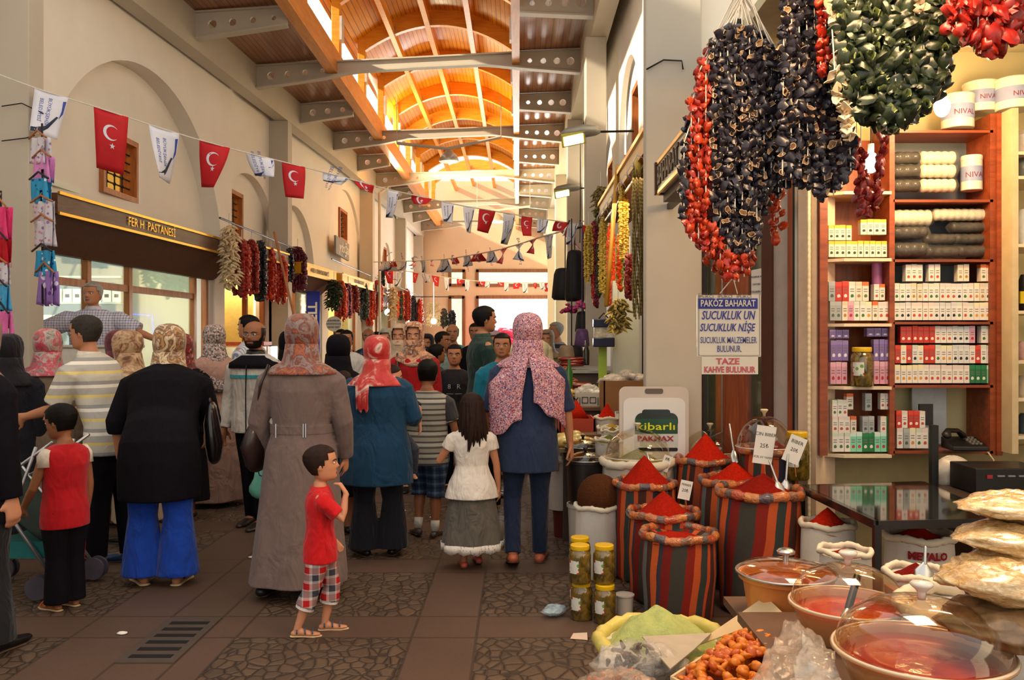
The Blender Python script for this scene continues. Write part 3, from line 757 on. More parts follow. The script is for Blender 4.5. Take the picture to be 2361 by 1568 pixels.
# ================================================================ HANGING BUNCHES OF DRIED VEGETABLES
M_P={'red':plain('#a82a16',.42,.35,30,coat=.15),'dkred':plain('#7c2014',.45,.35,30,coat=.1),'orange':plain('#dc4a1a',.42,.3,30,coat=.1),
 'cream':plain('#d8c098',.7,.25,30),'black':plain('#262430',.4,.5,30,coat=.2),'green':plain('#2c3a20',.45,.5,30,coat=.15),
 'maroon':plain('#5c1226',.45,.3,30,coat=.1),'yellow':plain('#d0b04c',.6,.3,30),'lime':plain('#8a9838',.5,.3,30),'olive':plain('#77683a',.7,.25,60),'pink':plain('#c06878',.6,.3,30)}
def cupmesh(rs, kind, size):
    """one shrivelled hollow piece: a cup (eggplant, pepper) or a chip/pod"""
    m=MB(); n=9
    if kind=='cup':
        prof=[(.02,-.55),(.32,-.5),(.55,-.1),(.60,.35),(.50,.5),(.42,.45),(.40,.1),(.1,-.25)]
        k=[1+rs.uniform(-.28,.28) for _ in range(n)]; ph=rs.random()*6
        rr=[]
        for (r,z) in prof:
            rr.append([(size*r*k[j]*math.cos(2*PI*j/n),size*r*k[j]*.72*math.sin(2*PI*j/n),size*(z+.10*math.sin(3*2*PI*j/n+ph))) for j in range(n)])
        m.rings(rr)
    elif kind=='pod':
        L=size*1.5; b=rs.uniform(-.4,.4)
        m.tube([(0,0,0),(L*.3,b*size*.3,-L*.1),(L*.65,b*size*.5,-L*.32),(L,b*size*.3,-L*.6)],[size*.18,size*.30,size*.22,size*.03],6)
    else:
        m.ell((0,0,0),size*.55,size*.42,size*.3,8,5,jit=.25,rs=rs)
    return m
def bunch(p_top, w, zt, zb, mats, label, group='dried vegetable bunches hung above the left shops', kind='cup', size=.05, seed=0, dens=1.0, parts=False, strands=None, thin=.75, name='pepper_bunch'):
    """a hanging bunch of several strings, tapered at the top; pieces one mesh (small in the photo)"""
    rs=random.Random(seed); x,y=p_top[0],p_top[1]
    r_=thing(name,label,'dried vegetables',(x,y,zt),group=group)
    n=strands or max(5,int(w/size*3.2)); H_=zt-zb
    MB().tube([(x,y,zt+.18),(x,y,zt)],.006,5).build('cord',M_ROPE,r_)
    protos=[cupmesh(rs,kind,size) for _ in range(7)]
    byk={}
    for s_ in range(n):
        a=2*PI*s_/n+rs.random(); rad=w/2*math.sqrt(rs.random())
        z=zt-rs.random()*.04*H_; k=rs.choice(mats); L=H_*(.8+.2*rs.random())
        while z>zt-L:
            u=(zt-z)/H_; rr_=rad*min(1,.35+u*3)*(1-.35*max(0,u-.8)/.2)
            M=Matrix.Translation((x+math.cos(a)*rr_+rs.uniform(-.2,.2)*size,y+math.sin(a)*rr_*thin+rs.uniform(-.2,.2)*size,z))@Matrix.Rotation(rs.random()*6.28,4,'Z')@Matrix.Rotation(rs.uniform(-.9,.9),4,'X')
            byk.setdefault(k,MB()).add(rs.choice(protos),M); z-=size*.62/dens*(.8+.4*rs.random())
    for k,m in byk.items():
        o=m.build('dried_pieces',M_P[k],r_,smooth=True,auto=50,kind='stuff')
    return r_
LB=[(528,42,520,668,['cream'],'pod',.07,'cream coloured bunch of dried pods at the left end of the rail'),
 (557,46,556,690,['dkred','red'],'cup',.06,'dark red dried pepper bunch next to the cream one'),
 (580,34,556,682,['red','dkred'],'cup',.055,'red dried pepper bunch right of the dark red one'),
 (602,34,558,696,['black','green'],'cup',.055,'blackish dried eggplant bunch between two red bunches'),
 (625,32,575,698,['orange','red'],'cup',.055,'orange red pepper bunch left of the second column'),
 (646,32,590,700,['red','orange'],'cup',.055,'bright red pepper bunch in front of the second column'),
 (663,24,575,655,['green','black'],'cup',.055,'short dark bunch over the second column face'),
 (686,46,572,678,['maroon'],'cup',.06,'maroon pepper bunch right of the second column'),
 (770,38,645,718,['green'],'pod',.06,'dark green leafy bunch under the brass fascia'),
 (787,26,650,745,['orange','red'],'cup',.06,'orange bunch right of the green leafy one'),
 (803,22,655,738,['black','pink'],'cup',.06,'dark bunch with pink pieces by the orange one'),
 (817,24,660,726,['dkred'],'cup',.06,'short dark red bunch left of the third column'),
 (838,26,655,740,['green','black'],'cup',.06,'dark green bunch on the third column'),
 (853,24,650,752,['orange','red'],'cup',.06,'long orange bunch by the third column'),
 (870,24,648,728,['orange','red'],'cup',.06,'rusty red bunch right of the third column'),
 (880,14,605,690,['black','orange'],'cup',.06,'tall thin black bunch beside the third column'),
 (905,22,663,738,['cream'],'pod',.08,'cream bunch beyond the third column'),
 (923,18,672,738,['green','orange'],'cup',.07,'green and orange bunch beyond the cream one'),
 (938,18,668,745,['orange','red'],'cup',.07,'orange bunch above the far price boards'),
 (953,16,684,755,['maroon','black'],'cup',.07,'maroon bunch right of the far orange one'),
 (968,16,690,760,['orange','maroon'],'cup',.07,'orange and maroon bunch left of two cream garlands')]
for i,(px,w,yt,yb,ms,kd,sz,lab) in enumerate(LB):
    X=-4.32 if px<700 else (-4.02 if px<885 else -3.75); Y=X*2000/(px-1195)
    if px>=920: Y=min(Y,31-(px-920)*-.04); X=(px-1195)/2000*Y
    if px>=953: Y=31.5; X=(px-1195)/2000*Y
    bunch((X,Y),w/2000*Y*.95,EYE+(784-yt)/2000*Y,EYE+(784-yb)/2000*Y,ms,lab,kind=kd,size=sz,seed=i,thin=.6)
for i,(px,ms,lab) in enumerate(((993,['cream'],'left one of two cream garlands before the end wall'),(1010,['cream'],'right one of two cream garlands before the end wall'),(1024,['green','maroon'],'dark green and maroon bunch beside the cream garlands'),(1042,['black'],'black bunch nearest the narrow end doorway'))):
    Y=30.5; bunch(((px-1195)/2000*Y,Y),16/2000*Y,EYE+(784-(698 if i<2 else 706+i*4))/2000*Y,EYE+(784-(752+i*2))/2000*Y,ms,lab,kind='pod' if i<2 else 'cup',size=.08,seed=50+i,thin=.6)
# rails that carry them
for i,(a,b,z,x) in enumerate(((12.5,16.9,3.32,-4.30),(18.6,25.8,3.3,-4.0),(26,33.5,3.2,-3.7))):
    o=MB().tube([(x,a,z),(x,b,z)],.015,6).build('hanging_rail',M_DMETAL); setp(o,'thin metal rail carrying the bunches, %s on the left side'%('nearest one','middle one','farthest one')[i],'rail')
o=MB().tube([(-4.0,30.5,3.08),(-2.25,30.5,3.08)],.015,6).build('hanging_rail',M_DMETAL); setp(o,'short rail across the street side carrying the two cream garlands','rail')
# ================================================================ BUNTING
def crescent(c, r, n=20):
    """flat crescent outline and a five point star, local xy"""
    pts=[]; 
    for i in range(n+1):
        a=R(38)+(2*PI-2*R(38))*i/n; pts.append((c[0]+r*math.cos(a),c[1]+r*math.sin(a)))
    for i in range(n+1):
        a=(2*PI-R(49))-(2*PI-2*R(49))*i/n; pts.append((c[0]+.22*r+.82*r*math.cos(a),c[1]+.82*r*math.sin(a)))
    return pts
def star(c,r,rot=0): return [(c[0]+(r if i%2==0 else r*.4)*math.cos(rot+PI*i/5),c[1]+(r if i%2==0 else r*.4)*math.sin(rot+PI*i/5)) for i in range(10)]
M_FRED=plain('#c01820',.7,.1,6); M_FWHITE=plain('#dcdce6',.7,.05,6); M_FBLUE=plain('#3a4aa0',.7); M_FDARK=plain('#2a3048',.7)
def flag(root, kind, o, ex, w, h, seed, big):
    """o: top left corner on the rope, ex: unit direction along the rope"""
    rs=random.Random(seed); ex=Vector(ex).normalized(); ey=Vector((0,0,-1)); nz=ex.cross(ey)
    tw=rs.uniform(-1,1); bl=rs.uniform(-.35,.35); sk=rs.uniform(-.25,.25); nar=rs.uniform(.05,.38)
    def W_(u,v):  # u 0..1 across, v 0..1 down
        uu=.5+(u-.5)*(1-nar*v); ang=tw*v*1.1
        q=(uu-.5)*w
        return Vector(o)+ex*(w*.5+q*math.cos(ang)+sk*w*v)+ey*(h*v*(1-.08*abs(bl)))+nz*(q*math.sin(ang)+h*bl*v*v+.03*w*math.sin(4*u+5*v))
    m=MB(); nu,nv=6,9; k=[]
    for j in range(nv+1):
        for i in range(nu+1): m.v.append(tuple(W_(i/nu,j/nv*(1 if 0<i<nu or kind=='w' else 1))))
    for j in range(nv):
        for i in range(nu): a=j*(nu+1)+i; m.face(a,a+1,a+nu+2,a+nu+1)
    fo=m.build('red_flag' if kind=='r' else 'white_flag',M_FRED if kind=='r' else M_FWHITE,root,smooth=True,solid=.004)
    e=.006
    def nrm(u,v):
        a=W_(u+.02,v)-W_(u,v); b=W_(u,v+.02)-W_(u,v); n=a.cross(b).normalized()
        if n.y>0: n=-n
        return n
    def put(pts,name,mat):
        m=MB(); 
        for (u,v) in pts: m.v.append(tuple(W_(u,v)+nrm(u,v)*e))
        m.face(*range(len(pts))); return m.build(name,mat,fo)
    if kind=='r':
        c=crescent((0,0),.24*w,16 if big else 9); put([(.5+x/w,.36*1+ -y/h) for x,y in c],'crescent',M_FWHITE)
        s=star((0,0),.10*w,PI/2); put([(.55+x/w,.58-y/h) for x,y in s],'star',M_FWHITE)
    else:
        put([(.02,1),(.35,.98),(.6,.82),(.85,.5),(.78,.5),(.5,.78),(.2,.88),(.02,.9)],'dark_swoosh',M_FDARK)
        put([(.88,.12),(.97,.1),(.96,.4),(.86,.55),(.9,.35)],'blue_swoosh',M_FBLUE)
        rows=(('BELEDİYESİ',.17),('BÜYÜKŞEHİR',.42)) if big else (('BELEDİYESİ',.3),)
        for txt,uo in rows:
            b=text_mesh(txt,.16*w if big else .2*w,0); m=MB(); m.f=b.f; m.m=b.m
            for (x,y,z) in b.v: u=uo+y/w+.08; v=.45+x/h; m.v.append(tuple(W_(u,v)+nrm(u,v)*e))
            m.build('lettering',M_FBLUE,fo)
def rope_fn(p0,p1,ys):
    """point on rope whose image column is px; height given by table ys of (px,py)"""
    A=Vector(p0); B=Vector(p1)
    def f(px):
        k=(px-VX)/F; t_=(k*A.y-A.x)/((B.x-A.x)-k*(B.y-A.y)); Y=A.y+(B.y-A.y)*t_
        return P(px,loft(ys,px),Y)
    return f
def bunting(name,label,p0,p1,ys,flags,seed,big):
    f=rope_fn(p0,p1,ys); a=f(ys[0][0]); r_=thing(name,label,'bunting',tuple(a))
    pts=[f(ys[0][0]+(ys[-1][0]-ys[0][0])*i/24) for i in range(25)]
    MB().tube(pts,.007 if big else .012,5).build('rope',M_ROPE,r_)
    for i,(kd,px0,px1,h) in enumerate(flags):
        a=f(px0); b=f(px1); Y=(a.y+b.y)/2
        flag(r_,kd,a,(b-a),(b-a).length,h/F*Y,seed*100+i,big)
bunting('bunting','nearest bunting of red and white flags, slanting across from the left column',(-4.95,8.3,4),(.91,11.6,3),
 [(-20,165),(80,203),(220,246),(415,310),(560,350),(760,400),(895,437),(965,452),(1040,470),(1200,497),(1352,520)],
 [('w',80,158,105),('r',216,296,135),('w',343,413,118),('r',460,530,100),('w',566,630,45),('r',650,703,76),('w',745,805,20),('r',815,862,18),('w',894,918,62),('r',950,995,20),('w',1018,1046,48),('w',1068,1094,62),('r',1105,1142,52),('w',1160,1187,70),('r',1203,1227,48),('w',1240,1264,34),('r',1281,1309,22),('w',1308,1328,50),('r',1343,1361,40)],3,True)
bunting('bunting','middle bunting rising from the third left column to the right side',(-3.9,23.2,3),(.95,12.5,3),
 [(862,604),(950,602),(1030,598),(1100,586),(1150,576),(1200,562),(1248,546),(1290,535),(1345,510)],
 [('w',882,900,22),('r',902,913,12),('w',923,940,22),('r',947,966,12),('w',968,982,28),('r',990,1000,14),('w',1017,1034,30),('r',1037,1056,14),('w',1068,1086,24),('r',1092,1112,17),('w',1124,1140,26),('r',1153,1173,36),('w',1187,1212,38),('r',1220,1240,34),('w',1255,1278,54),('r',1292,1330,48)],5,False)
bunting('bunting','farthest bunting hanging before the end wall windows',(-3.6,25.5,3),(.9,27,3),
 [(886,617),(950,627),(1030,640),(1100,648),(1180,652),(1280,652)],
 [('r',886,907,36),('w',910,930,40),('r',952,965,24),('w',972,990,20),('r',995,1013,24),('w',1024,1036,32),('r',1053,1070,14),('w',1072,1084,26),('r',1102,1118,10),('w',1118,1130,14),('r',1147,1162,8),('w',1162,1174,20),('r',1185,1200,14),('w',1204,1218,24),('r',1230,1238,14),('w',1243,1256,16),('r',1256,1276,20)],7,False)
# ================================================================ STREET LAMPS, PENDANTS, CABLES
M_LAMPG=plain('#8d8c84',.4,.05,metal=.3)
def street_lamp(p,wall_x,s,label,col,tube=True):
    r_=thing('street_lamp',label,'lamp',tuple(p))
    MB().tube([p+Vector((.12*s,0,.02)),Vector((wall_x,p.y,p.z+.03))],.014,6).build('arm',M_DMETAL,r_)
    MB().tube([p+Vector((-.26*s,0,-.02)),p+Vector((-.2*s,0,0)),p+Vector((0,0,.03)),p+Vector((.14*s,0,.035)),p+Vector((.2*s,0,.03))],[(.05*s,.03*s),(.10*s,.06*s),(.12*s,.075*s),(.09*s,.06*s),(.04*s,.03*s)],12,side=(0,1,0)).build('housing',M_LAMPG,r_,smooth=True)
    M=Matrix.Translation(p+Vector((-.12*s,-.03*s,-.07*s)))@Matrix.Rotation(R(-12),4,'Y')@Matrix.Rotation(R(-38),4,'X')
    MB().box(-.14*s,.14*s,-.09*s,.09*s,-.015,.02,M).build('lens_frame',plain('#a8a040',.5),r_,bevel=.005)
    MB().box(-.115*s,.115*s,-.065*s,.065*s,-.022,-.0155,M).build('lens',emis(col,7),r_)
street_lamp(P(1345,308,10.2),1.36,1.0,'near grey street lamp on a rod from the right wall, lit warm white','#fff2c0')
street_lamp(P(1312,437,15.2),1.36,1.0,'farther grey street lamp on the right, lit cold white','#e8f6ff')
def pendant(p,w,label,xs):
    r_=thing('pendant_lamp',label,'lamp',tuple(p))
    a=P(*xs[0],p.y); b=P(*xs[1],p.y); c=P(*xs[2],p.y)
    g=MB(); g.tube([a,b,c],.03,8); g.tube([a,(a.x,a.y,6.2)],.008,5); g.tube([c,(c.x,c.y,6.2)],.008,5); g.build('rod',M_STEEL,r_)
    MB().lathe([(.04,.18),(.06,.16),(w*.75,.08),(w,-.02),(w*.96,-.05),(.0,-.05)],p,20).build('dome_shade',plain('#c8c4bc',.3,metal=.5),r_,smooth=True,auto=40)
pendant(P(1035,367,16.5),.19,'domed pendant lamp hung from a bent rod below the tie beams',((915,330),(1032,343),(1155,316)))
pendant(P(1147,508,24),.2,'far small pendant lamp hung before the end wall',((1100,490),(1150,484),(1222,476)))
for i,(pts,lab) in enumerate((([P(1338,300,10.2),P(1338,470,10.2),P(1337,560,10.2)],'black cable hanging down from the near street lamp'),([P(1490,165,7.8),P(1560,95,7.2),P(1620,40,6.6)],'thin looping wire in front of the right wall'),([P(1490,160,6.28),P(1530,138,6.28),P(1572,140,6.28),P(1575,160,6.28)],'grey wire looped on the nearest right column'),([P(4,245,8.4),P(50,238,8.42),P(100,262,8.44)],'upper wire tied round the left column'),([P(4,325,8.4),P(60,318,8.42),P(80,312,8.43)],'lower wire tied round the left column'))):
    o=MB().tube(pts,.006,5).build('cable',M_DMETAL,smooth=True); setp(o,lab,'cable')
p=P(872,440,23.4); o=MB().tube([(P(875,700,23.4).x,23.4,0),P(875,700,23.4),P(875,445,23.4),P(895,432,23.4)],.04,8).build('drain_pipe',M_STEEL,smooth=True); setp(o,'grey vertical pipe right of the third left column','pipe')
# ================================================================ HANGING CHILDREN'S CLOTHES
M_HW=M_WOOD; M_HB=M_BLACK
CL={'pink':cloth('#d88cc8'),'blue':cloth('#48a8d8'),'teal':floral('printed_blue','#3aa4d4',['#e8f4f8','#205080'],14,thr=.2),'white':floral('printed_white','#e0dce4',['#9a7aa8','#c88a9a'],16,thr=.22),'lilac':floral('printed_lilac','#a47cc4',['#e8e0f0','#604080'],8,thr=.25),'hot':cloth('#e8407c'),'red':cloth('#b81020'),'pinkp':cloth('#e070b0')}
def garment(px,py,w,h,mat,hang,Y,label,kind,seed):
    rs=random.Random(seed); p=P(px,py,Y); W_=w/F*Y; Hh=h/F*Y
    r_=thing('hanging_garment',label,'clothes',tuple(p),group='small clothes hung on the left column')
    ang=R(-28); ca,sa=math.cos(ang),math.sin(ang)
    def X(u,v,d=0): return Vector((p.x+u*W_*ca-d*sa, p.y+u*W_*sa*.9+d*ca, p.z-v*Hh))
    out=[]; 
    if kind=='shorts':
        prof=[(-.5,0),(.5,0),(.54,1),(.08,1),(0,.5),(-.1,1),(-.56,1)]
    elif kind=='trousers': prof=[(-.42,0),(.42,0),(.62,1),(.3,1),(0,.35),(-.2,1),(-.5,1)]
    else: prof=[(-.5,0),(.5,0),(.56,1),(-.56,1)]
    m=MB(); a=[X(u,v,-.02) for u,v in prof]; b=[X(u,v,.02) for u,v in prof]; n=len(prof)
    # subdivided front with folds
    nu,nv=10,8
    for s_ in (-1,1):
        k=len(m.v)
        for j in range(nv+1):
            v=j/nv
            for i in range(nu+1):
                u=i/nu*2-1; wdt=.5+.06*v
                notch=0
                m.v.append(tuple(X(u*wdt,v*(1-.03*math.sin(5*u)),s_*(.022+.012*math.sin(u*7+seed+v*2)))))
        for j in range(nv):
            for i in range(nu):
                if kind!='top' and j>nv*.45 and nu//2-1<=i<=nu//2 and (kind=='trousers' or i==nu//2): continue
                q=k+j*(nu+1)+i; m.face(q,q+1,q+nu+2,q+nu+1)
    m.build('fabric',mat,r_,smooth=True,solid=.003)
    hm=M_HW if hang=='w' else M_HB
    MB().tube([X(-.62,.02,-.035),X(-.3,-.12,-.035),X(0,-.26,-.035),X(.3,-.1,-.035),X(.68,.06,-.035)],.009,6).build('hanger',hm,r_,smooth=True)
    MB().tube([X(0,-.26,-.035),X(0,-.33,-.035),X(.03,-.38,-.03),X(-.02,-.42,-.02)],.004,5).build('hook',M_METAL,r_)
YC=7.75
for i,a in enumerate([(94,318,48,60,CL['white'],'w','top','white vest, topmost of the column strand'),(103,362,50,60,CL['pink'],'w','shorts','pale pink shorts under the white vest'),(97,412,52,56,CL['teal'],'b','shorts','blue printed shorts under the pale pink pair'),
    (103,465,60,52,CL['white'],'w','top','white printed top on a wooden hanger above the red tag'),(104,510,60,58,CL['white'],'w','shorts','white dotted shorts on the column strand'),(104,578,54,60,CL['teal'],'b','top','blue penguin print top on a black hanger'),(111,626,52,78,CL['lilac'],'w','trousers','lilac printed trousers, lowest of the column strand'),
    ]): garment(*a[:6],YC-i*.02,a[7],a[6],i)
for i,a in enumerate([(8,478,42,76,CL['hot'],'w','top','hot pink top, highest at the far left'),(8,552,42,64,CL['red'],'b','top','red top at the far left'),(6,606,44,52,CL['white'],'w','top','dotted white top at the far left'),(6,658,42,58,CL['blue'],'b','top','sky blue top at the far left'),(10,718,44,80,CL['pinkp'],'b','trousers','pink trousers, lowest at the far left')]):
    garment(*a[:6],7.45-i*.02,a[7],a[6],20+i)
o=MB().tube([(P(97,285,7.8)),(P(98,700,7.62))],.01,6).build('garment_chain',M_DMETAL); setp(o,'dark cord carrying the clothes strand by the column','cord')
o=MB().tube([(P(2,440,7.52)),(P(4,790,7.38))],.01,6).build('garment_chain',M_DMETAL); setp(o,'dark cord carrying the clothes at the far left','cord')
# ================================================================ PEOPLE
SKIN={'fair':plain('#c88a68',.5,.06,8,spec=.35),'tan':plain('#b47856',.5,.06,8,spec=.35),'dark':plain('#945e40',.5,.06,8,spec=.35)}
M_HAIR={'black':plain('#0e0a09',.6,.4,40,bump=.4,bscale=110,spec=.15),'brown':plain('#281812',.6,.35,40,bump=.4,bscale=110,spec=.15),'grey':plain('#8c8880',.6,.3,40,bump=.8,bscale=110),'dgrey':plain('#332d28',.6,.35,40,bump=.4,bscale=110,spec=.15)}
M_EYE=plain('#e8e4dc',.2,coat=.5); M_IRIS=plain('#22140e',.2,coat=.5); M_LIP=plain('#9c5044',.45)
HW=[(0,.13),(.05,.21),(.12,.26),(.22,.295),(.35,.325),(.5,.345),(.62,.352),(.75,.338),(.86,.285),(.94,.19),(.985,.09),(1,.02)]
HF=[(0,.31),(.05,.385),(.12,.405),(.22,.40),(.35,.405),(.5,.41),(.62,.43),(.75,.41),(.86,.335),(.94,.215),(.985,.10),(1,.02)]
HB=[(0,.03),(.05,.10),(.12,.17),(.22,.26),(.35,.36),(.5,.44),(.62,.475),(.75,.465),(.86,.385),(.94,.25),(.985,.12),(1,.02)]
def head_pt(th, v, s=1, face=True, grow=0):
    """th=0 looks along +y; returns local point in head heights (origin under the ears, at chin level)"""
    w=loft(HW,v); f=loft(HF,v); b=loft(HB,v); c=math.cos(th); si=math.sin(th)
    d=f if c>0 else b
    e=2.35 if c>0 else 2.1
    r=(abs(c/d)**e+abs(si/w)**e)**(-1/e)
    if face and c>0:
        a=abs(th)
        r+=.115*math.exp(-(a/.15)**2)*max(0,min(1,(.545-v)/.15))*(1 if v>.36 else max(0,(v-.30)/.06))
        r-=.045*math.exp(-((a-.40)/.20)**2-((v-.50)/.055)**2)
        r+=.022*math.exp(-(a/.55)**2-((v-.585)/.035)**2)
        r+=.028*math.exp(-(a/.30)**2-((v-.235)/.022)**2)+.028*math.exp(-(a/.28)**2-((v-.185)/.022)**2)
        r-=.012*math.exp(-(a/.3)**2-((v-.21)/.01)**2)
        r+=.03*math.exp(-(a/.25)**2-((v-.08)/.06)**2)
        r+=.014*math.exp(-((a-.75)/.22)**2-((v-.40)/.08)**2)
    r=r*s+grow
    return Vector((r*si, r*c, v))
def head_grid(m, M, hh, s=1, face=True, grow=0, nt=40, nv=30, skip=None, vr=(0,1), zs=1):
    k=len(m.v); idx={}
    for j in range(nv+1):
        v=vr[0]+(vr[1]-vr[0])*j/nv
        if vr[1]==1: v=1-(1-v)**1.0
        for i in range(nt):
            th=2*PI*i/nt
            if th>PI: th-=2*PI
            p=head_pt(th,v,s,face,grow); p.z=p.z+(grow*1.2*sstep(.55,1,v)); m.v.append(tuple(M@(p*hh)))
    for j in range(nv):
        for i in range(nt):
            th=2*PI*(i+.5)/nt
            if th>PI: th-=2*PI
            v=vr[0]+(vr[1]-vr[0])*(j+.5)/nv
            if skip and skip(th,v): continue
            m.face(k+j*nt+i,k+j*nt+(i+1)%nt,k+(j+1)*nt+(i+1)%nt,k+(j+1)*nt+i)
    if not skip or not skip(PI,0): 
        if vr[0]==0: m.face(*[k+i for i in range(nt-1,-1,-1)])
    m.face(*[k+nv*nt+i for i in range(nt)])
TORSO=[(.30,(.098,.080)),(.40,(.104,.084)),(.46,(.106,.084)),(.52,(.104,.080)),(.57,(.094,.070)),(.62,(.088,.064)),(.68,(.096,.070)),(.74,(.108,.074)),(.785,(.114,.066)),(.81,(.108,.056)),(.83,(.080,.046)),(.845,(.050,.042)),(.87,(.036,.040))]
def tor(z):
    for (a,va),(b,vb) in zip(TORSO,TORSO[1:]):
        if z<=b:
            t_=max(0,(z-a)/(b-a)); return (va[0]+(vb[0]-va[0])*t_,va[1]+(vb[1]-va[1])*t_)
    return TORSO[-1][1]
def hand(m, w, d, n, U, curl=.5, flip=1):
    """palm and five fingers; w wrist, d direction, n palm normal"""
    d=Vector(d).normalized(); n=Vector(n); n=(n-d*n.dot(d)).normalized(); s_=d.cross(n)*flip
    L=.105*U
    m.tube([w-d*.012*U,w+d*.2*L,w+d*.5*L],[(.017*U,.012*U),(.022*U,.012*U),(.025*U,.010*U)],10,side=s_,ends=True)
    for i,(o,l) in enumerate(((-.75,.44),(-.26,.5),(.24,.47),(.72,.38))):
        b=w+d*.46*L+s_*o*.024*U; a0=curl*.55; dd=d; p=b; pts=[p]
        for k in range(3):
            a=curl*(.5+.55*k); dd=(d*math.cos(a)+n*math.sin(a)); p=p+dd*(l*L*(.42,.33,.25)[k]); pts.append(p)
        m.tube(pts,[.0056*U,.0054*U,.0050*U,.0042*U],8,ends=True)
    b=w+d*.16*L-s_*.018*U; t1=b+(-s_*.7+d*.6+n*.25).normalized()*.022*U; t2=t1+(-s_*.25+d*.85+n*.35).normalized()*.024*U
    m.tube([b,t1,t2],[.0075*U,.0066*U,.0055*U],8,ends=True)
def person(label, loc, face, Ht, hh=.135, skin='tan', hair=('hair','black'), top=None, bottom=None, dress=None, shoes=('shoe','#1c1816'), larm=None, rarm=None, lleg=None, rleg=None, lean=0, bulk=1.0, look=None, pitch=0, tilt=0, vox=.009, eyes=True, glasses=False, beard=None, group=None, scarf=None, extra=None, curl=.55, depth=1.0, cat='person', roll=0, feet=True, z0=None, moust=None, lying=None):
    """person standing at loc; face = compass angle in degrees, 0 looks away from the camera (+y), 90 to the left"""
    hH=hh*Ht; U=(Ht-1.33*hH)/.82
    root=thing('person',label,cat,loc,R(face),group=group)
    if lying: root.rotation_euler=lying
    Lm=Matrix.Rotation(-R(lean),4,'X'); hipz=.50*U
    def T(p):
        p=Vector(p); 
        if p.z<=hipz: return p
        q=p-Vector((0,0,hipz)); k=min(1,q.z/(.12*U)); return Vector((0,0,hipz))+Matrix.Rotation(-R(lean)*k,4,'X')@q
    def v3(x,y,z): return Vector((x*U,y*U,z*U))
    # legs
    legs={}
    for s_,lg in ((-1,lleg),(1,rleg)):
        lg=lg or ((0,0,-1),(0,0,-1),0)
        hp=v3(s_*.048*min(bulk,1.15),0,.49); kn=hp+Vector(lg[0]).normalized()*.235*U; an=kn+Vector(lg[1]).normalized()*.222*U
        legs[s_]=[hp,kn,an,R(lg[2])]
    low=min(l[2].z for l in legs.values()); dz=.038*U-low
    for l in legs.values():
        for i in range(3): l[i]=l[i]+Vector((0,0,dz))
    hipz+=dz
    def up(p): return p+Vector((0,0,dz))
    # arms
    arms={}
    for s_,ar in ((-1,larm),(1,rarm)):
        ar=ar or ((s_*.16,-.03,-1),(s_*.04,.12,-1))
        sh=T(up(v3(s_*.108*(1+.5*(bulk-1)),0,.79))); el=sh+Vector(ar[0]).normalized()*.172*U; wr=el+Vector(ar[1]).normalized()*.148*U
        hd=Vector(ar[2]) if len(ar)>2 else Vector(ar[1]); nn=Vector(ar[3]) if len(ar)>3 else Vector((-s_,.25,0))
        arms[s_]=(sh,el,wr,hd,nn)
    sp=[(T(up(v3(0,0,z))),tor(z)) for z in (.46,.52,.57,.62,.68,.74,.785,.81,.83,.845,.87)]
    neck=T(up(v3(0,.002,.85)))
    hb=neck+Vector((0,.010*U,.022*U)); 
    lk=R((look if look is not None else face)-face)
    HM=Matrix.Translation(hb)@Matrix.Rotation(lk,4,'Z')@Matrix.Rotation(R(pitch),4,'X')@Matrix.Rotation(R(tilt),4,'Y')
    b=MB()
    b.tube([p for p,_ in sp],[(r[0]*U*.9,r[1]*U*.9) for _,r in sp],16,side=(1,0,0))
    b.tube([neck-Vector((0,0,.02*U)),neck+Vector((0,.002*U,.03*U)),HM@Vector((0,-.02*hH,.28*hH))],[.036*U,.030*U,(.23*hH)],14)
    head_grid(b,HM,hH)
    for s_ in (-1,1):
        E=HM@Vector((s_*.345*hH,-.03*hH,.45*hH)); Me=Matrix.Rotation(lk+R(s_*-12),4,'Z').to_3x3().to_4x4()
        b.ell(E,.03*hH,.075*hH,.115*hH,8,6,M=Me)
        sh,el,wr,hd,nn=arms[s_]
        b.tube([sh,sh.lerp(el,.3),sh.lerp(el,.7),el,el.lerp(wr,.3),el.lerp(wr,.75),wr],[.030*U,.029*U,.025*U,.022*U,.0225*U,.018*U,.0145*U],10,ends=True)
        hand(b,wr,hd,nn,U*1.0,curl,flip=s_)
        hp,kn,an,fa=legs[s_]
        b.tube([hp+Vector((0,0,.02*U)),hp.lerp(kn,.4),kn,kn.lerp(an,.3),kn.lerp(an,.65),an],[.052*U,.046*U,.033*U,.034*U,.026*U,.020*U],12,ends=True)
    # feet
    ft={}
    for s_ in (-1,1):
        hp,kn,an,fa=legs[s_]; sd=(an-kn).normalized()
        pitchf=math.asin(max(-1,min(1,-sd.y)))*0.0
        hl=min(1,max(0,(an.z-.038*U)/(.10*U)))   # heel lift
        fd=Vector((math.sin(fa),math.cos(fa)*(1-.5*hl),-.75*hl)).normalized()
        hz=Vector((0,0,-.020*U)); ft[s_]=(an,fd,hz)
        b.tube([an-fd*.018*U+hz,an+fd*.02*U+hz*.6,an+fd*.06*U+hz*1.1,an+fd*.10*U+hz*1.3,an+fd*.118*U+hz*1.35],[(.018*U,.016*U),(.021*U,.022*U),(.024*U,.016*U),(.026*U,.010*U),(.018*U,.008*U)],12,side=(1,0,0),ends=True)
    body=b.build('body',SKIN[skin],root,world=False,remesh=vox)
    V=lambda *a: up(v3(*a))
    # shoes
    kind,sc=shoes
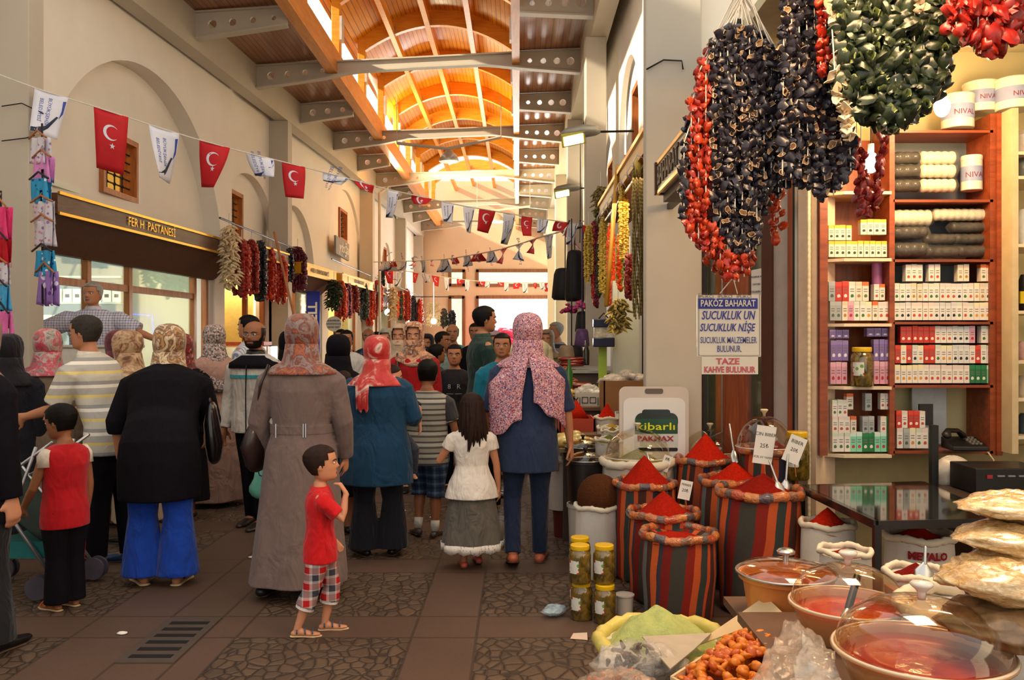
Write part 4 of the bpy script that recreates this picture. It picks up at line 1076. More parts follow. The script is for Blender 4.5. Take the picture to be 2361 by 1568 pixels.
    if kind and feet:
        sm=plain(sc,.45,.1,20,coat=.15)
        for s_ in (-1,1):
            an,fd,hz=ft[s_]; m=MB()
            if kind=='sandal':
                m.tube([an-fd*.026*U+hz*1.75,an+fd*.03*U+hz*1.8,an+fd*.09*U+hz*1.9,an+fd*.128*U+hz*1.9],[(.021*U,.005*U),(.021*U,.005*U),(.029*U,.005*U),(.016*U,.005*U)],12,side=(1,0,0),ends=True)
                o=m.build('sandal',plain('#c8b088',.6),root,world=False,smooth=True)
                st=MB()
                for q_,w_ in ((.0,.024),(.045,.027),(.085,.028)):
                    c_=an+fd*q_*U+hz*1.5; sd_=fd.cross(Vector((0,0,1))).normalized()
                    st.tube([c_+sd_*(w_*U*math.cos(R(a)))+Vector((0,0,(.012+(.032 if q_<.05 else .02)*math.sin(R(a)))*U)) for a in range(0,181,20)],.0045*U,6)
                st.build('strap',sm,o,world=False,smooth=True)
            else:
                hi=1.25 if kind=='boot' else .9
                m.tube([an-fd*.026*U+hz*.95,an+fd*.02*U+hz*.85,an+fd*.065*U+hz*1.2,an+fd*.108*U+hz*1.35,an+fd*.13*U+hz*1.4],[(.021*U,.020*U),(.024*U,.022*U*hi),(.027*U,.018*U),(.029*U,.013*U),(.019*U,.010*U)],14,side=(1,0,0),ends=True)
                o=m.build('shoe',sm,root,world=False,smooth=True)
                s2=MB().tube([an-fd*.026*U+hz*1.75,an+fd*.03*U+hz*1.8,an+fd*.09*U+hz*1.9,an+fd*.13*U+hz*1.9],[(.022*U,.004*U),(.023*U,.004*U),(.030*U,.004*U),(.018*U,.004*U)],12,side=(1,0,0),ends=True)
                s2.build('sole',plain('#5a4838' if kind!='white' else '#d0ccc4',.7),o,world=False,smooth=True)
    # garments
    def torso_garment(zb,zt=.845,wide=1.06,flare=1.0,folds=0,dep=1.0):
        zs=[z for z in (.30,.36,.42,.46,.52,.57,.62,.68,.74,.785,.81,.83,.845) if z>zb+.01 and z<zt]; zs=[zb]+zs+[zt]
        pts=[];rad=[]
        for z in zs:
            r=tor(z); k=wide*(bulk if z<.80 else 1+.4*(bulk-1)); fl=1+(flare-1)*max(0,(.62-z)/.32); waist=max(r[0],.098 if wide>1.1 else .09) if z<.72 else r[0]
            pts.append(T(V(0,0,z))); rad.append((waist*U*k*fl+.004,r[1]*U*k*fl*depth*dep+.004))
        m=MB(); m.tube(pts,rad,28,side=(1,0,0)); 
        if folds:
            n=28; q=random.Random(hash(label)%1000); ph=q.random()*6
            for j in range(len(zs)):
                am=folds*max(0,(.60-zs[j])/.3)
                for i in range(n):
                    a=2*PI*i/n; k=1+am*(math.sin(5*a+ph)+.5*math.sin(9*a+2*ph)); c_=pts[j]; p=Vector(m.v[j*n+i]); p=c_+(p-c_)*k; m.v[j*n+i]=tuple(p)
        return m
    def sleeves(m,frac,loose=1.25,which=(-1,1)):
        for s_ in which:
            sh,el,wr,hd,nn=arms[s_]; tot=.172+.148; L=frac*tot; pts=[sh+Vector((-s_*.02*U,0,.002*U))];rad=[.040*U]
            pts.append(sh.lerp(el,.12)); rad.append(.036*U*loose)
            if L<=.172:
                pts+= [sh.lerp(el,L/.172*.6),sh.lerp(el,L/.172)]; rad+=[.034*U*loose,.033*U*loose]
            else:
                pts+= [sh.lerp(el,.6),el,el.lerp(wr,(L-.172)/.148*.5),el.lerp(wr,(L-.172)/.148)]; rad+=[.032*U*loose,.029*U*loose,.027*U*loose,.024*U*loose]
            m.tube(pts,[r*(.6+.4*bulk) for r in rad],14,ends=False)
    if bottom:
        bk=bottom.get('kind','trousers'); bm=bottom['mat']; m=MB()
        if bk in('trousers','shorts'):
            hem=bottom.get('hem',1.0); fl=bottom.get('flare',1.0); th=bottom.get('thick',1.15)
            m.tube([V(0,0,.44),V(0,0,.48),V(0,0,.54),V(0,0,.58)],[(.088*U*bulk,.066*U*bulk),(.104*U*bulk,.078*U*bulk*depth),(.100*U*bulk,.074*U*bulk*depth),(.092*U*bulk,.064*U*bulk)],24,side=(1,0,0))
            for s_ in (-1,1):
                hp,kn,an,fa=legs[s_]; tot=.235+.222; L=hem*tot; ph=s_*1.3
                pts=[hp+Vector((0,0,.02*U)),hp.lerp(kn,.35),hp.lerp(kn,.75)]; rad=[.056*U*th*min(bulk,1.2),.052*U*th*min(bulk,1.2),.042*U*th]
                if L>.24:
                    e=(L-.235)/.222; pts+=[kn,kn.lerp(an,e*.5),kn.lerp(an,e)]; rad+=[.038*U*th,.036*U*th*(.5+.5*fl),.034*U*th*fl]
                m.tube(pts,rad,16)
            o=m.build('trousers' if bk=='trousers' else 'shorts',bm,root,world=False,remesh=vox)
        else:
            hem=bottom.get('hem',.10); fl=bottom.get('flare',1.5); zs=[hem,hem+.015,hem+.06,hem+(.56-hem)*.35,hem+(.56-hem)*.6,hem+(.56-hem)*.85,.58]; n=56; rr=[]; q=random.Random(len(label)); ph=q.random()*6; am=bottom.get('folds',.07); sw=bottom.get('sway',0)
            for z in zs:
                u=(.58-z)/(.58-hem); w_=(.092+.02*min(1,u*3)+.055*(fl-1)*u)*bulk; d_=(.068+.014*min(1,u*3)+.05*(fl-1)*u)*bulk*depth
                rr.append([V(0,0,z)+Vector((math.cos(2*PI*i/n)*w_*U*(1+am*u*(math.sin(7*2*PI*i/n+ph)+.5*math.sin(12*2*PI*i/n+ph*2))),math.sin(2*PI*i/n)*d_*U*(1+am*u*math.sin(7*2*PI*i/n+ph))+sw*u*u*U,0)) for i in range(n)])
            m.rings(rr); o=m.build('skirt',bm,root,world=False,smooth=True,auto=60)
            if bottom.get('lace'):
                l=MB(); rr=[]
                for k_,z in enumerate((hem-.028,hem+.02)):
                    rr.append([V(0,0,z+(.008*math.sin(i*PI/2) if k_==0 else 0))+Vector((p.x*1.012,p.y*1.012,0)) for i,p in enumerate([Vector((r_[0],r_[1],0)) for r_ in m.v[:n]])])
                l.rings(rr,cap=False); l.build('lace_trim',floral('lace_weave','#efe6dc',['#a89c90'],60,thr=.28),root,world=False,smooth=True,solid=.002)
    if dress:
        hem=dress.get('hem',.06); fl=dress.get('flare',1.35); am=dress.get('folds',.05)
        zs=[hem,hem+.10,.25,.35,.44,.52,.57,.62,.68,.74,.785,.81,.83,.845]; zs=[z for z in zs if z>=hem]; n=56; rr=[]; q=random.Random(len(label)*3); ph=q.random()*6; belt=dress.get('belt')
        for z in zs:
            r=tor(max(z,.46)); u=max(0,(.60-z)/(.60-hem)); w_=(r[0]+.008+.062*(fl-1)*u*2)*(bulk if z<.8 else 1+.4*(bulk-1)); d_=(r[1]+.008+.06*(fl-1)*u*2)*bulk*depth*(1 if z<.8 else .95)
            if not belt and z<.72 and z>.5: w_=max(w_,.108*bulk)
            c_=T(V(0,0,z)); rr.append([c_+Vector((math.cos(2*PI*i/n)*w_*U*(1+am*u*(math.sin(6*2*PI*i/n+ph)+.5*math.sin(11*2*PI*i/n+ph*2))),math.sin(2*PI*i/n)*d_*U*(1+am*u*math.sin(6*2*PI*i/n+ph))+dress.get('sway',0)*u*u*U,0)) for i in range(n)])
        m=MB(); m.rings(rr); sleeves(m,dress.get('sleeve',1.0),dress.get('loose',1.3)); m.build('long_coat' if dress.get('coat') else 'dress',dress['mat'],root,world=False,remesh=vox)
        if belt:
            bb=MB(); r=tor(.60); bb.tube([T(V(0,0,.585)),T(V(0,0,.615))],[(U*(r[0]+.014)*bulk,U*(r[1]+.014)*bulk*depth)]*2,32,side=(1,0,0)); bb.build('belt',belt,root,world=False,smooth=True,auto=50)
            for x in (-.07,.02,.028):
                MB().tube([T(V(x*bulk,-(r[1]*.9+.018)*bulk*depth,.575)),T(V(x*bulk,-(r[1]*.9+.018)*bulk*depth,.625))],.0035*U,6).build('belt_loop',M_METAL,root,world=False)
    if top:
        m=torso_garment(top.get('hem',.46),wide=top.get('wide',1.08),flare=top.get('flare',1.0),folds=top.get('folds',.02)); 
        if top.get('sleeve',.5)>0: sleeves(m,top.get('sleeve',.5),top.get('loose',1.25))
        m.build(top.get('name','shirt'),top['mat'],root,world=False,remesh=vox)
        if top.get('sleeve2'):
            m=MB(); sleeves(m,top['sleeve2'][0],1.33); m.build('sleeves',top['sleeve2'][1],root,world=False,remesh=vox)
        if top.get('collar'):
            c_=MB(); c_.tube([neck-Vector((0,0,.016*U)),neck+Vector((0,-.002*U,.014*U))],[(.052*U,.050*U),(.042*U,.042*U)],20,cap=False); c_.build('collar',top['collar'],root,world=False,smooth=True,solid=.006)
        if top.get('stripe'):
            z,mt=top['stripe']; r=tor(z); k=top.get('wide',1.08)*bulk
            MB().tube([T(V(0,0,z-.008)),T(V(0,0,z+.008))],[((r[0]*k+.008)*U,(r[1]*k*depth+.008)*U)]*2,28,side=(1,0,0)).build('chest_stripe',mt,root,world=False,smooth=True,auto=50)
            MB().tube([T(V(0,r[1]*k+.011,top.get('hem',.46)+.005)),T(V(0,r[1]*k+.014,.66)),T(V(0,r[1]*k+.008,.79))],.0035*U,6).build('zip',M_BLACK,root,world=False)
        if top.get('print'):
            r=tor(.70); k=top.get('wide',1.08)*bulk; txt,mt,sz,zz,side=top['print']
            b_=text_mesh(txt,sz,.001); mm=MB(); M_=basis(T(V(0,side*(r[1]*k+.010),zz)),(-side,0,0),(0,0,1)); 
            for (x,y,z) in b_.v: p=M_@Vector((x,y,z)); p.y-=side*(x*x*3.2); mm.v.append(tuple(p))
            mm.f=b_.f; mm.m=b_.m; mm.build('shirt_print',mt,root,world=False)
    # head dress
    hk=hair[0]
    if hk=='hair':
        hm=M_HAIR[hair[1]]; m=MB(); ln=hair[2] if len(hair)>2 else 'short'; rs=random.Random(len(label))
        def sk(th,v):
            a=abs(th)
            if ln=='balding': return not (.25<v<.74 and a>1.15)
            if a<1.05: return v<.80-(.06 if a<.4 else 0)*0
            if a<1.45: return v<.62 if a<1.25 else v<.48
            if a<1.85: return v<.42
            return v<.20
        head_grid(m,HM,hH,grow=.028 if ln!='long' else .05,face=False,skip=sk,nt=44,nv=34)
        m.build('hair',hm,root,world=False,smooth=True,solid=-.02*hH)
        if ln=='long':
            m=MB()
            for i in range(22):
                a=PI+rs.uniform(-1.35,1.35); p0=HM@(head_pt(a,.62,1.02,False)*hH); L=rs.uniform(.75,1.25)*hH; dx=rs.uniform(-.12,.12)*hH
                m.tube([p0+Vector((0,0,.1*hH)),p0+Vector((dx*.3,-.05*hH,-.35*hH)),p0+Vector((dx,-.10*hH,-.35*hH-L*.5)),p0+Vector((dx*1.8,-.05*hH,-.3*hH-L))],[.07*hH,.10*hH,.085*hH,.012*hH],8,ends=True)
            m.build('hair_lengths',hm,root,world=False,smooth=True)
    elif hk=='scarf':
        sm=hair[1]; m=MB()
        op=hair[3] if len(hair)>3 else .78
        def sk(th,v): return abs(th)<op*(1-.25*max(0,(v-.45)/.35)) and v<.80 and v>.06
        head_grid(m,HM,hH,grow=.115,face=False,skip=sk,nt=44,nv=30)
        m.build('headscarf',sm,root,world=False,smooth=True,solid=-.03*hH)
        d=hair[2] if len(hair)>2 else {}
        zlow=d.get('z',.765); n=48; m=MB(); rr=[]; ph=len(label)
        for j in range(9):
            u=j/8; 
            if u<.35:
                q=u/.35; c_=HM@Vector((0,-.03*hH,.30*hH*(1-q)+0)); c_=c_.lerp(neck,q*.9); w_=(.42*hH*(1-q)+.066*U*q); d_=(.44*hH*(1-q)+.068*U*q)
            else:
                q=(u-.35)/.65; z=.845+(zlow-.845)*q; c_=T(V(0,0,z)); r=tor(z); w_=max(.062,min((r[0]+.014)*(1+.4*(bulk-1)),.062+.075*q**.7))*U; d_=max(.064*U,(r[1]+.018)*U*bulk*depth)*(.95+.08*q)
            back=d.get('back',0)
            rr.append([c_+Vector((math.cos(2*PI*i/n)*w_*(1+.035*u*math.sin(9*2*PI*i/n+ph)),math.sin(2*PI*i/n)*d_*(1+.05*u*math.sin(8*2*PI*i/n+ph)),(0 if u<.36 else -back*U*u*max(0,-math.sin(2*PI*i/n))**d.get('pow',2)-d.get('front',0)*U*u*max(0,math.sin(2*PI*i/n))**3))) for i in range(n)])
        m.rings(rr,cap=False); m.build('scarf_drape',sm,root,world=False,smooth=True,solid=.006)
        if d.get('tail'):
            for (x0,x1,zt_,zb_) in d['tail']:
                m=MB(); nu,nv=8,16
                for j in range(nv+1):
                    z=zt_+(zb_-zt_)*j/nv; r=tor(max(z,.5))
                    for i in range(nu+1):
                        x=x0+(x1-x0)*i/nu; x=x*(1-.12*j/nv); w_=(r[0]+.012)*bulk; yy=-(r[1]+.016)*bulk*depth*math.sqrt(max(.05,1-min(1,abs(x)/(w_*1.18))**2)); m.v.append(tuple(T(V(x,yy-.008-.006*math.sin(i*2.1+j*.3),z+.012*math.sin(i*1.7)*(j/nv)))))
                for j in range(nv):
                    for i in range(nu): q_=j*(nu+1)+i; m.face(q_,q_+1,q_+nu+2,q_+nu+1)
                m.build('scarf_tail',sm,root,world=False,smooth=True,solid=.006)
    # face details
    rel=math.cos(R(face)+lk)
    if eyes and rel<.75:
        for s_ in (-1,1):
            e=HM@(head_pt(s_*.40,.50)*hH*1.0)
            e=HM@(Vector((s_*.145,.365,.50))*hH)
            o=MB().ell(e,.062*hH,.035*hH,.03*hH,10,8,M=Matrix.Rotation(lk,4,'Z')).build('eye',M_EYE,root,world=False,smooth=True)
            MB().ell(HM@(Vector((s_*.145,.392,.50))*hH),.028*hH,.014*hH,.028*hH,8,6,M=Matrix.Rotation(lk,4,'Z')).build('iris',M_IRIS,o,world=False,smooth=True)
            br=[HM@(head_pt(s_*a,v_,1.0)*hH)+(HM.to_3x3()@Vector((0,.008*hH,0))) for a,v_ in ((.16,.575),(.40,.60),(.66,.575))]
            MB().tube(br,[.012*hH,.016*hH,.008*hH],6).build('eyebrow',M_HAIR['black' if hk=='scarf' else hair[1]],root,world=False,smooth=True)
        for vv,rz_ in ((.228,.016),(.192,.018)):
            MB().tube([HM@(head_pt(a,vv,1.0)*hH)+(HM.to_3x3()@Vector((0,.004*hH,0))) for a in (-.28,-.14,0,.14,.28)],[.004*hH,rz_*hH,rz_*hH,rz_*hH,.004*hH],8).build('lip',M_LIP,root,world=False,smooth=True)
    if beard:
        m=MB()
        def sk(th,v):
            a=abs(th); 
            if a>1.35: return True
            if a<.33 and .165<v<.245: return True
            return v>(.29 if a<.8 else .29+(a-.8)*.5)
        head_grid(m,HM,hH,grow=.03,skip=sk,nt=60,nv=60); m.build('beard',M_HAIR[beard],root,world=False,smooth=True)
    if moust: MB().tube([HM@(head_pt(a,.262,1.0)*hH)+(HM.to_3x3()@Vector((0,.012*hH,0))) for a in (-.3,-.12,0,.12,.3)],[.01*hH,.024*hH,.02*hH,.024*hH,.01*hH],8).build('moustache',M_HAIR[moust],root,world=False,smooth=True)
    if glasses:
        g=MB()
        for s_ in (-1,1):
            c_=Vector((s_*.15,.44,.50)); g.tube([HM@((c_+Vector((.085*math.cos(a),0,.06*math.sin(a))))*hH) for a in [2*PI*i/14 for i in range(15)]],.008*hH,5)
            g.tube([HM@(Vector((s_*.235,.43,.51))*hH),HM@(Vector((s_*.36,.0,.50))*hH)],.007*hH,5)
        g.tube([HM@(Vector((-.065,.445,.51))*hH),HM@(Vector((.065,.445,.51))*hH)],.007*hH,5); g.build('spectacles',M_METAL,root,world=False)
    ctx=dict(root=root,U=U,V=V,T=T,arms=arms,legs=legs,HM=HM,hH=hH,neck=neck,tor=tor,bulk=bulk)
    if extra: extra(ctx)
    return ctx
def at(px,Y): return ((px-VX)/F*Y,Y,0)
WALKL=dict(lleg=((0,.22,-1),(0,.02,-1),0),rleg=((0,-.18,-1),(0,-.42,-1),0))
WALKR=dict(rleg=((0,.22,-1),(0,.02,-1),0),lleg=((0,-.18,-1),(0,-.42,-1),0))
C_NAVY=cloth('#16304e'); C_DENIM=cloth('#24304c'); C_BLACK=cloth('#100d14'); C_TEALN=cloth('#123a56')
# ---- woman in floral scarf and denim
SC_FLOR=floral('scarf_pink_flowers','#d89a9c',['#a83a50','#45486e','#ecc8c4','#6a5a8a'],52,thr=.33,dist=.03)
def ex(c):
    U,V,T,root=c['U'],c['V'],c['T'],c['root']
    for s_ in (-1,1):
        sh,el,wr,hd,nn=c['arms'][s_]
        MB().tube([sh.lerp(el,.80),sh.lerp(el,1.0)],[.040*U,.040*U],16).build('rolled_cuff',C_DENIM,root,world=False,smooth=True,auto=50)
    # wide shawl halves over shoulders and back
    for (x0,x1,zb,zb2) in ((-.158,-.028,.50,.60),(.018,.152,.66,.555)):
        m=MB(); nu,nv=12,18
        for j in range(nv+1):
            v=j/nv
            for i in range(nu+1):
                u=i/nu; xi=(x1 if x0<0 else x0)*min(1,.05+v*1.5); xa,xb=(x0,xi) if x0<0 else (xi,x1); x=xa+(xb-xa)*u; zbb=zb+(zb2-zb)*u; zt_=.845-.25*max(0,abs(x)-.075)**1.0; z=zt_+(zbb-zt_)*v
                w_=.155; yy=-(.088)*math.sqrt(max(.02,1-min(1,abs(x)/w_)**2))-.012-.006*math.sin(u*9+v*3)
                m.v.append(tuple(T(V(x*(.55+.45*min(1,v*3.5)),yy*(.7+.3*min(1,v*3)),z+.008*math.sin(u*11)*v))))
        for j in range(nv):
            for i in range(nu): q=j*(nu+1)+i; m.face(q,q+1,q+nu+2,q+nu+1)
        m.build('shawl_half',SC_FLOR,root,world=False,smooth=True,solid=.008)
person('woman walking away in a floral pink headscarf, denim tunic and dark jeans',at(1217,6.1),2,1.70,skin='tan',hair=('scarf',SC_FLOR,{'z':.80}),top=dict(mat=C_DENIM,hem=.375,sleeve=.55,flare=1.08,wide=1.08,name='tunic'),bottom=dict(mat=cloth('#141f38'),thick=.98,flare=.95),shoes=('shoe','#b05a3c'),rleg=((0,.05,-1),(0,-.02,-1),8),lleg=((-.06,-.02,-1),(0,-.5,-1),0),larm=((-.28,.05,-1),(.05,.25,-1)),rarm=((.30,-.02,-1),(.12,.15,-1)),vox=.007,extra=ex,bulk=1.05)
# ---- girl
def ex(c):
    pass
person('small girl walking away in a white top and long grey skirt with lace hem',at(1088,5.95),8,1.19,hh=.168,skin='tan',hair=('hair','brown','long'),top=dict(mat=cloth('#dcd2c6'),hem=.425,sleeve=.26,flare=1.75,folds=.03,wide=1.06,name='blouse'),bottom=dict(kind='skirt',mat=cloth('#5e5850',wr=.9),hem=.135,flare=2.35,folds=.06,lace=True),shoes=('shoe','#c8584c'),lleg=((0,.05,-1),(0,0,-1),0),rleg=((0,.25,-1),(0,.1,-1),0),larm=((-.6,.2,-1),(.2,.8,.15)),rarm=((.25,-.02,-1),(.1,.1,-1)),vox=.006)
# ---- boy in striped tee and plaid shorts
def ex(c):
    U,root=c['U'],c['root']
    for s_ in (-1,1):
        hp,kn,an,fa=c['legs'][s_]
        MB().tube([kn.lerp(an,.72),an],[.026*U,.025*U],12).build('sock',cloth('#c8c2b8'),root,world=False,smooth=True)
person('boy walking away in a grey striped shirt and blue plaid shorts',at(985,6.9),-6,1.40,hh=.152,skin='dark',hair=('hair','black'),top=dict(mat=stripes('shirt_grey_stripes',[(.35,'#9a9588'),(.2,'#5c5a56'),(.3,'#b4ada0'),(.15,'#4c4a48')],'Z',.085),hem=.42,sleeve=.40,wide=1.12,sleeve2=(.38,cloth('#3a3638'))),bottom=dict(kind='shorts',mat=plaid('blue_plaid','#2c3a54','#5a7090','#18243a',.07),hem=.58,thick=1.35,flare=1.25),shoes=('shoe','#3a322c'),lleg=((0,.2,-1),(0,-.25,-1),-25),rleg=((0,-.02,-1),(0,-.12,-1),10),larm=((-.5,.25,-1),(.3,.9,.2)),rarm=((.3,0,-1),(.1,.2,-1)),vox=.008,extra=ex,bulk=1.08)
# ---- woman in blue tunic with a child on her shoulder
SC_RED=swirl('scarf_red_white',['#9c1018','#b82020','#c43830','#e0c8ba','#a81420'],5,dist=1.5)
person('woman walking away in a dark blue tunic and black wide trousers, red and white headscarf',at(868,6.25),-4,1.55,skin='fair',hair=('scarf',SC_RED,{'z':.79,'tail':[(-.075,-.01,.83,.68)]}),top=dict(mat=C_TEALN,hem=.34,sleeve=.55,flare=1.25,folds=.03,wide=1.14,name='tunic'),bottom=dict(mat=cloth('#151520'),thick=1.3,flare=1.75),shoes=('shoe','#0c0a0c'),lleg=((-.02,.05,-1),(0,.02,-1),-35),rleg=((.06,.16,-1),(0,.0,-1),0),larm=((-.55,.2,-.8),(.5,.85,.35)),rarm=((.35,.1,-1),(-.6,.8,.3)),vox=.008,bulk=1.22)
person('small child asleep on the blue tunic woman\'s shoulder, dark shirt and short brown hair',(-.93,6.40,.55),200,.95,hh=.19,skin='fair',hair=('hair','brown'),top=dict(mat=cloth('#2a2628'),hem=.45,sleeve=.5),bottom=dict(mat=cloth('#3a3c48')),shoes=(None,''),larm=((-.5,.7,-.45),(.05,.4,-1)),rarm=((.3,.9,-.1),(0,.4,-1)),look=232,tilt=18,pitch=-8,vox=.007,lleg=((-.5,.8,-.6),(0,-.3,-1),0),rleg=((.5,.8,-.6),(0,-.3,-1),0),lean=8,feet=False)
person('toddler in orange held in front of the blue tunic woman, only arm seen',(-1.30,6.50,.62),185,.82,hh=.2,skin='fair',hair=('hair','brown'),top=dict(mat=cloth('#e0583c'),hem=.42,sleeve=1.0,loose=1.5),bottom=dict(mat=cloth('#c04838')),shoes=(None,''),vox=.008,lleg=((-.5,.8,-.6),(0,-.3,-1),0),rleg=((.5,.8,-.6),(0,-.3,-1),0),feet=False,lean=14,pitch=-20)
# ---- woman in long grey coat
SC_BR=swirl('scarf_copper_silver',['#3c1a1a','#a85a34','#6e2c22','#8c7c76','#6e2c20','#8c5034'],6,dist=2.2)
C_COAT=cloth('#6f5d58',wr=.35)
def ex(c):
    U,V,T,root=c['U'],c['V'],c['T'],c['root']
    sh,el,wr,hd,nn=c['arms'][-1]
    b=T(V(-.165,.06,.585))
    # dark shoulder bag
    MB().tube([T(V(-.115,-.02,.835)),T(V(-.14,-.04,.76)),T(V(-.155,-.01,.68)),T(V(-.165,.03,.63))],[(.016*U,.006*U)]*4,8,side=(0,1,0)).build('bag_strap',M_BAG,root,world=False,smooth=True)
    m=MB(); m.tube([b+Vector((0,0,.035*U)),b+Vector((0,0,.0)),b+Vector((-.01*U,0,-.06*U)),b+Vector((-.01*U,0,-.10*U))],[(.055*U,.022*U),(.085*U,.035*U),(.095*U,.045*U),(.075*U,.035*U)],18,side=(.3,1,0),ends=True)
    m.build('shoulder_bag',M_BAG,root,world=False,smooth=True)
M_BAG=plain('#2c1c1a',.4,.3,20,bump=.5,bscale=30,coat=.2)
person('woman walking away in a long belted grey coat and copper silver headscarf',at(695,5.4),4,1.68,skin='fair',hair=('scarf',SC_BR,{'z':.80}),dress=dict(mat=C_COAT,hem=.055,flare=1.42,coat=True,belt=C_COAT,sleeve=1.0,sway=-.05,folds=.05),shoes=('shoe','#0c0a0c'),rleg=((0,.18,-1),(0,.02,-1),0),lleg=((-.16,-.16,-1),(-.14,-.30,-1),0),larm=((-.28,.06,-1),(.1,.5,-1)),rarm=((.22,.1,-1),(.0,.45,-1)),vox=.007,extra=ex,bulk=1.08)
# ---- boy in red tee and plaid shorts
def ex(c):
    U,root=c['U'],c['root']
    for s_ in (-1,1):
        hp,kn,an,fa=c['legs'][s_]; e=.42
        MB().tube([kn.lerp(an,e-.06),kn.lerp(an,e+.03)],[.052*U,.052*U],16).build('turned_cuff',cloth('#d8d0c8'),root,world=False,smooth=True,auto=50)
person('small boy in red shirt and red white plaid shorts walking right, hand at mouth',at(738,4.62),-78,1.02,hh=.185,skin='fair',hair=('hair','brown'),top=dict(mat=cloth('#c81218',wr=.6),hem=.42,sleeve=.42,wide=1.12,folds=.03,loose=1.35),bottom=dict(kind='shorts',mat=plaid('red_white_plaid','#c8bcb4','#b01c20','#3a3c4c',.085,.38,('Y','Z')),hem=.70,thick=1.25,flare=1.35),shoes=('sandal','#3a4a66'),rleg=((0,-.22,-1),(0,-.36,-1),0),lleg=((0,.30,-1),(0,-.20,-1),0),rarm=((.12,.75,-.7),(-.25,.12,1),(-.2,-.5,.8),(-.3,-1,0)),larm=((-.2,-.1,-1),(0,.6,-.8)),vox=.0055,extra=ex,pitch=4,curl=.9)
# ---- man with beard in white and black jacket
person('bearded man in white jacket with black shoulders and turquoise chest stripe',at(590,7.3),168,1.70,skin='dark',hair=('hair','dgrey','balding'),top=dict(mat=cloth('#b8b2aa'),hem=.46,sleeve=1.0,wide=1.15,loose=1.3,stripe=(.735,cloth('#2a8a92')),name='jacket',collar=M_BLACK),bottom=dict(mat=C_BLACK,thick=1.1),shoes=('shoe','#241c18'),beard='black',glasses=True,look=172,lleg=((0,.1,-1),(0,0,-1),0),rleg=((0,-.1,-1),(0,-.15,-1),0),larm=((-.2,-.05,-1),(.1,.2,-1)),rarm=((.25,-.1,-1),(.1,.2,-1)),vox=.008,
 extra=lambda c:(MB().tube([c['T'](c['V'](0,0,.775)),c['T'](c['V'](0,0,.80)),c['T'](c['V'](0,0,.838))],[(.140*c['U'],.094*c['U']),(.138*c['U'],.088*c['U']),(.070*c['U'],.066*c['U'])],28,side=(1,0,0)).build('black_yoke',C_BLACK,c['root'],world=False,smooth=True)))
# ---- woman in pinkish coat
SC_GR=floral('scarf_grey_leopard','#8a7a76',['#4a3c40','#b89a90','#c8b8b0'],34,thr=.4,dist=.05)
person('woman in a pale pinkish long coat and grey patterned headscarf, back half turned',at(495,8.25),35,1.66,skin='fair',hair=('scarf',SC_GR,{'z':.76,'back':.12}),dress=dict(mat=cloth('#b08878',wr=.5),hem=.025,flare=1.45,coat=True,folds=.06,loose=1.45),bottom=dict(mat=C_BLACK),shoes=('shoe','#141014'),larm=((-.2,.2,-1),(.2,1,.1)),rarm=((.2,.3,-1),(-.2,1,.15)),vox=.009,bulk=1.12)
# ---- big woman black top blue trousers
SC_GOLD=swirl('scarf_gold_brown',['#3a2418','#c89a5c','#6a3c24','#e0c8a0','#8a5a30'],7,dist=2.8)
def ex(c):
    U,V,T,root=c['U'],c['V'],c['T'],c['root']
    b=T(V(.175,.03,.62)); m=MB(); m.tube([b+Vector((0,0,.05*U)),b,b+Vector((.01*U,0,-.08*U)),b+Vector((.01*U,0,-.12*U))],[(.05*U,.02*U),(.06*U,.03*U),(.065*U,.035*U),(.055*U,.028*U)],16,side=(0,1,0),ends=True)
    m.build('handbag',plain('#0f0c10',.3,.2,20,coat=.5),root,world=False,smooth=True)
    MB().tube([T(V(.125,.0,.82)),T(V(.155,.02,.74)),T(V(.175,.03,.67))],.007*U,8).build('bag_strap',M_BAG,root,world=False,smooth=True)
person('heavy woman in black tunic and bright blue wide trousers, gold brown headscarf',at(368,5.55),12,1.70,skin='tan',hair=('scarf',SC_GOLD,{'z':.80}),top=dict(mat=C_BLACK,hem=.32,sleeve=.66,flare=1.12,wide=1.16,name='tunic',folds=.02,loose=1.45),bottom=dict(mat=cloth('#123ea0',wr=.7),thick=1.38,flare=1.7),shoes=('sandal','#14202c'),lean=30,pitch=-8,lleg=((-.03,.05,-1),(0,.0,-1),-25),rleg=((.06,-.05,-1),(0,-.02,-1),10),larm=((-.40,-.10,-1),(.05,.15,-1)),rarm=((.25,.3,-1),(0,.9,-.4)),vox=.009,bulk=1.12,extra=ex,depth=1.1)
# ---- man in striped polo leaning left
person('grey haired man with spectacles in a white yellow striped polo, leaning left',at(258,6.05),78,1.74,skin='tan',hair=('hair','dgrey'),top=dict(mat=stripes('polo_bands',[(.3,'#c8c0b0'),(.12,'#e0c878'),(.28,'#b4aea6'),(.14,'#ece4d4'),(.16,'#9c9894')],'Z',.16),hem=.44,sleeve=.48,wide=1.18,loose=1.5,collar=cloth('#d8d0c0'),name='polo_shirt'),bottom=dict(mat=C_BLACK,thick=1.2),shoes=('shoe','#34507c'),glasses=True,lean=17,look=84,pitch=-4,larm=((-.1,.5,-1),(.05,1,-.25)),rarm=((.1,.45,-1),(-.1,1,-.25)),vox=.008,bulk=1.0,depth=.9,moust=None,rleg=((.0,-.12,-1),(0,-.1,-1),0),lleg=((-.0,.1,-1),(0,.05,-1),0))
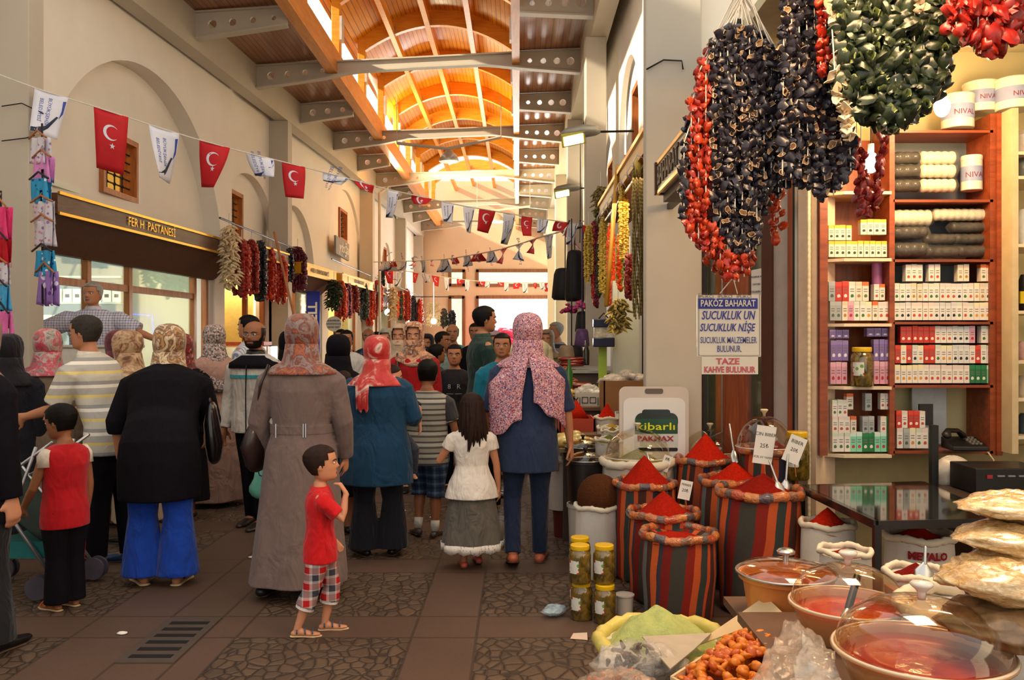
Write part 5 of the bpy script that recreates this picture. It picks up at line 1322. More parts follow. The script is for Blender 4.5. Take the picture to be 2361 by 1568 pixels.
# ---- boy in red sleeveless
def ex(c):
    U,V,T,root=c['U'],c['V'],c['T'],c['root']
    for x in (-.010,.012):
        m=MB()
        for s_ in (1,):
            hp,kn,an,fa=c['legs'][s_]
            m.tube([hp.lerp(kn,.0)+Vector((.070*U,x*U*1.6,0)),hp.lerp(kn,.5)+Vector((.060*U,x*U*1.6,0)),kn+Vector((.048*U,x*U*1.6,0)),kn.lerp(an,.5)+Vector((.046*U,x*U*1.6,0)),an+Vector((.046*U,x*U*1.6,.02*U))],.0045*U,6)
        m.build('red_trouser_stripe',cloth('#b01820'),root,world=False)
    m=MB(); r=tor(.7)
    pass
    for s_ in (-1,1):
        m=MB(); m.tube([T(V(s_*.122,-.005,.735)),T(V(s_*.118,0,.79)),T(V(s_*.10,0,.822))],[(.040*U,.026*U),(.042*U,.024*U),(.03*U,.02*U)],12,side=(0,1,0)); m.build('white_shoulder_panel',cloth('#d8c8b8'),root,world=False,smooth=True)
person('boy in red sleeveless jersey with white shoulders and black trousers with red stripes',at(150,5.05),62,1.19,hh=.168,skin='dark',hair=('hair','black'),top=dict(mat=cloth('#b00c18',wr=.4),hem=.42,sleeve=0,wide=1.14,name='jersey'),bottom=dict(mat=C_BLACK,thick=1.35,flare=1.3),shoes=('sandal','#c8541c'),larm=((-.2,.3,-1),(.1,.6,-.6)),rarm=((.16,-.04,-1),(.0,.16,-1)),vox=.006,extra=ex,pitch=-10,look=78)
# ---- taupe coat woman at left
SC_GP=swirl('scarf_grey_pink',['#2c2826','#8c847c','#c02c48','#b8aca0','#3c3432'],7,dist=2.0)
person('woman seen from behind in taupe coat and grey pink headscarf at the left column',at(108,6.6),10,1.60,skin='fair',hair=('scarf',SC_GP,{'z':.80}),dress=dict(mat=cloth('#74604f'),hem=.1,flare=1.3,coat=True),shoes=('shoe','#141014'),bulk=1.3,vox=.010,larm=((-.3,.2,-1),(.2,.6,-.6)))
person('woman with maroon headscarf turned left, behind the striped polo man',at(278,7.35),70,1.60,skin='dark',hair=('scarf',swirl('scarf_maroon',['#2a0c14','#7c1830','#3c1018','#9c2c48'],6),{'z':.78}),dress=dict(mat=cloth('#a08470'),hem=.1,flare=1.2,coat=True),shoes=('shoe','#141014'),vox=.010,bulk=1.1)
person('woman in cream coat with brown headscarf leaning left between others',at(325,6.75),80,1.60,skin='tan',hair=('scarf',swirl('scarf_brown_cream',['#4c2c1c','#8a5a38','#c8a880','#5c3826'],7),{'z':.79}),dress=dict(mat=cloth('#b8a088'),hem=.1,flare=1.2,coat=True),shoes=('shoe','#141014'),lean=10,vox=.010,bulk=1.05)
person('woman facing camera in black coat with red black patterned headscarf',at(422,7.6),172,1.57,skin='dark',hair=('scarf',swirl('scarf_red_black',['#100c0e','#8c1c1c','#181014','#c84030','#c8a898'],9),{'z':.74,'front':.1}),dress=dict(mat=C_BLACK,hem=.1,flare=1.3,coat=True),shoes=('shoe','#141014'),vox=.010)
person('dark haired man in white striped shirt in profile by the glass counter',at(577,9.2),75,1.80,skin='tan',hair=('hair','black'),top=dict(mat=stripes('thin_stripes',[(.7,'#c8c8cc'),(.3,'#8088a0')],'X',.03),hem=.46,sleeve=1,wide=1.1),bottom=dict(mat=C_BLACK),vox=.010,look=85)
person('woman in black chador behind the grey coat woman',at(668,8.1),20,1.60,skin='tan',hair=('scarf',C_BLACK,{'z':.70}),dress=dict(mat=C_BLACK,hem=.05,flare=1.4,coat=True),shoes=('shoe','#141014'),vox=.011,bulk=1.1)
person('woman in black robe between grey coat and blue tunic women',at(780,7.0),10,1.56,skin='tan',hair=('scarf',C_BLACK,{'z':.70}),dress=dict(mat=C_BLACK,hem=.20,flare=1.3,coat=True),shoes=('shoe','#141014'),vox=.011,bulk=1.1)
# ---- pastry shop man
person('grey haired man in checked shirt leaning on the cake counter with arms spread',(-4.60,9.42,.36),190,1.80,skin='tan',hair=('hair','grey'),top=dict(mat=plaid('checked_shirt','#c4c0cc','#6c6c90','#565a78',.055,.16),hem=.45,sleeve=.50,wide=1.2,loose=1.6,collar=cloth('#c0bcc8')),bottom=dict(mat=C_BLACK),shoes=('shoe','#141014'),larm=((-1,.15,-.55),(-.75,.45,-.30)),rarm=((1,.1,-.45),(.95,.1,.15)),vox=.009,bulk=1.15,moust='grey',look=172,lean=4)
o=MB().box(-4.85,-4.1,9.2,9.66,0,.355).build('shop_step',M_COLUMN,kind=None); setp(o,'raised stone step behind the cake counter','step')
# ---- mid and far crowd
def crowd(label,px,Y,face,H_,skin,hair,**k):
    k.setdefault('vox',.012); return person(label,at(px,Y),face,H_,skin=skin,hair=hair,**k)
crowd('woman facing camera in red dress and orange patterned headscarf, shoulder bag strap',955,9.0,180,1.70,'fair',('scarf',swirl('scarf_orange',['#c85c34','#e8b088','#7c3c24','#e0d0c0'],7),{'z':.80,'front':.05}),dress=dict(mat=cloth('#b0141a'),hem=.32,flare=1.2,sleeve=.95),bottom=dict(mat=C_BLACK),vox=.009,extra=lambda c:MB().tube([c['T'](c['V'](.10,.02,.83)),c['T'](c['V'](.085,.095,.72)),c['T'](c['V'](.12,.06,.5))],.007*c['U'],6).build('bag_strap',M_BAG,c['root'],world=False))
crowd('woman in beige headscarf and pink top behind the red dress woman',922,10,175,1.70,'fair',('scarf',cloth('#c8ac90'),{'z':.77}),dress=dict(mat=cloth('#c89c88'),hem=.2,flare=1.2))
crowd('woman in grey teal headscarf and white top, left of the red dress woman',893,11.0,170,1.66,'fair',('scarf',swirl('scarf_grey_teal',['#7c8478','#a8a898','#4c5854'],5),{'z':.74}),dress=dict(mat=cloth('#d0c8bc'),hem=.3,flare=1.2))
crowd('boy facing camera in black shirt with grey shoulders and crest print',1048,9.1,182,1.50,'tan',('hair','black'),hh=.145,top=dict(mat=cloth('#201c20'),hem=.45,sleeve=.5,wide=1.12,sleeve2=(.5,cloth('#5c646c')),print=('8   R\n— —',plain('#a8a49c',.6),.07,.70,1)),bottom=dict(mat=C_BLACK),vox=.009)
crowd('dark haired boy in profile looking right behind the striped shirt boy',1004,9.9,-60,1.50,'dark',('hair','black'),hh=.145,top=dict(mat=cloth('#203028'),hem=.45,sleeve=.5),bottom=dict(mat=C_BLACK))
crowd('youth in grey shirt looking right between boys and the teal shirt man',1018,10.4,-120,1.64,'dark',('hair','black'),top=dict(mat=cloth('#7a9498'),hem=.45,sleeve=.5),bottom=dict(mat=C_BLACK))
crowd('balding man facing camera in a teal shirt before the narrow doorway',1044,12.3,182,1.76,'tan',('hair','dgrey','balding'),top=dict(mat=cloth('#3c8c84'),hem=.45,sleeve=.5,wide=1.15),bottom=dict(mat=C_BLACK))
crowd('dark clothed woman in navy scarf right of the red dress woman',985,11.9,175,1.60,'tan',('scarf',cloth('#181824'),{'z':.75}),dress=dict(mat=C_BLACK,hem=.1,flare=1.2))
crowd('tall young man in dark green polo and khaki trousers facing right',1112,8.6,-72,1.87,'tan',('hair','black'),top=dict(mat=cloth('#1c3430'),hem=.45,sleeve=.48,wide=1.1,collar=cloth('#24403a'),name='polo_shirt'),bottom=dict(mat=cloth('#b09c60'),thick=1.15),shoes=('shoe','#241c18'),vox=.008,larm=((-.1,.1,-1),(.0,.5,-1)),rarm=((.1,.15,-1),(-.05,.6,-1)))
crowd('boy in a teal printed shirt right of the green polo man',1158,7.9,178,1.60,'tan',('hair','black'),top=dict(mat=cloth('#147088'),hem=.45,sleeve=.5,print=('DALAMAN\nOOO',M_WHITE,.07,.72,1)),bottom=dict(mat=C_BLACK),vox=.009)
crowd('person in a mauve headscarf behind the teal shirt boy, arm raised',1140,9.8,165,1.62,'tan',('scarf',cloth('#8c7884'),{'z':.76}),dress=dict(mat=cloth('#a8998c'),hem=.2),larm=((-.4,.5,-.3),(.4,.3,1)))
crowd('man hidden behind the green polo man, dark hair only',1098,11.4,170,1.76,'dark',('hair','black'),top=dict(mat=C_BLACK,hem=.45,sleeve=.5),bottom=dict(mat=C_BLACK))
crowd('man in cream shirt looking away behind the floral scarf woman',1222,10.4,25,1.86,'tan',('hair','black'),top=dict(mat=cloth('#d8ccaa'),hem=.45,sleeve=.5,wide=1.15,collar=cloth('#d8ccaa')),bottom=dict(mat=C_BLACK),vox=.009)
crowd('woman in olive clothes and patterned scarf near the right stalls',1262,12.2,165,1.66,'fair',('scarf',swirl('scarf_brownish',['#6c5040','#a89070'],7),{'z':.78}),dress=dict(mat=cloth('#8c9060'),hem=.3),rarm=((.2,.3,-1),(.2,1,.2)))
crowd('elderly white haired man in a striped dark shirt at the right stalls',1285,12.8,115,1.80,'tan',('hair','grey'),top=dict(mat=stripes('dark_bands',[(.5,'#34343c'),(.5,'#8c8c90')],'Z',.12),hem=.45,sleeve=.5,wide=1.15),bottom=dict(mat=C_BLACK),larm=((-.1,.3,-1),(0,1,.1)))
crowd('boy facing camera in white shirt with blue print, spectacles',800,10.7,178,1.66,'tan',('hair','black'),top=dict(mat=cloth('#d0ccc8'),hem=.45,sleeve=.5,wide=1.15,print=('III',plain('#284878',.6),.12,.70,1)),bottom=dict(mat=C_BLACK),glasses=True)
crowd('man in dark plaid shirt facing camera, cropped grey hair',850,12.2,185,1.70,'dark',('hair','dgrey','balding'),top=dict(mat=plaid('dark_plaid','#24303c','#48586c','#181c24',.08),hem=.45,sleeve=.5),bottom=dict(mat=C_BLACK))
crowd('woman in teal coat with short dark hair, far left of centre',869,12.9,178,1.66,'fair',('hair','black'),dress=dict(mat=cloth('#3c7c6c'),hem=.3))
crowd('man in black at the far left shop door',788,13.2,170,1.70,'tan',('hair','black'),top=dict(mat=C_BLACK,hem=.45,sleeve=.9),bottom=dict(mat=C_BLACK))
crowd('woman in tan clothes walking far off beyond the crowd',1128,15.5,178,1.64,'tan',('scarf',cloth('#9a7c64'),{'z':.76}),dress=dict(mat=cloth('#6c5444'),hem=.2))
crowd('man in dark shirt far off beyond the beige scarf woman',935,16,185,1.74,'tan',('hair','black'),top=dict(mat=cloth('#2c3440'),hem=.45,sleeve=.5),bottom=dict(mat=C_BLACK))
crowd('child in grey shirt beside the teal shirt man',1078,11.8,180,1.45,'dark',('hair','black'),hh=.15,top=dict(mat=cloth('#4c4440'),hem=.45,sleeve=.5),bottom=dict(mat=C_BLACK))
# ---- left picture edge
person('person in black jacket at the far left, brown headscarf',(-2.70,4.28,0),-20,1.66,skin='fair',hair=('scarf',cloth('#8c6a58'),{'z':.78}),top=dict(mat=C_BLACK,hem=.40,sleeve=1,wide=1.2,name='jacket'),bottom=dict(mat=cloth('#1c1c20'),thick=1.25,flare=1.4),shoes=('shoe','#0c0a0c'),bulk=1.1,rleg=((0,.1,-1),(0,.05,-1),-10),vox=.009)
person('person in dark clothes with a pink head band behind the pushchair',at(18,6.4),15,1.56,skin='dark',hair=('scarf',cloth('#18141a'),{'z':.78}),dress=dict(mat=cloth('#15121c'),hem=.1,coat=True),shoes=('shoe','#141014'),vox=.011,bulk=1.1,extra=lambda c:MB().tube([c['HM']@(head_pt(a,.86,1.0,False,.12)*c['hH']) for a in (-2.2,-1.6,-1,0,1,1.6,2.2)],[(.03*c['hH'],.012)]*7,8).build('pink_band',CL['hot'],c['root'],world=False,smooth=True))
# ---- carrier bag and pushchair
p=P(606,1090,6.9); r_=thing('carrier_bag','pale turquoise plastic carrier bag hanging by the bearded man','bag',(p.x,6.9,p.z-.15))
MB().tube([p+Vector((0,0,.16)),p+Vector((.01,0,.08)),p+Vector((0,0,-.06)),p+Vector((-.03,0,-.14))],[(.04,.02),(.06,.04),(.075,.06),(.085,.05)],14,side=(1,0,0),ends=True).build('bag_body',plain('#6cc0ae',.3,.12,12,bump=.8,bscale=14,coat=.3),r_,smooth=True)
MB().tube([p+Vector((-.02,0,.16)),p+Vector((0,0,.30)),p+Vector((.02,0,.16))],.005,6).build('handle',plain('#6cc0ae',.3),r_)
bt=text_mesh('CLL',.09,.001); m=MB(); m.add(bt,basis(p+Vector((.02,-.075,.05)),(0,0,1),(-1,0,0))); m.build('lettering',C_NAVY,r_)
b0=Vector((-3.08,5.4,0)); r_=thing('pushchair','folding pushchair with green and black cloth at the left edge','pushchair',tuple(b0))
tubeM=plain('#b0b0b0',.3,metal=.8)
for s_ in (-.22,.22):
    o=MB().tube([b0+Vector((-.42,s_,1.02)),b0+Vector((-.30,s_,.95)),b0+Vector((.05,s_,.5)),b0+Vector((.32,s_,.12))],.012,8).build('frame_tube',tubeM,r_,smooth=True)
    MB().tube([b0+Vector((.20,s_,.92)),b0+Vector((.05,s_,.5)),b0+Vector((-.22,s_,.1))],.011,8).build('frame_tube',tubeM,r_,smooth=True)
    MB().tube([b0+Vector((.30,s_,.95)),b0+Vector((-.02,s_,.72)),b0+Vector((-.35,s_,.55))],.010,8).build('frame_tube',tubeM,r_,smooth=True)
    for x in (.34,.22,-.24):
        w_=MB(); 
        for q in (-.028,.028): w_.tube([b0+Vector((x,s_+q-.009,.085)),b0+Vector((x,s_+q+.009,.085))],.07,20)
        w_.tube([b0+Vector((x,s_-.03,.085)),b0+Vector((x,s_+.03,.085))],.02,8); w_.build('wheel',plain('#4a4450',.5,.2),r_)
m=MB(); nu,nv=8,8
for j in range(nv+1):
    for i in range(nu+1):
        y=-.21+.42*i/nu; v=j/nv; m.v.append(tuple(b0+Vector((-.30+.52*v,y,.98-.62*v-.07*math.sin(PI*v)-.03*math.sin(PI*i/nu)))))
for j in range(nv):
    for i in range(nu): q=j*(nu+1)+i; m.face(q,q+1,q+nu+2,q+nu+1)
m.build('seat_cloth',plain('#203028',.8),r_,smooth=True,solid=.01)
m=MB(); 
for j in range(nv+1):
    for i in range(nu+1):
        y=-.22+.44*i/nu; v=j/nv; m.v.append(tuple(b0+Vector((-.38+.36*v,y,1.0-.46*v+.03*math.sin(PI*v)))))
for j in range(nv):
    for i in range(nu): q=j*(nu+1)+i; m.face(q,q+1,q+nu+2,q+nu+1)
m.build('hood',plain('#3c5a1c',.7,.3),r_,smooth=True,solid=.01)
MB().bar(b0+Vector((.1,-.2,.3)),b0+Vector((.1,.2,.3)),.3,.1).build('basket',plain('#1c6a6a',.8),r_)
# ================================================================ RIGHT SHOP : door panels, shelves, signs
A_=Vector((1.40,6.45)); B_=Vector((1.985,5.60))
def sl(px,off=0):
    k=(px-VX)/F; s_=(k*A_.y-A_.x)/((B_.x-A_.x)-k*(B_.y-A_.y)); p=A_+(B_-A_)*s_; n=Vector((-(B_-A_).y,(B_-A_).x)).normalized()*-1
    return p+n*off
dirS=(B_-A_).normalized(); nS=Vector((dirS.y,-dirS.x))   # towards the camera
if nS.y>0: nS=-nS
def spanel(mb,px0,px1,z0,z1,th=.05,off=0):
    a=sl(px0); b=sl(px1); a=a+nS*off; b=b+nS*off; c=b-nS*th; d=a-nS*th
    return mb.hexa([(a.x,a.y,z0),(b.x,b.y,z0),(c.x,c.y,z0),(d.x,d.y,z0),(a.x,a.y,z1),(b.x,b.y,z1),(c.x,c.y,z1),(d.x,d.y,z1)])
r_=thing('door_9',None,None,(sl(1700).x,sl(1700).y,0),kind='structure')
for (a,b,m_,o) in ((1612,1626,plain('#3c2c26',.5),.02),(1650,1671,M_WOOD,0),(1674,1728,M_WOODR,.03),(1762,1786,plain('#4a2418',.5),.03),(1820,1834,M_WOODR,.02)):
    spanel(MB(),a,b,0,2.95,.06,o).build('door_stile',m_,r_)
spanel(MB(),1671,1674,0,2.95,.03,.035).build('chrome_edge',M_METAL,r_)
for a,b in ((1626,1650),(1728,1762)): spanel(MB(),a,b,.1,2.9,.012,-.02).build('pane',M_GLASS,r_)
spanel(MB(),1626,1762,0,.35,.04,.0).build('bottom_rail',M_WOODR,r_)
m=MB(); spanel(m,1786,1820,0,3.4,.3,.01); m.build('trim_21',plain('#a89a90',.8),kind='structure')
m=MB(); spanel(m,1834,1839,0,3.3,.05,.03); m.build('trim_22',M_BLACK,kind='structure')
m=MB(); spanel(m,1839,1846,0,3.3,.05,.03); m.build('trim_23',M_METAL,kind='structure')
m=MB(); spanel(m,1847,1888,0,3.4,.2,.03); m.build('trim_24',plain('#dcc0a0',.8),kind='structure')
# interior wall behind the door glass
MB().box(1.5,3.4,6.9,6.96,0,3.4).build('wall_right',plain('#b8beb0',.8),kind='structure')
p=sl(1876); o=MB()
q=[(p.x+nS.x*.05,p.y+nS.y*.05,z*.02) for z in range(0,170)]
o.tube(q,[.011+.002*(i%2) for i in range(len(q))],8); o=o.build('ribbed_conduit',plain('#d8c8a8',.6)); setp(o,'ribbed plastic cable conduit running up the cream door post','conduit')
# note on the glass
a=sl(1733); b=sl(1758); r_=thing('paper_note','white handwritten paper note taped inside the door glass','note',(a.x,a.y,1.8))
m=MB(); m.quad((a.x+nS.x*.004,a.y+nS.y*.004,EYE+(784-678)*.0029),(b.x+nS.x*.004,b.y+nS.y*.004,EYE+(784-678)*.0029),(b.x+nS.x*.004,b.y+nS.y*.004,EYE+(784-612)*.0029),(a.x+nS.x*.004,a.y+nS.y*.004,EYE+(784-615)*.0029)); m.build('paper',M_WHITE,r_,solid=.001)
for i,tx in enumerate(('PAZARLIK VE','DUYUN','YÜKLENİR !!!')):
    m=MB(); m.add(text_mesh(tx,.018,.0005),basis(((a.x+b.x)/2+nS.x*.008,(a.y+b.y)/2+nS.y*.008,EYE+(784-(632+i*18))*.0029),(dirS.x,dirS.y,0),(0,0,1))); m.build('lettering',M_BLACK,r_)
# shop ceiling and back wall
MB().box(1.95,4.6,6.0,6.1,0,3.6).build('wall_back',plain('#d8cc98',.7,.04,2),kind='structure')
MB().box(1.45,4.7,2.2,6.6,3.55,3.62).build('ceiling',plain('#d8cfa8',.7),kind='structure')
m=MB(); m.hexa([(1.75,2.2,3.0),(1.95,2.2,3.0),(1.95,5.6,3.0),(1.75,5.6,3.0),(1.75,2.2,3.55),(1.95,2.2,3.55),(1.95,5.6,3.55),(1.75,5.6,3.55)]); o=m.build('shutter_housing',plain('#3a2a22',.6)); setp(o,'dark brown roller shutter housing above the stall opening','shutter')
# ---- fascia with soffit over the spice shop
r_=thing('sign_fascia','angled shop fascia with dark letters BAHARAT seen behind the hanging peppers','sign',(.95,5.9,2.55))
MB().hexa([(.95,4.9,2.56),(.99,4.9,2.56),(.99,5.92,2.56),(.95,5.92,2.56),(.95,4.9,2.76),(.99,4.9,2.76),(.99,5.92,2.76),(.95,5.92,2.76)]).build('fascia_board',plain('#d0c4b4',.4,metal=.2),r_)
MB().box(.99,1.30,4.9,5.92,2.50,2.56).build('soffit',plain('#5a4436',.6),r_)
for z in (2.56,2.76): MB().box(.94,.955,4.9,5.93,z-.012,z+.012).build('brass_strip',M_BRASS,r_)
MB().box(.93,1.0,5.90,5.94,2.55,2.77).build('end_cap',plain('#4a2c20'),r_); MB().box(1.08,1.12,5.9,6.31,2.51,2.55).build('bracket',M_DMETAL,r_)
for tx,y in (('BAHARAT',5.5),):
    m=MB(); m.add(text_mesh(tx,.17,.006,bold=.004),basis((.945,y,2.66),(0,-1,0),(0,0,1))); m.build('lettering',plain('#3a2818',.5),r_)
# ---- hanging price board (two signs)
Yb=4.75; a=P(1607,680,Yb); b=P(1755,823,Yb); M_SIGN=plain('#e0d2bc',.35,.04,3,coat=.3); M_SB=plain('#2c3490',.5)
r_=thing('hanging_sign','white shop sign with blue letters PAKÖZ BAHARAT, SUCUKLUK UN','sign',((a.x+b.x)/2,Yb,b.z))
MB().box(a.x,b.x,Yb,Yb+.012,b.z,a.z).build('board',M_SIGN,r_,bevel=.003)
def sp(px,py): return P(px,py,Yb-.004)
def sgn(tx,px,py,hpx,wpx,mat,par,shear=0,bold=0,y=Yb,zz=0):
    b_=text_mesh(tx,1,.002,shear=shear,bold=bold); xs=[v[0] for v in b_.v]; w_=max(xs)-min(xs); k=wpx/F*y/w_; kz=hpx/F*y/.72
    mm=MB(); mm.v=[((v[0]-(max(xs)+min(xs))/2)*k,v[1]*kz,v[2]*.002) for v in b_.v]; mm.f=b_.f; mm.m=b_.m
    o=MB(); c=P(px,py,y-.004-zz); o.add(mm,basis(c,(1,0,0),(0,0,1))); return o.build('lettering',mat,par)
c0=sp(1610,712); c1=sp(1747,688); MB().box(c0.x,c1.x,Yb-.004,Yb,c0.z,c1.z).build('blue_band',M_SB,r_)
sgn('PAKÖZ BAHARAT',1679,700,15,126,M_SIGN,r_,bold=.02,zz=.006)
sgn('SUCUKLUK UN',1680,728,20,124,M_SB,r_,shear=.25,bold=.015); sgn('SUCUKLUK NİŞE',1678,756,18,128,M_SB,r_,shear=.25,bold=.015)
sgn('SUCUKLUK MALZEMELER',1680,785,15,130,plain('#4a5290',.5),r_,bold=.01); sgn('BULUNUR.',1682,805,15,56,plain('#4a5290',.5),r_,bold=.01)
sgn('IPLIKÇI   IPLIKÇI   IPLIKÇI',1672,684,7,120,plain('#6a5444',.6),r_)
g=MB(); 
for (x0,y0,x1,y1) in ((1611,676,1752,676.6),(1611,819,1752,819.6),(1611,676,1611.8,820),(1751.5,676,1752.2,820)):
    u0=sp(x0,y1); u1=sp(x1,y0); g.box(u0.x,u1.x,Yb-.002,Yb,u0.z,u1.z)
g.build('border_line',plain('#5a5048',.6),r_)
for px in (1660,1700): MB().tube([P(px,677,Yb),P(1690,640,Yb-.05),P(1690,600,Yb-.1)],.003,5).build('string',M_ROPE,r_)
a=P(1618,821,Yb); b=P(1748,863,Yb); M_SR=plain('#c4505a',.5)
r_=thing('hanging_sign','small white sign below with red letters TAZE KAHVE BULUNUR','sign',((a.x+b.x)/2,Yb,b.z))
MB().box(a.x,b.x,Yb,Yb+.008,b.z,a.z).build('board',M_SIGN,r_)
sgn('TAZE',1678,834,14,54,M_SR,r_,bold=.03); sgn('KAHVE BULUNUR',1683,853,14,118,M_SR,r_,bold=.03)
# ---- wooden shelving
YS_=5.62; D_=.30
M_SHW=wood('#9a4a22','#6c2c12',axis='X'); M_SHL=wood('#c88a58','#b07444',axis='X'); M_EDGE=plain('#d8c4a4',.5)
def zz(py): return EYE-(py-VY)/F*YS_
def xx(px): return (px-VX)/F*YS_
r_=thing('shelf_unit','reddish wooden shelving full of small boxes and rolls in the spice shop','shelf',(xx(2100),YS_,0))
m=MB()
for px in (2051,2283): m.box(xx(px),xx(px+12),YS_,YS_+D_,zz(1050),zz(262))
m.build('upright',M_SHW,r_)
m=MB().box(xx(2295),xx(2308),YS_-.02,YS_+D_,zz(1050),zz(262)).build('side_panel',M_SHW,r_)
MB().box(xx(1888),xx(1906),YS_-.02,YS_+.04,zz(1050),zz(430)).build('left_post',M_SHW,r_)
for py in (300,460,598,742,888,1040):
    MB().box(xx(2060),xx(2290),YS_,YS_+D_,zz(py+6),zz(py)).build('shelf_board',M_SHW,r_)
for py in (442,596,746,891,1048):
    m=MB(); a0,a1=xx(1908),xx(2053)
    m.prism([(a0,YS_+.05,zz(py+7)),(a0+.10,YS_-.02,zz(py+7)),(a1,YS_-.02,zz(py+7)),(a1,YS_+D_,zz(py+7)),(a0,YS_+D_,zz(py+7))],(0,0,0),(0,0,7/F*YS_))
    m.build('corner_shelf_board',M_EDGE,r_)
MB().box(xx(1900),xx(2060),YS_+D_,YS_+D_+.015,zz(1050),zz(300)).build('back_board',wood('#a85828','#7c3c18'),r_)
MB().box(xx(2060),xx(2290),YS_+D_,YS_+D_+.015,zz(885),zz(300)).build('back_board',plain('#6c7478',.7),r_)
MB().box(xx(2150),xx(2233),YS_+D_-.01,YS_+D_+.01,zz(1035),zz(895)).build('pale_panel',plain('#c4cccc',.6),r_)
# cream shelf frame at the picture's right edge
r_=thing('shelf_unit','cream framed shelf unit at the far right','shelf',(3.3,5.6,0))
m=MB(); m.box(3.12,3.16,5.48,5.9,zz(1040),zz(262)); m.build('side_board',plain('#c8b48c',.6),r_)
for z in [EYE-(q_-VY)/F*5.62 for q_ in (360,415,568,718,830,915,1000)]: MB().box(3.16,3.7,5.48,5.9,z-.02,z).build('shelf_board',M_EDGE,r_)
# ---- goods on the shelves
CT={}
def carton(body,lab1,blob,band='#ffffff'):
    key=(body,lab1,blob,band)
    if key in CT: return CT[key]
    t=NT('carton_print'); s=t.sep(t.coord()); x,z=s[0],s[2]
    c=t.mix(t.math('GREATER_THAN',z,.095),H(body),H(lab1))
    dx=t.math('SUBTRACT',x,.0); dz=t.math('SUBTRACT',z,.032)
    d=t.math('SQRT',t.math('ADD',t.math('MULTIPLY',dx,dx),t.math('MULTIPLY',dz,dz)))
    c=t.mix(t.math('LESS_THAN',t.math('ADD',d,t.math('MULTIPLY',t.noise(t.coord(),60),.008)),.014),c,H(blob))
    ln=t.math('MULTIPLY',t.math('LESS_THAN',t.math('FRACT',t.math('MULTIPLY',z,70)),.35),t.math('MULTIPLY',t.math('GREATER_THAN',z,.055),t.math('LESS_THAN',z,.085)))
    c=t.mix(t.math('MULTIPLY',ln,t.math('LESS_THAN',t.math('ABSOLUTE',x),.011)),c,H('#6a6460')); t.base(c); t.rough(.4,.4)
    CT[key]=t.mat; return t.mat
VAR={'ye':('#d8d0bc','#e8b43c','#383838','white box with yellow top'),'gn':('#dcd8d0','#c8d0c0','#3a6a38','white box with green leaf print'),'rd':('#b83024','#d04030','#e8d8c8','red box'),
 'wr':('#dcd6cc','#d8c8c0','#b84838','white box with red stamp'),'wy':('#dcd6cc','#e0d8b0','#c88a28','white box with round yellow print'),'wb':('#d4d4d0','#c8c8c8','#22262c','white box with black swan shape'),
 'pk':('#c890a4','#d8a4b4','#a02838','pink box with red stamp'),'pu':('#7a64a0','#8c78b0','#d8d4dc','purple box'),'gr':('#1e6a3c','#247a48','#d8d8c8','dark green box'),'og':('#e0d0c0','#d86830','#5a6a3a','white box with orange top'),
 'gy':('#9aa0a0','#a8acac','#4a5a50','grey box with green print'),'cm':('#d8ccb8','#d0c0a4','#a07840','cream box with brown print'),'mt':('#7cc8a8','#c8e0d4','#b03840','mint green box with white label')}
PROTO={}
def put(v,px,py_base,wpx,hpx,label,group,y=None,Y=YS_):
    y=y if y is not None else Y+.05
    w_=wpx/F*Y*.96; h_=hpx/F*Y
    key=(v,)
    if key not in PROTO:
        bo,l1,bl,ds=VAR[v]; m=MB(); m.box(-.018,.018,-.02,.02,0,.12); o=m.build('product_box',carton(bo,l1,bl),bevel=.0008); PROTO[key]=o; first=True
    else: o=PROTO[key].copy(); COL.objects.link(o)
    o.location=((px-VX)/F*Y,y,EYE-(py_base-VY)/F*Y); o.scale=(w_/.036,1.3,h_/.12); o.rotation_euler[2]=rr.uniform(-.06,.06)
    setp(o,VAR[v][3]+', '+label,'box',VAR[v][3]+' '+group); return o
def row(vs,px0,px1,base,h,label,group,step=13.5):
    px=px0+step/2; i=0
    while px<px1:
        v=vs[i%len(vs)] if len(vs)<12 else vs[min(i,len(vs)-1)]
        if v: put(v,px,base,step,h*rr.uniform(.96,1.0),label,group)
        px+=step; i+=1
row(['ye']*4,1913,1970,553,36,'upper row left end of the top corner shelf','top corner row a',13.5)
row(['ye']*4,1988,2050,540,36,'upper row right end of the top corner shelf','top corner row b',15)
row(['ye']*10,1913,2050,592,38,'lower row of the top corner shelf','top corner row c',13.6)
row(['gy','rd','rd','gn','cm','og'],1914,2012,694,46,'upper row of the second corner shelf','second corner row a',15.5); row(['wr','og'],2018,2045,692,38,'right stack of the second corner shelf','second corner row b',13)
row(['gy','gy','cm','pk','gn','gn','wy','og','wr','wr'],1916,2052,739,45,'lower row of the second corner shelf','second corner row c',14)
row(['pu']*3,1918,1960,832,48,'middle row left of the pickle jar','third corner row a',14); row(['pu']*3,2018,2052,832,50,'middle row right of the pickle jar','third corner row b',12.5)
row(['pk','pk','pk'],1918,1955,886,52,'bottom row left of the pickle jar','third corner row c',13); row(['pk','pk','pk'],2019,2056,886,54,'bottom row right of the pickle jar','third corner row d',12.5)
row(['pu']*3,1916,1962,780,20,'lying flat above the purple row, left','third corner row e',15); row(['pu']*3,2002,2054,776,20,'lying flat above the purple row, right','third corner row f',17)
row(['gn','gn','wr'],1922,1958,962,40,'top row of the lowest corner shelf','fourth corner row a',12); row(['og'],1955,1972,945,38,'top of the orange stack, lowest corner shelf','fourth corner row b',16); row(['gy'],1998,2014,948,42,'tallest stack of the lowest corner shelf','fourth corner row c',16); row(['wr','wr'],2034,2057,945,38,'right end top of the lowest corner shelf','fourth corner row d',11)
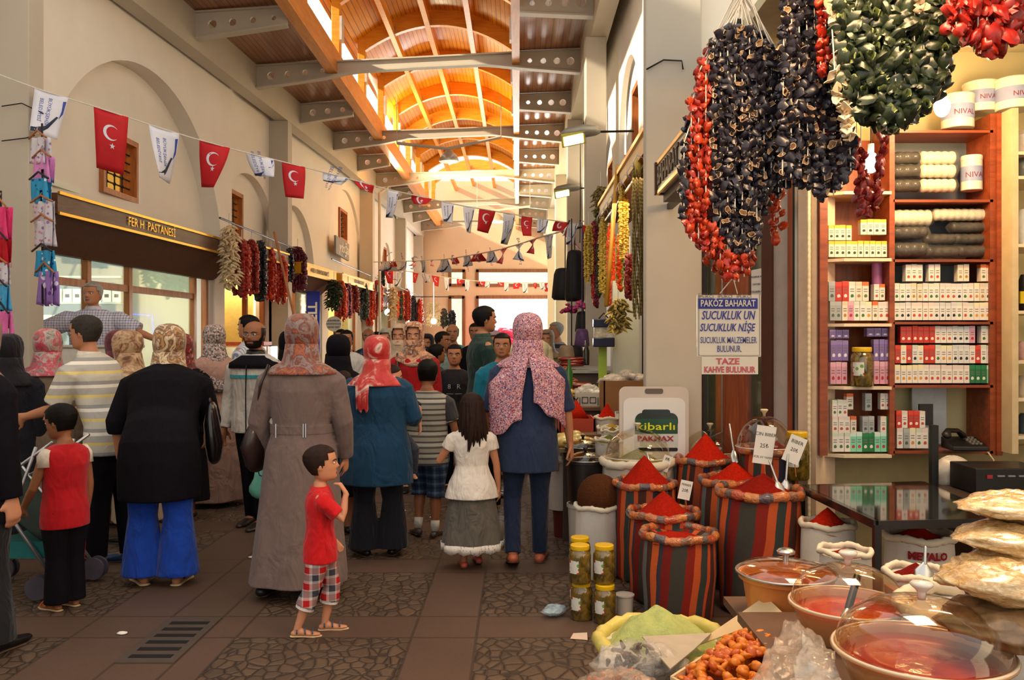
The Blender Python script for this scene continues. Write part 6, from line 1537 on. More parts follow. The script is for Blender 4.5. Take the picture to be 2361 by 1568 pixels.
row(['wr','wr','wr','og',None,'gy','gy',None,'wr','gr'],1922,2058,1000,40,'middle row of the lowest corner shelf','fourth corner row e',14); row(['gn','gn','gn','mt','mt','gr','gr','mt','mt','gr'],1922,2058,1043,46,'bottom row of the lowest corner shelf','fourth corner row f',14)
row([None,None,'wr','wr','wr',None,'wr','wr',None,None,None,'cm','cm',None,None,'og'],2065,2290,648,40,'top row of the third main shelf','main row a',13.4)
row(['gn','gn','wb','cm','cm','wr','gn','gn','wr','wr','wr','wb','gn','wr','wy','cm','gn'],2065,2285,694,42,'middle row of the third main shelf','main row b',13.2)
row(['gn','wb','wb','wr','wr','wr','wr','wb','wb','wb','wb','gn','wr','gn','wy','wy','wy'],2065,2285,738,42,'bottom row of the third main shelf','main row c',13.2)
row([None,'rd','rd','rd','rd','rd','rd','wr','wr','wr','wb','wb','wb','pk',None,'gn','gn'],2067,2295,791,40,'top row of the fourth main shelf','main row d',13.3)
row(['rd','wy','rd','wb','wy','rd','rd','gn','wy','wy','wb','wb','wb','wr','rd','gn','gn'],2067,2295,838,43,'middle row of the fourth main shelf','main row e',13.3)
row(['wy','wy','wy','wy','wy','wr','wr','wr','wr','wr','wr','wr','wr','gr','gr','gr','mt'],2067,2295,884,43,'bottom row of the fourth main shelf','main row f',13.3)
row(['rd','wr','rd','rd','wr'],2070,2140,988,40,'upper row of the lowest main shelf','main row g',13.5); row(['wr','gy','wy','gn','wr','gy'],2072,2160,1035,48,'bottom row of the lowest main shelf','main row h',14.5)
# face picture box stays a plain dark portrait-like carton: only a dark square
o=MB().box(xx(2140),xx(2172),YS_+.12,YS_+.14,zz(985),zz(935)).build('picture_box',plain('#2a2228',.4)); setp(o,'dark square box standing behind small boxes on the lowest shelf','box')
# pickle jars
M_PICK=NT('pickle_jar'); vv=M_PICK.coord(); M_PICK.base(M_PICK.ramp(M_PICK.noise(vv,22,3,.6,1),[(.35,H('#3c3410')),(.7,H('#8a6c22'))])); M_PICK.rough(.08,.6); M_PICK.b.inputs['Coat Weight'].default_value=.9; M_PICK.b.inputs['Coat Roughness'].default_value=.03; M_PICK=M_PICK.mat
M_LID=plain('#e0b40c',.35,.05,coat=.4)
def pickle(p,r,h,label,group=None,tagc='#d8d8d0',dark=False,rz=0):
    r_=thing('pickle_jar',label,'jar',tuple(p),rz,group=group)
    MB().lathe([(0,0),(r*.9,0),(r,r*.12),(r,h*.72),(r*.92,h*.82),(r*.78,h*.86),(r*.78,h*.9),(0,h*.9)],p,24).build('glass_body',M_PICK,r_,smooth=True,auto=50)
    MB().lathe([(0,h*.88),(r*.84,h*.88),(r*.86,h*.9),(r*.86,h*.985),(r*.8,h),(0,h)],p,24).build('lid',M_LID,r_,smooth=True,auto=40)
    m=MB(); rr_=[]
    for z in (h*.28,h*.62): rr_.append([(p[0]+r*1.008*math.cos(R(a)),p[1]+r*1.008*math.sin(R(a)),p[2]+z) for a in range(200,261,6)])
    m.rings(rr_,cap=False,closed=False); m.build('label',floral('jar_label',tagc,['#6a9a4a','#b03030'],26,thr=.3),r_,smooth=True)
    return r_
pickle(P(1987,891,YS_),.072,.255,'big pickle jar with yellow lid on the third corner shelf')
pickle(P(1838,1105,5.45)-Vector((0,0,.0)),.075,.30,'tall pickle jar with yellow lid standing behind the striped sacks')
JY=4.82
zt=.205
for i,(px,yy,z,l) in enumerate(((1341,4.86,0,'left jar of the lower front pair on the floor'),(1395,4.80,0,'right jar of the lower front pair on the floor'),(1337,4.83,.212,'upper left jar in front, on the floor stack'),(1393,4.83,.212,'upper right jar on the floor stack'),(1337,5.02,.212,'upper jar at the back left of the floor stack'),(1337,5.05,0,'lower jar at the back left of the floor stack'))):
    pickle(((px-VX)/F*yy,yy,z),.062,.21,'pickle jar with yellow lid, '+l,rz=0)
# rolls, wool skeins, white tubs on the upper shelves
M_WOOLW=plain('#dcd0b4',.8,.06,30,bump=.6,bscale=80); M_WOOLB=plain('#26221e',.7,.3,30,bump=.6,bscale=80,coat=.4)
def roll(px,py,L,d,mat,label,group):
    r_=thing('wool_roll',label,'wool',(xx(px),YS_+.1,zz(py)),group=group); m=MB(); n=14; R_=d/2/F*YS_; x0=xx(px-L/2); x1=xx(px+L/2); c=zz(py)+0
    k=max(3,int(L/16)); pts=[];rd=[]
    for i in range(k*4+1):
        u=i/(k*4); pts.append((x0+(x1-x0)*u,YS_+.10,c)); rd.append(R_*(.88+.12*abs(math.sin(PI*k*u)))*(.6 if i in(0,k*4) else 1))
    m.tube(pts,rd,n,side=(0,1,0)); m.build('skeins',mat,r_,smooth=True)
    m=MB(); m.tube([(x0-.03,YS_+.10,c),(x0,YS_+.10,c),(x1,YS_+.10,c),(x1+.03,YS_+.10,c)],[.006,R_*1.06,R_*1.06,.006],14,side=(0,1,0)); m.build('plastic_wrap',film('#f0e8d8',.07),r_,smooth=True)
for i,py in enumerate((357,388,422)):
    l=('top','middle','bottom')[i]
    roll(2097,py,78,30,M_WOOLB,l+' black wool roll of the left stack on the second shelf','black rolls'); roll(2178,py,82,32,M_WOOLW,l+' white wool roll of the middle stack on the second shelf','white rolls')
roll(2112,498,100,40,M_WOOLW,'loosely wrapped white wool roll lying on the third shelf stack','x1'); roll(2232,490,130,30,M_WOOLW,'long cream wool roll on top of the third shelf stack','x2')
roll(2105,533,95,32,M_WOOLB,'left black roll of the middle layer, third shelf','x3'); roll(2252,520,88,24,M_WOOLB,'upper right black roll, third shelf','x4'); roll(2182,548,75,26,M_WOOLB,'central black roll of the middle layer, third shelf','x5'); roll(2258,547,80,24,M_WOOLB,'right black roll of the middle layer, third shelf','x6')
roll(2105,573,90,36,M_WOOLB,'left black roll of the bottom layer, third shelf','x7'); roll(2188,578,78,28,M_WOOLB,'central black roll of the bottom layer, third shelf','x8'); roll(2268,576,86,28,M_WOOLB,'right black roll of the bottom layer, third shelf','x9')
M_TUB=plain('#dcd4c0',.35,.03,coat=.3); M_TUBB=plain('#8a94b4',.4)
def tub(px,py,Y,w,h,label,tx='NIVAL'):
    p=P(px,py,Y); r=w/2/F*Y; hh_=h/F*Y; r_=thing('white_tub',label,'tub',tuple(p))
    MB().lathe([(0,0),(r*.95,0),(r,r*.05),(r,hh_*.86),(r*1.03,hh_*.87),(r*1.03,hh_*.97),(r*.97,hh_),(0,hh_)],p,28).build('tub_body',M_TUB,r_,smooth=True,auto=40)
    MB().lathe([(r*1.006,hh_*.25),(r*1.006,hh_*.68)],p,28,cap=False).build('label_band',M_TUBB,r_,smooth=True)
    b_=text_mesh(tx,hh_*.22,.001); m=MB()
    for (x,y,z) in b_.v: a=x/r; m.v.append((p.x+r*1.02*math.sin(a),p.y-r*1.02*math.cos(a),p.z+hh_*.42+y))
    m.f=b_.f; m.m=b_.m; m.build('lettering',plain('#a04040',.5),r_)
tub(2208,298,5.7,70,78,'white tub with a blue band on the top shelf, left'); tub(2262,262,5.75,78,70,'white tub with blue band, right of the glaring lamp'); tub(2338,255,5.6,78,72,'white tub with blue band at the upper right corner')
tub(2240,440,5.72,46,80,'white tub beside the white wool rolls on the second shelf')
o=MB().lathe([(0,0),(.034,0),(.034,.27),(0,.27)],P(2022,660,5.75),18).build('pink_tube',plain('#c878a8',.4,coat=.3),smooth=True,auto=40,origin=P(2022,660,5.75)); setp(o,'pink cylindrical box behind the second corner shelf boxes','box')
# goods in the right edge shelf
for i,(px,py,w,h,c,l) in enumerate(((2350,360,60,60,'#d8ccb8','round white dish standing on the edge shelf'),(2350,415,50,60,'#6a6c5c','grey printed tin on the edge shelf'),(2352,568,40,90,'#e0dccc','white wool balls on the edge shelf'),(2352,718,30,90,'#141214','dark bottle on the edge shelf'),(2352,830,36,46,'#c8a098','pale box on the edge shelf'),(2352,915,40,52,'#c8b8a0','cream box low on the edge shelf'),(2355,1000,40,50,'#3c4c54','dark blue box low on the edge shelf'))):
    p=P(px,py,5.62)+Vector((.03,0,0)); w_=w/F*5.3; h_=h/F*5.3
    o=MB().lathe([(0,0),(w_*.42,0),(w_*.5,h_*.15),(w_*.5,h_*.8),(w_*.3,h_),(0,h_)],(p.x,p.y,p.z),14).build('shelf_item',plain(c,.4,.15,20,coat=.2),smooth=True,auto=40,origin=p); setp(o,l,'goods')
o=MB().box(P(2349,690,5.55).x,P(2361,690,5.55).x+.04,5.53,5.545,P(0,700,5.55).z,P(0,672,5.55).z).build('yellow_label',plain('#e0c010',.4)); setp(o,'yellow and red labelled packet on the edge shelf','packet')
# lamps in the stall
for i,(px,py,Y,l) in enumerate(((2008,375,5.12,'glaring bulb behind the red pepper loops'),(2172,245,5.05,'glaring bulb beside the dark green bunch'))):
    p=P(px,py,Y); r_=thing('light_bulb',l,'lamp',tuple(p))
    MB().ell(p,.045,.045,.062,14,10).build('bulb',emis('#fff0c8',40),r_,smooth=True)
    MB().tube([p+Vector((0,0,.055)),p+Vector((0,0,.11))],.018,10).build('socket',M_WHITE,r_); MB().tube([p+Vector((0,0,.11)),(p.x,p.y,3.55)],.004,5).build('flex',M_DMETAL,r_)
# telephone
p=P(2215,1036,5.55); r_=thing('telephone','black desk telephone on the lowest shelf','telephone',tuple(p))
MB().hexa([p+Vector(q) for q in ((-.10,-.10,0),(.12,-.12,0),(.14,.08,0),(-.08,.1,0),(-.10,-.10,.03),(.12,-.12,.03),(.14,.08,.075),(-.08,.1,.075))]).build('base',M_BLACK,r_,bevel=.008)
MB().tube([p+Vector((-.13,-.08,.10)),p+Vector((-.10,-.04,.125)),p+Vector((-.02,.0,.12)),p+Vector((.02,.02,.09))],[(.03,.022),(.02,.014),(.02,.014),(.03,.02)],12,ends=True).build('handset',M_BLACK,r_,smooth=True)
g=MB(); 
for i in range(4):
    for j in range(3): g.box(p.x+.03+.025*j,p.x+.046+.025*j,p.y-.08+.035*i,p.y-.06+.035*i,p.z+.04+.007*i,p.z+.05+.009*i)
g.build('keypad',plain('#6a645c',.5),r_)
o=MB().tube([p+Vector((.10,-.10,.02)),p+Vector((.14,-.13,-.05)),p+Vector((.13,-.13,-.18)),p+Vector((.17,-.14,-.30))],.005,6).build('cable',plain('#c8b48c'),smooth=True); setp(o,'cream telephone cable hanging below the shelf','cable')
# cream panel under the shelves, bag, printer
MB().box(1.99,3.6,5.93,5.97,0,.84).build('trim_25',plain('#b8a878',.6),kind='structure')
p=P(2195,1128,5.3); o=MB(); q_=random.Random(4); o.ell(p+Vector((0,0,.09)),.12,.08,.11,18,12,jit=.10,rs=q_); o=o.build('plastic_bag',plain('#c4bcb0',.3,.1,12,bump=.8,bscale=14,coat=.4),smooth=True,origin=p); setp(o,'crumpled white plastic bag on the counter below the shelves','bag')
r_=thing('label_printer','black box shaped machine with small buttons at the right edge','machine',(P(2310,1135,4.9).x,4.9,P(2310,1140,4.9).z))
a=P(2250,1140,4.9); b=P(2420,1080,4.9); MB().box(a.x,b.x,4.9,5.2,a.z,b.z).build('case',M_BLACK,r_,bevel=.006)
MB().box(a.x+.06,a.x+.09,4.89,4.905,a.z+.09,a.z+.11).build('red_button',plain('#a02030',.4),r_)
for i in range(3): MB().box(a.x+.12+.06*i,a.x+.16+.06*i,4.892,4.905,a.z+.10,a.z+.108).build('button',plain('#8a8890',.4),r_)
o=MB().box(2.46,3.4,4.7,5.3,.0,.0+P(0,1142,4.9).z).build('shop_counter',plain('#3a2c24',.5)); setp(o,'low brown counter carrying the black machine','counter')
o=MB().box(2.47,2.51,5.18,5.22,P(0,1142,4.9).z,1.05).build('monitor_post',M_BLACK); setp(o,'thin black post beside the plastic bag','post')
# black framed glass table
r_=thing('glass_table','black framed table with dark glass top behind the covered bowls','table',(1.9,4.5,0))
c4=[(1.62,4.04),(2.26,4.12),(2.62,5.10),(1.63,5.0)]; c4=[(1.67,4.04),(2.30,4.10),(2.40,5.15),(1.64,5.02)]
zt_=.70; n4=len(c4)
MB().prism([(x,y,zt_+.012) for x,y in c4],(0,0,0),(0,0,.008)).build('glass_top',plain('#1c1a14',.05,.05,spec=.8,coat=.8),r_)
for i in range(4):
    a=c4[i]; b=c4[(i+1)%4]; MB().bar((*a,zt_),(*b,zt_),.03,.04).build('frame_rail',plain('#100e10',.25,coat=.5),r_)
for a in c4: MB().bar((*a,0),(*a,zt_),.032,.032).build('leg',plain('#100e10',.25,coat=.5),r_)
# ================================================================ SPICE SACKS
def kilim(name, seed):
    """woven cloth of running stripes round the sack"""
    t=NT(name); s=t.sep(t.coord()); q=random.Random(seed)
    a=t.math('DIVIDE',t.math('ARCTAN2',s[1],s[0]),2*PI)
    a=t.math('ADD',t.math('ADD',a,t.math('MULTIPLY',s[2],q.uniform(-.10,-.05))),q.random()+.5)
    a=t.math('ADD',a,t.math('MULTIPLY',t.noise(t.coord(),3,2),.03))
    f=t.math('FRACT',t.math('MULTIPLY',a,2)); 
    cols=['#8c2418','#c8582c','#38403c','#c8502a','#4c2c24','#b4522e','#2c2a3c','#8a2820','#6c7470','#503028','#d0602c','#3c3844','#7c2018','#444038']
    st=[];x=0
    for i,c in enumerate(cols):
        st.append((x/1.0,H(c))); x+=(1/len(cols))*q.uniform(.8,1.2)*(.55 if i%4==3 else 1.05)
    st=[(min(.985,p/x if x>1 else p),c) for p,c in st]
    c=t.ramp(f,st,'CONSTANT')
    n=t.noise(t.coord(),60,3,.7); c=t.mix(t.math('MULTIPLY',n,.55),c,t.mix(.5,c,H('#1c1412')))
    t.base(c); t.rough(.8,.2); t.bump(n,.4,.004); return t.mat
def rimcloth(seed):
    t=NT('kilim_rim'); s=t.sep(t.coord()); a=t.math('DIVIDE',t.math('ARCTAN2',s[1],s[0]),2*PI)
    f=t.math('FRACT',t.math('ADD',t.math('MULTIPLY',a,3),seed*.37))
    t.base(t.ramp(f,[(0,H('#c87038')),(.18,H('#8c5a40')),(.30,H('#c06a34')),(.45,H('#6c5850')),(.55,H('#b8502c')),(.7,H('#c87838')),(.85,H('#5c4c50'))],'CONSTANT'))
    t.rough(.3,.5); t.b.inputs['Coat Weight'].default_value=.7; t.b.inputs['Coat Roughness'].default_value=.12; t.bump(t.noise(t.coord(),40,3,.6,1),.9,.02); return t.mat
KM=[kilim('kilim_cloth_%d'%i,i) for i in range(4)]; RM=[rimcloth(i) for i in range(3)]
def powder(col,sc=90,var=.35): 
    return plain(col,.95,var,sc,bump=1,bscale=120,spec=.1)
M_PAP=powder('#b4200a'); M_PAPD=powder('#7c1408'); M_PAPM=powder('#a01c0a'); M_HENNA=powder('#8a8448'); M_LIME=powder('#a2aa68',30,.15); M_BROWNP=powder('#4c2a14')
M_SACKW=plain('#c8c0b4',.7,.08,6,bump=.8,bscale=16); M_RIMW=plain('#d8ccb4',.6,.1,8,bump=.9,bscale=30)
def sack(label,x,y,r,zr,body,rim,heap,hh_,z0=0,taper=.92,group='spice sacks on the right',name='spice_sack',heapr=.93,off=(0,0),seed=0,lean=0,lump=0):
    r_=thing(name,label,'sack',(x,y,z0),group=None); q=random.Random(seed); ph=[q.random()*6 for _ in range(4)]
    H_=zr-z0
    def wob(a,z): u=z/H_; return 1+.018*math.sin(3*a+ph[0])+.012*math.sin(7*a+ph[1]+3*u)+.01*math.sin(13*a+ph[2])
    prof=[(r*taper*.9,.0),(r*taper*.99,.03),(r*taper*1.02,H_*.25),(r*1.0,H_*.55),(r*.98,H_*.8),(r*.95,H_*.97),(r*.8,H_*.97),(0,H_*.8)]
    o=MB().lathe(prof,(0,0,0),40,wob=wob).build('sack_body',body,r_,world=False,smooth=True,auto=60)
    m=MB(); n=56; k=10; rt=r*.105; rings=[]
    for i in range(n+1):
        a=2*PI*i/n; c_=Vector((math.cos(a)*(r*.96),math.sin(a)*(r*.96),H_-rt*.2+.006*math.sin(5*a+ph[3]))); w_=rt*(1+.12*math.sin(17*a+ph[0])+.10*math.sin(29*a))
        rings.append([c_+Vector((math.cos(a)*w_*math.cos(2*PI*j/k),math.sin(a)*w_*math.cos(2*PI*j/k),1.1*w_*math.sin(2*PI*j/k))) for j in range(k)])
    m.rings(rings,cap=False).build('rolled_rim',rim,r_,world=False,smooth=True)
    R_=r*heapr
    def hw(a,z): return 1+.03*math.sin(4*a+ph[1])+.02*math.sin(9*a+ph[2])
    rr_=[]; 
    for i in range(14):
        u=i/13; rad=R_*(1-u)**1.0; z=H_-.04+(hh_+.03)*((u**1.0) if not lump else math.sin(u*PI/2)**1.1)-(.05*hh_*math.sin(PI*u)); z+= -.09*hh_*u**9
        rr_.append([(off[0]*u+rad*hw(2*PI*j/36,0)*math.cos(2*PI*j/36),off[1]*u+rad*hw(2*PI*j/36,0)*math.sin(2*PI*j/36),z+.006*math.sin(5*2*PI*j/36+u*9)*(1-u)+lump*.03*noise.noise(Vector((rad*16*math.cos(2*PI*j/36),rad*16*math.sin(2*PI*j/36),3)))) for j in range(36)])
    if not lump: rr_[-1]=[(off[0]+R_*.03*math.cos(2*PI*j/36),off[1]+R_*.03*math.sin(2*PI*j/36),H_-.01+hh_*.92) for j in range(36)]
    if hh_>0: MB().rings(rr_).build('spice_heap',heap,r_,world=False,smooth=True)
    return r_
def psack(label,px,py,wpx,Y,*a,**k):
    p=P(px,py,Y); return sack(label,p.x,p.y,wpx/2/F*Y/1.06,p.z,*a,**k)
psack('front kilim striped sack, half empty, orange rim and red pepper inside',1565,1228,182,4.86,KM[0],RM[0],M_PAPM,.02,seed=1,off=(-.05,0))
psack('kilim striped sack of crushed red pepper with price tag 20, second from front',1530,1180,172,5.22,KM[1],RM[1],M_PAPM,.145,seed=2)
psack('kilim striped sack with a tall red pepper cone at the left, by the white sack',1486,1112,154,5.70,KM[2],RM[2],M_PAPM,.20,seed=3)
psack('kilim striped sack with bright red cone in front of the board and column',1627,1058,146,6.02,KM[3],RM[0],M_PAP,.20,seed=4)
psack('kilim striped sack with red heap behind the largest sack',1694,1105,170,5.55,KM[0],RM[1],M_PAP,.13,seed=5,off=(.0,0))
psack('largest kilim striped sack of dark red pepper with two metal scoops',1752,1130,205,5.02,KM[1],RM[2],M_PAPD,.115,seed=6,off=(.02,0))
psack('kilim striped sack under the right plastic dome',1770,1035,140,5.62,KM[2],RM[0],M_PAPD,.12,seed=7,z0=.3)
psack('white sack of green henna powder under a plastic dome',1470,1062,180,6.1,plain('#c0b8a8',.6,.08,4,bump=.5,bscale=20),M_RIMW,M_HENNA,.10,seed=8)
psack('white sack holding a round brown ball shaped heap near the walkway',1378,1165,112,5.75,M_SACKW,M_RIMW,M_BROWNP,.0,seed=9)
p=P(1382,1145,5.75); o=MB().ell(p,.15,.15,.15,20,12).build('brown_ball',M_BROWNP,smooth=True,origin=p); setp(o,'round brown henna ball in the white sack by the walkway','spice')
psack('white sack with bright red pepper right of the largest striped sack',1908,1205,130,4.75,M_SACKW,M_RIMW,M_PAP,.10,seed=10)
psack('small white sack with dark spice left of the table leg',1948,1268,125,3.95,M_SACKW,M_RIMW,M_PAPD,.02,seed=11)
s_=psack('white sack with red lettering standing under the glass table',2118,1232,162,4.45,M_SACKW,M_RIMW,M_PAPM,.06,seed=12)
psack('white sack of dark red pepper with a metal scoop in front of the lettered sack',2112,1318,150,3.55,M_SACKW,M_RIMW,powder('#6a120c'),.05,seed=13)
for tx,dz,sz,cc in (('MEVALO',-.075,.05,'#b02028'),('Almonds',-.115,.02,'#803038')):
    b_=text_mesh(tx,sz,.001,bold=.003); m=MB(); p=P(2118,1232,4.45); rr2=162/2/F*4.45*.97
    for (x,y,z) in b_.v: a=(x-.03)/rr2; m.v.append((p.x+rr2*math.sin(a),p.y-rr2*math.cos(a)-.004,p.z+dz+y))
    m.f=b_.f; m.m=b_.m; m.build('lettering',plain(cc,.6),s_)
# domes
M_DOME=glass('#f0e8d8',.05,.30,'clear_plastic_dome')
def dome(label,x,y,z,r,h,knob='#d8c49c',name='plastic_dome',parts=True,rim=True):
    r_=thing(name,label,'lid',(x,y,z))
    MB().lathe([(r*1.05,0),(r,.006)]+[(r*math.cos(R(a)),h*math.sin(R(a))+.006) for a in range(8,88,8)]+[(.012,h+.006)],(0,0,0),40,cap=False).build('dome',M_DOME,r_,world=False,smooth=True)
    MB().lathe([(.008,h),(.010,h+.02),(.022,h+.034),(.026,h+.042),(.018,h+.048),(0,h+.048)],(0,0,0),16).build('knob',plain(knob,.15,.05,coat=.8),r_,world=False,smooth=True)
    if rim: MB().tube([(r*1.05*math.cos(a),r*1.05*math.sin(a),.002) for a in [2*PI*i/40 for i in range(41)]],.004,6,cap=False).build('dome_rim',plain('#d8cfc0',.15,coat=.8),r_,world=False,smooth=True)
    return r_
def pdome(label,px,py,wpx,hpx,Y): p=P(px,py,Y); return dome(label,p.x,p.y,p.z,wpx/2/F*Y,hpx/F*Y)
pdome('clear dome with knob over the green henna sack',1470,1052,150,62,6.1)
pdome('clear dome behind the bright red cone by the column',1637,1040,122,50,6.32)
pdome('clear dome over the rear right striped sack',1762,1030,122,70,5.5)
# tags and scoops
def tag_card(label,px0,py0,px1,py1,Y,rot,lines,stick=True):
    a=P(px0,py0,Y); b=P(px1,py1,Y); c_=(a+b)/2; r_=thing('price_tag',label,'price tag',tuple(c_)); w_=(b.x-a.x)/2; h_=(a.z-b.z)/2
    ex=Vector((math.cos(R(rot)),0,math.sin(R(rot)))); ez=Vector((-math.sin(R(rot)),0,math.cos(R(rot)))); M_=basis((0,0,0),ex,ez)
    MB().box(-w_,w_,-h_,h_,-.001,.001,M_).build('card',M_WHITE,r_,world=False)
    for i,(tx,sz) in enumerate(lines):
        m=MB(); m.add(text_mesh(tx,sz,.0004),M_@Matrix.Translation((0,h_*(.55-.6*i),.0016))); m.build('lettering',M_BLACK,r_,world=False)
    if stick: MB().tube([(0,.004,-h_*.8),(.01,.004,-h_*2.0)],.003,5).build('stick',M_WOOD,r_,world=False)
tag_card('large handwritten price card reading CIN BIBER 25 on the rear striped sack',1740,982,1785,1070,5.15,-8,(('CIN BIBER',.028),('25₺',.034),('ÜCEL EV YAPIMI',.017)))
tag_card('handwritten price card BIBER 20 standing in the largest striped sack',1812,1005,1852,1068,5.05,-22,(('BIBER',.03),('20₺',.03)))
tag_card('small card with 20 stuck in the second striped sack',1566,1108,1594,1152,5.2,-12,(('PERBER',.018),('20₺',.026)))
tag_card('small card leaning on the green henna sack rim',1526,1050,1545,1088,5.9,-20,(('8₺',.03),))
def scoop(label,a,b,w_=.03):
    a=Vector(a); b=Vector(b); r_=thing('metal_scoop',label,'scoop',tuple(b))
    MB().tube([a,b],[.006,.008],8,ends=True).build('handle',M_METAL,r_,smooth=True)
    d=(b-a).normalized(); MB().tube([b,b+d*.03,b+d*.07],[(.012,.006),(w_,.012),(w_*.9,.01)],12,side=(1,0,0),ends=True).build('bowl',M_METAL,r_,smooth=True)
scoop('left metal scoop in the largest striped sack',P(1774,1062,5.0),P(1792,1112,4.95)); scoop('right metal scoop in the largest striped sack',P(1817,1048,5.05),P(1812,1108,5.02))
scoop('tall scoop handle behind the red heap sack',P(1682,978,5.7),P(1692,1040,5.62)); scoop('dark metal scoop in the henna sack',P(1492,1045,5.75),P(1500,1075,5.7))
scoop('metal scoop lying in the dark red pepper under the table',P(2134,1262,3.5),P(2132,1300,3.48),.04)
# ---- PAKMAX board
Yq=6.15; r_=thing('advertising_board','white plastic board with a dark green jar printed on it reading kibarlı PAKMAX','sign',(P(1510,0,Yq).x,Yq,0))
def rrect(x0,x1,z0,z1,r,y0,y1,m=None):
    m=m or MB(); pts=[]
    for cx,cz,a0 in ((x1-r,z1-r,0),(x0+r,z1-r,90),(x0+r,z0+r,180),(x1-r,z0+r,270)):
        for i in range(7): a=R(a0+15*i); pts.append((cx+r*math.cos(a),0,cz+r*math.sin(a)))
    return m.prism(pts,(0,y0,0),(0,y1,0))
a=P(1428,892,Yq); b=P(1588,1130,Yq)
rrect(a.x,b.x,.0,a.z,.05,Yq,Yq+.035).build('board_frame',plain('#c8bcb0',.45,.04,3),r_)
a2=P(1437,918,Yq); b2=P(1580,1120,Yq); rrect(a2.x,b2.x,b2.z,a2.z,.05,Yq-.004,Yq).build('white_panel',plain('#dcdad8',.4,.03,3),r_)
def disk(px0,px1,py0,py1,col,nm,e=.006,r=.02,**k): u=P(px0,py1,Yq); w_=P(px1,py0,Yq); return rrect(u.x,w_.x,u.z,w_.z,r,Yq-e,Yq-e+.002).build(nm,plain(col,.3,.1,coat=.3),r_)
disk(1487,1529,896,908,'#5a4a3a','carry_slot',.003,.014); disk(1480,1545,944,962,'#0c2018','jar_picture_lid',.008,.02); disk(1464,1563,952,990,'#0e2c22','jar_picture_shoulder',.0065,.05); disk(1464,1562,975,1036,'#c8ccc8','jar_picture_body',.0075,.006); disk(1464,1562,966,1000,'#104428','jar_picture_band',.009,.004); disk(1470,1562,1032,1040,'#101414','jar_picture_base',.009,.01)
for tx,px,py,hp,wp,col,bo in (('kibarlı',1512,984,19,88,'#d4d818',.01),('PAKMAX',1512,1012,13,84,'#a01c28',.03)):
    b_=text_mesh(tx,1,.0,bold=bo); xs=[v[0] for v in b_.v]; kx=wp/F*Yq/(max(xs)-min(xs)); kz=hp/F*Yq/.8; c=P(px,py,Yq-.012); m=MB(); m.v=[(c.x+(v[0]-(max(xs)+min(xs))/2)*kx,c.y,c.z+v[1]*kz) for v in b_.v]; m.f=b_.f; m.m=b_.m; m.build('lettering',plain(col,.4),r_)
# ---- black tubs with glass lids and white tubs by the walkway
def tubv(label,px,pyt,wpx,Y,z0,ztop,col,name='tub',lid=None):
    x=(px-VX)/F*Y; r=wpx/2/F*Y; r_=thing(name,label,'tub',(x,Y,z0)); h=ztop-z0
    MB().lathe([(0,0),(r*.86,0),(r*.97,h*.93),(r*1.04,h*.94),(r*1.04,h),(r*.95,h),(r*.92,h*.93),(0,h*.93)],(0,0,0),32).build('tub_body',plain(col,.4,.08,6,coat=.2),r_,world=False,smooth=True,auto=40)
    if lid:
        MB().lathe([(r*1.02,h+.004),(r*.9,h+.03),(r*.5,h+.055),(.01,h+.065)],(0,0,0),32,cap=False).build('glass_lid',M_DOME,r_,world=False,smooth=True)
        MB().tube([(r*1.03*math.cos(a),r*1.03*math.sin(a),h+.004) for a in [2*PI*i/32 for i in range(33)]],.004,6,cap=False).build('lid_ring',M_METAL,r_,world=False,smooth=True)
        MB().lathe([(.01,h+.06),(.01,h+.075),(.02,h+.09),(0,h+.095)],(0,0,0),12).build('lid_knob',M_BLACK,r_,world=False,smooth=True)
    return r_
tubv('black tub with a glass lid standing on a white tub by the walkway',1350,1065,82,6.2,.40,.70,'#1c1614',lid=1)
tubv('white tub under the black tub by the walkway',1350,1120,84,6.2,0,.395,'#b8b0a4')
tubv('second glass lidded pot just behind the black tub',1344,1038,80,6.65,.3,.74,'#3a2c20',lid=1)
tubv('white printed tub beside the denim woman, red label',1294,1060,66,6.9,.22,.62,'#c4bcb0')
tubv('small dark red stool shaped tub under the printed tub',1296,1120,44,6.9,.0,.215,'#5c1c18')
p=P(1278,1066,6.9); o=MB().box(p.x-.03,p.x+.03,6.77,6.775,p.z-.05,p.z+.04).build('red_label',plain('#b02a20',.5)); setp(o,'red square label on the printed white tub','label')
# ---- red tray and goods of the stall behind
def crate(label,px0,px1,pyt,pyb,Y,d,col,name='carton',op=False,cat='box'):
    a=P(px0,pyt,Y); b=P(px1,pyb,Y); r_=thing(name,label,cat,((a.x+b.x)/2,Y,b.z)); m=MB(); t_=.012
    m.box(a.x,b.x,Y,Y+d,b.z,b.z+t_).box(a.x,b.x,Y,Y+t_,b.z,a.z).box(a.x,b.x,Y+d-t_,Y+d,b.z,a.z).box(a.x,a.x+t_,Y,Y+d,b.z,a.z).box(b.x-t_,b.x,Y,Y+d,b.z,a.z); m.build('crate_body',plain(col,.7,.08,10),r_)
    return r_,a,b
def heap(label,px,py,w,h,Y,mat,cat='goods',name='heap',parts=16,s=.05,kind=None,seed=1):
    p=P(px,py,Y); q=random.Random(seed); m=MB(); W_=w/F*Y/2; H_=h/F*Y
    for i in range(parts):
        a=q.random()*6.28; u=math.sqrt(q.random()); m.ell(p+Vector((W_*u*math.cos(a),.6*W_*u*math.sin(a),H_*(1-u)*q.uniform(.4,1))),s*q.uniform(.7,1.3),s*q.uniform(.4,.9),s*q.uniform(.3,.6),7,5,M=Matrix.Rotation(q.random()*3,4,'Z'),jit=.15,rs=q)
    o=m.build(name,mat,smooth=True,origin=p,kind=kind); return setp(o,label,cat)
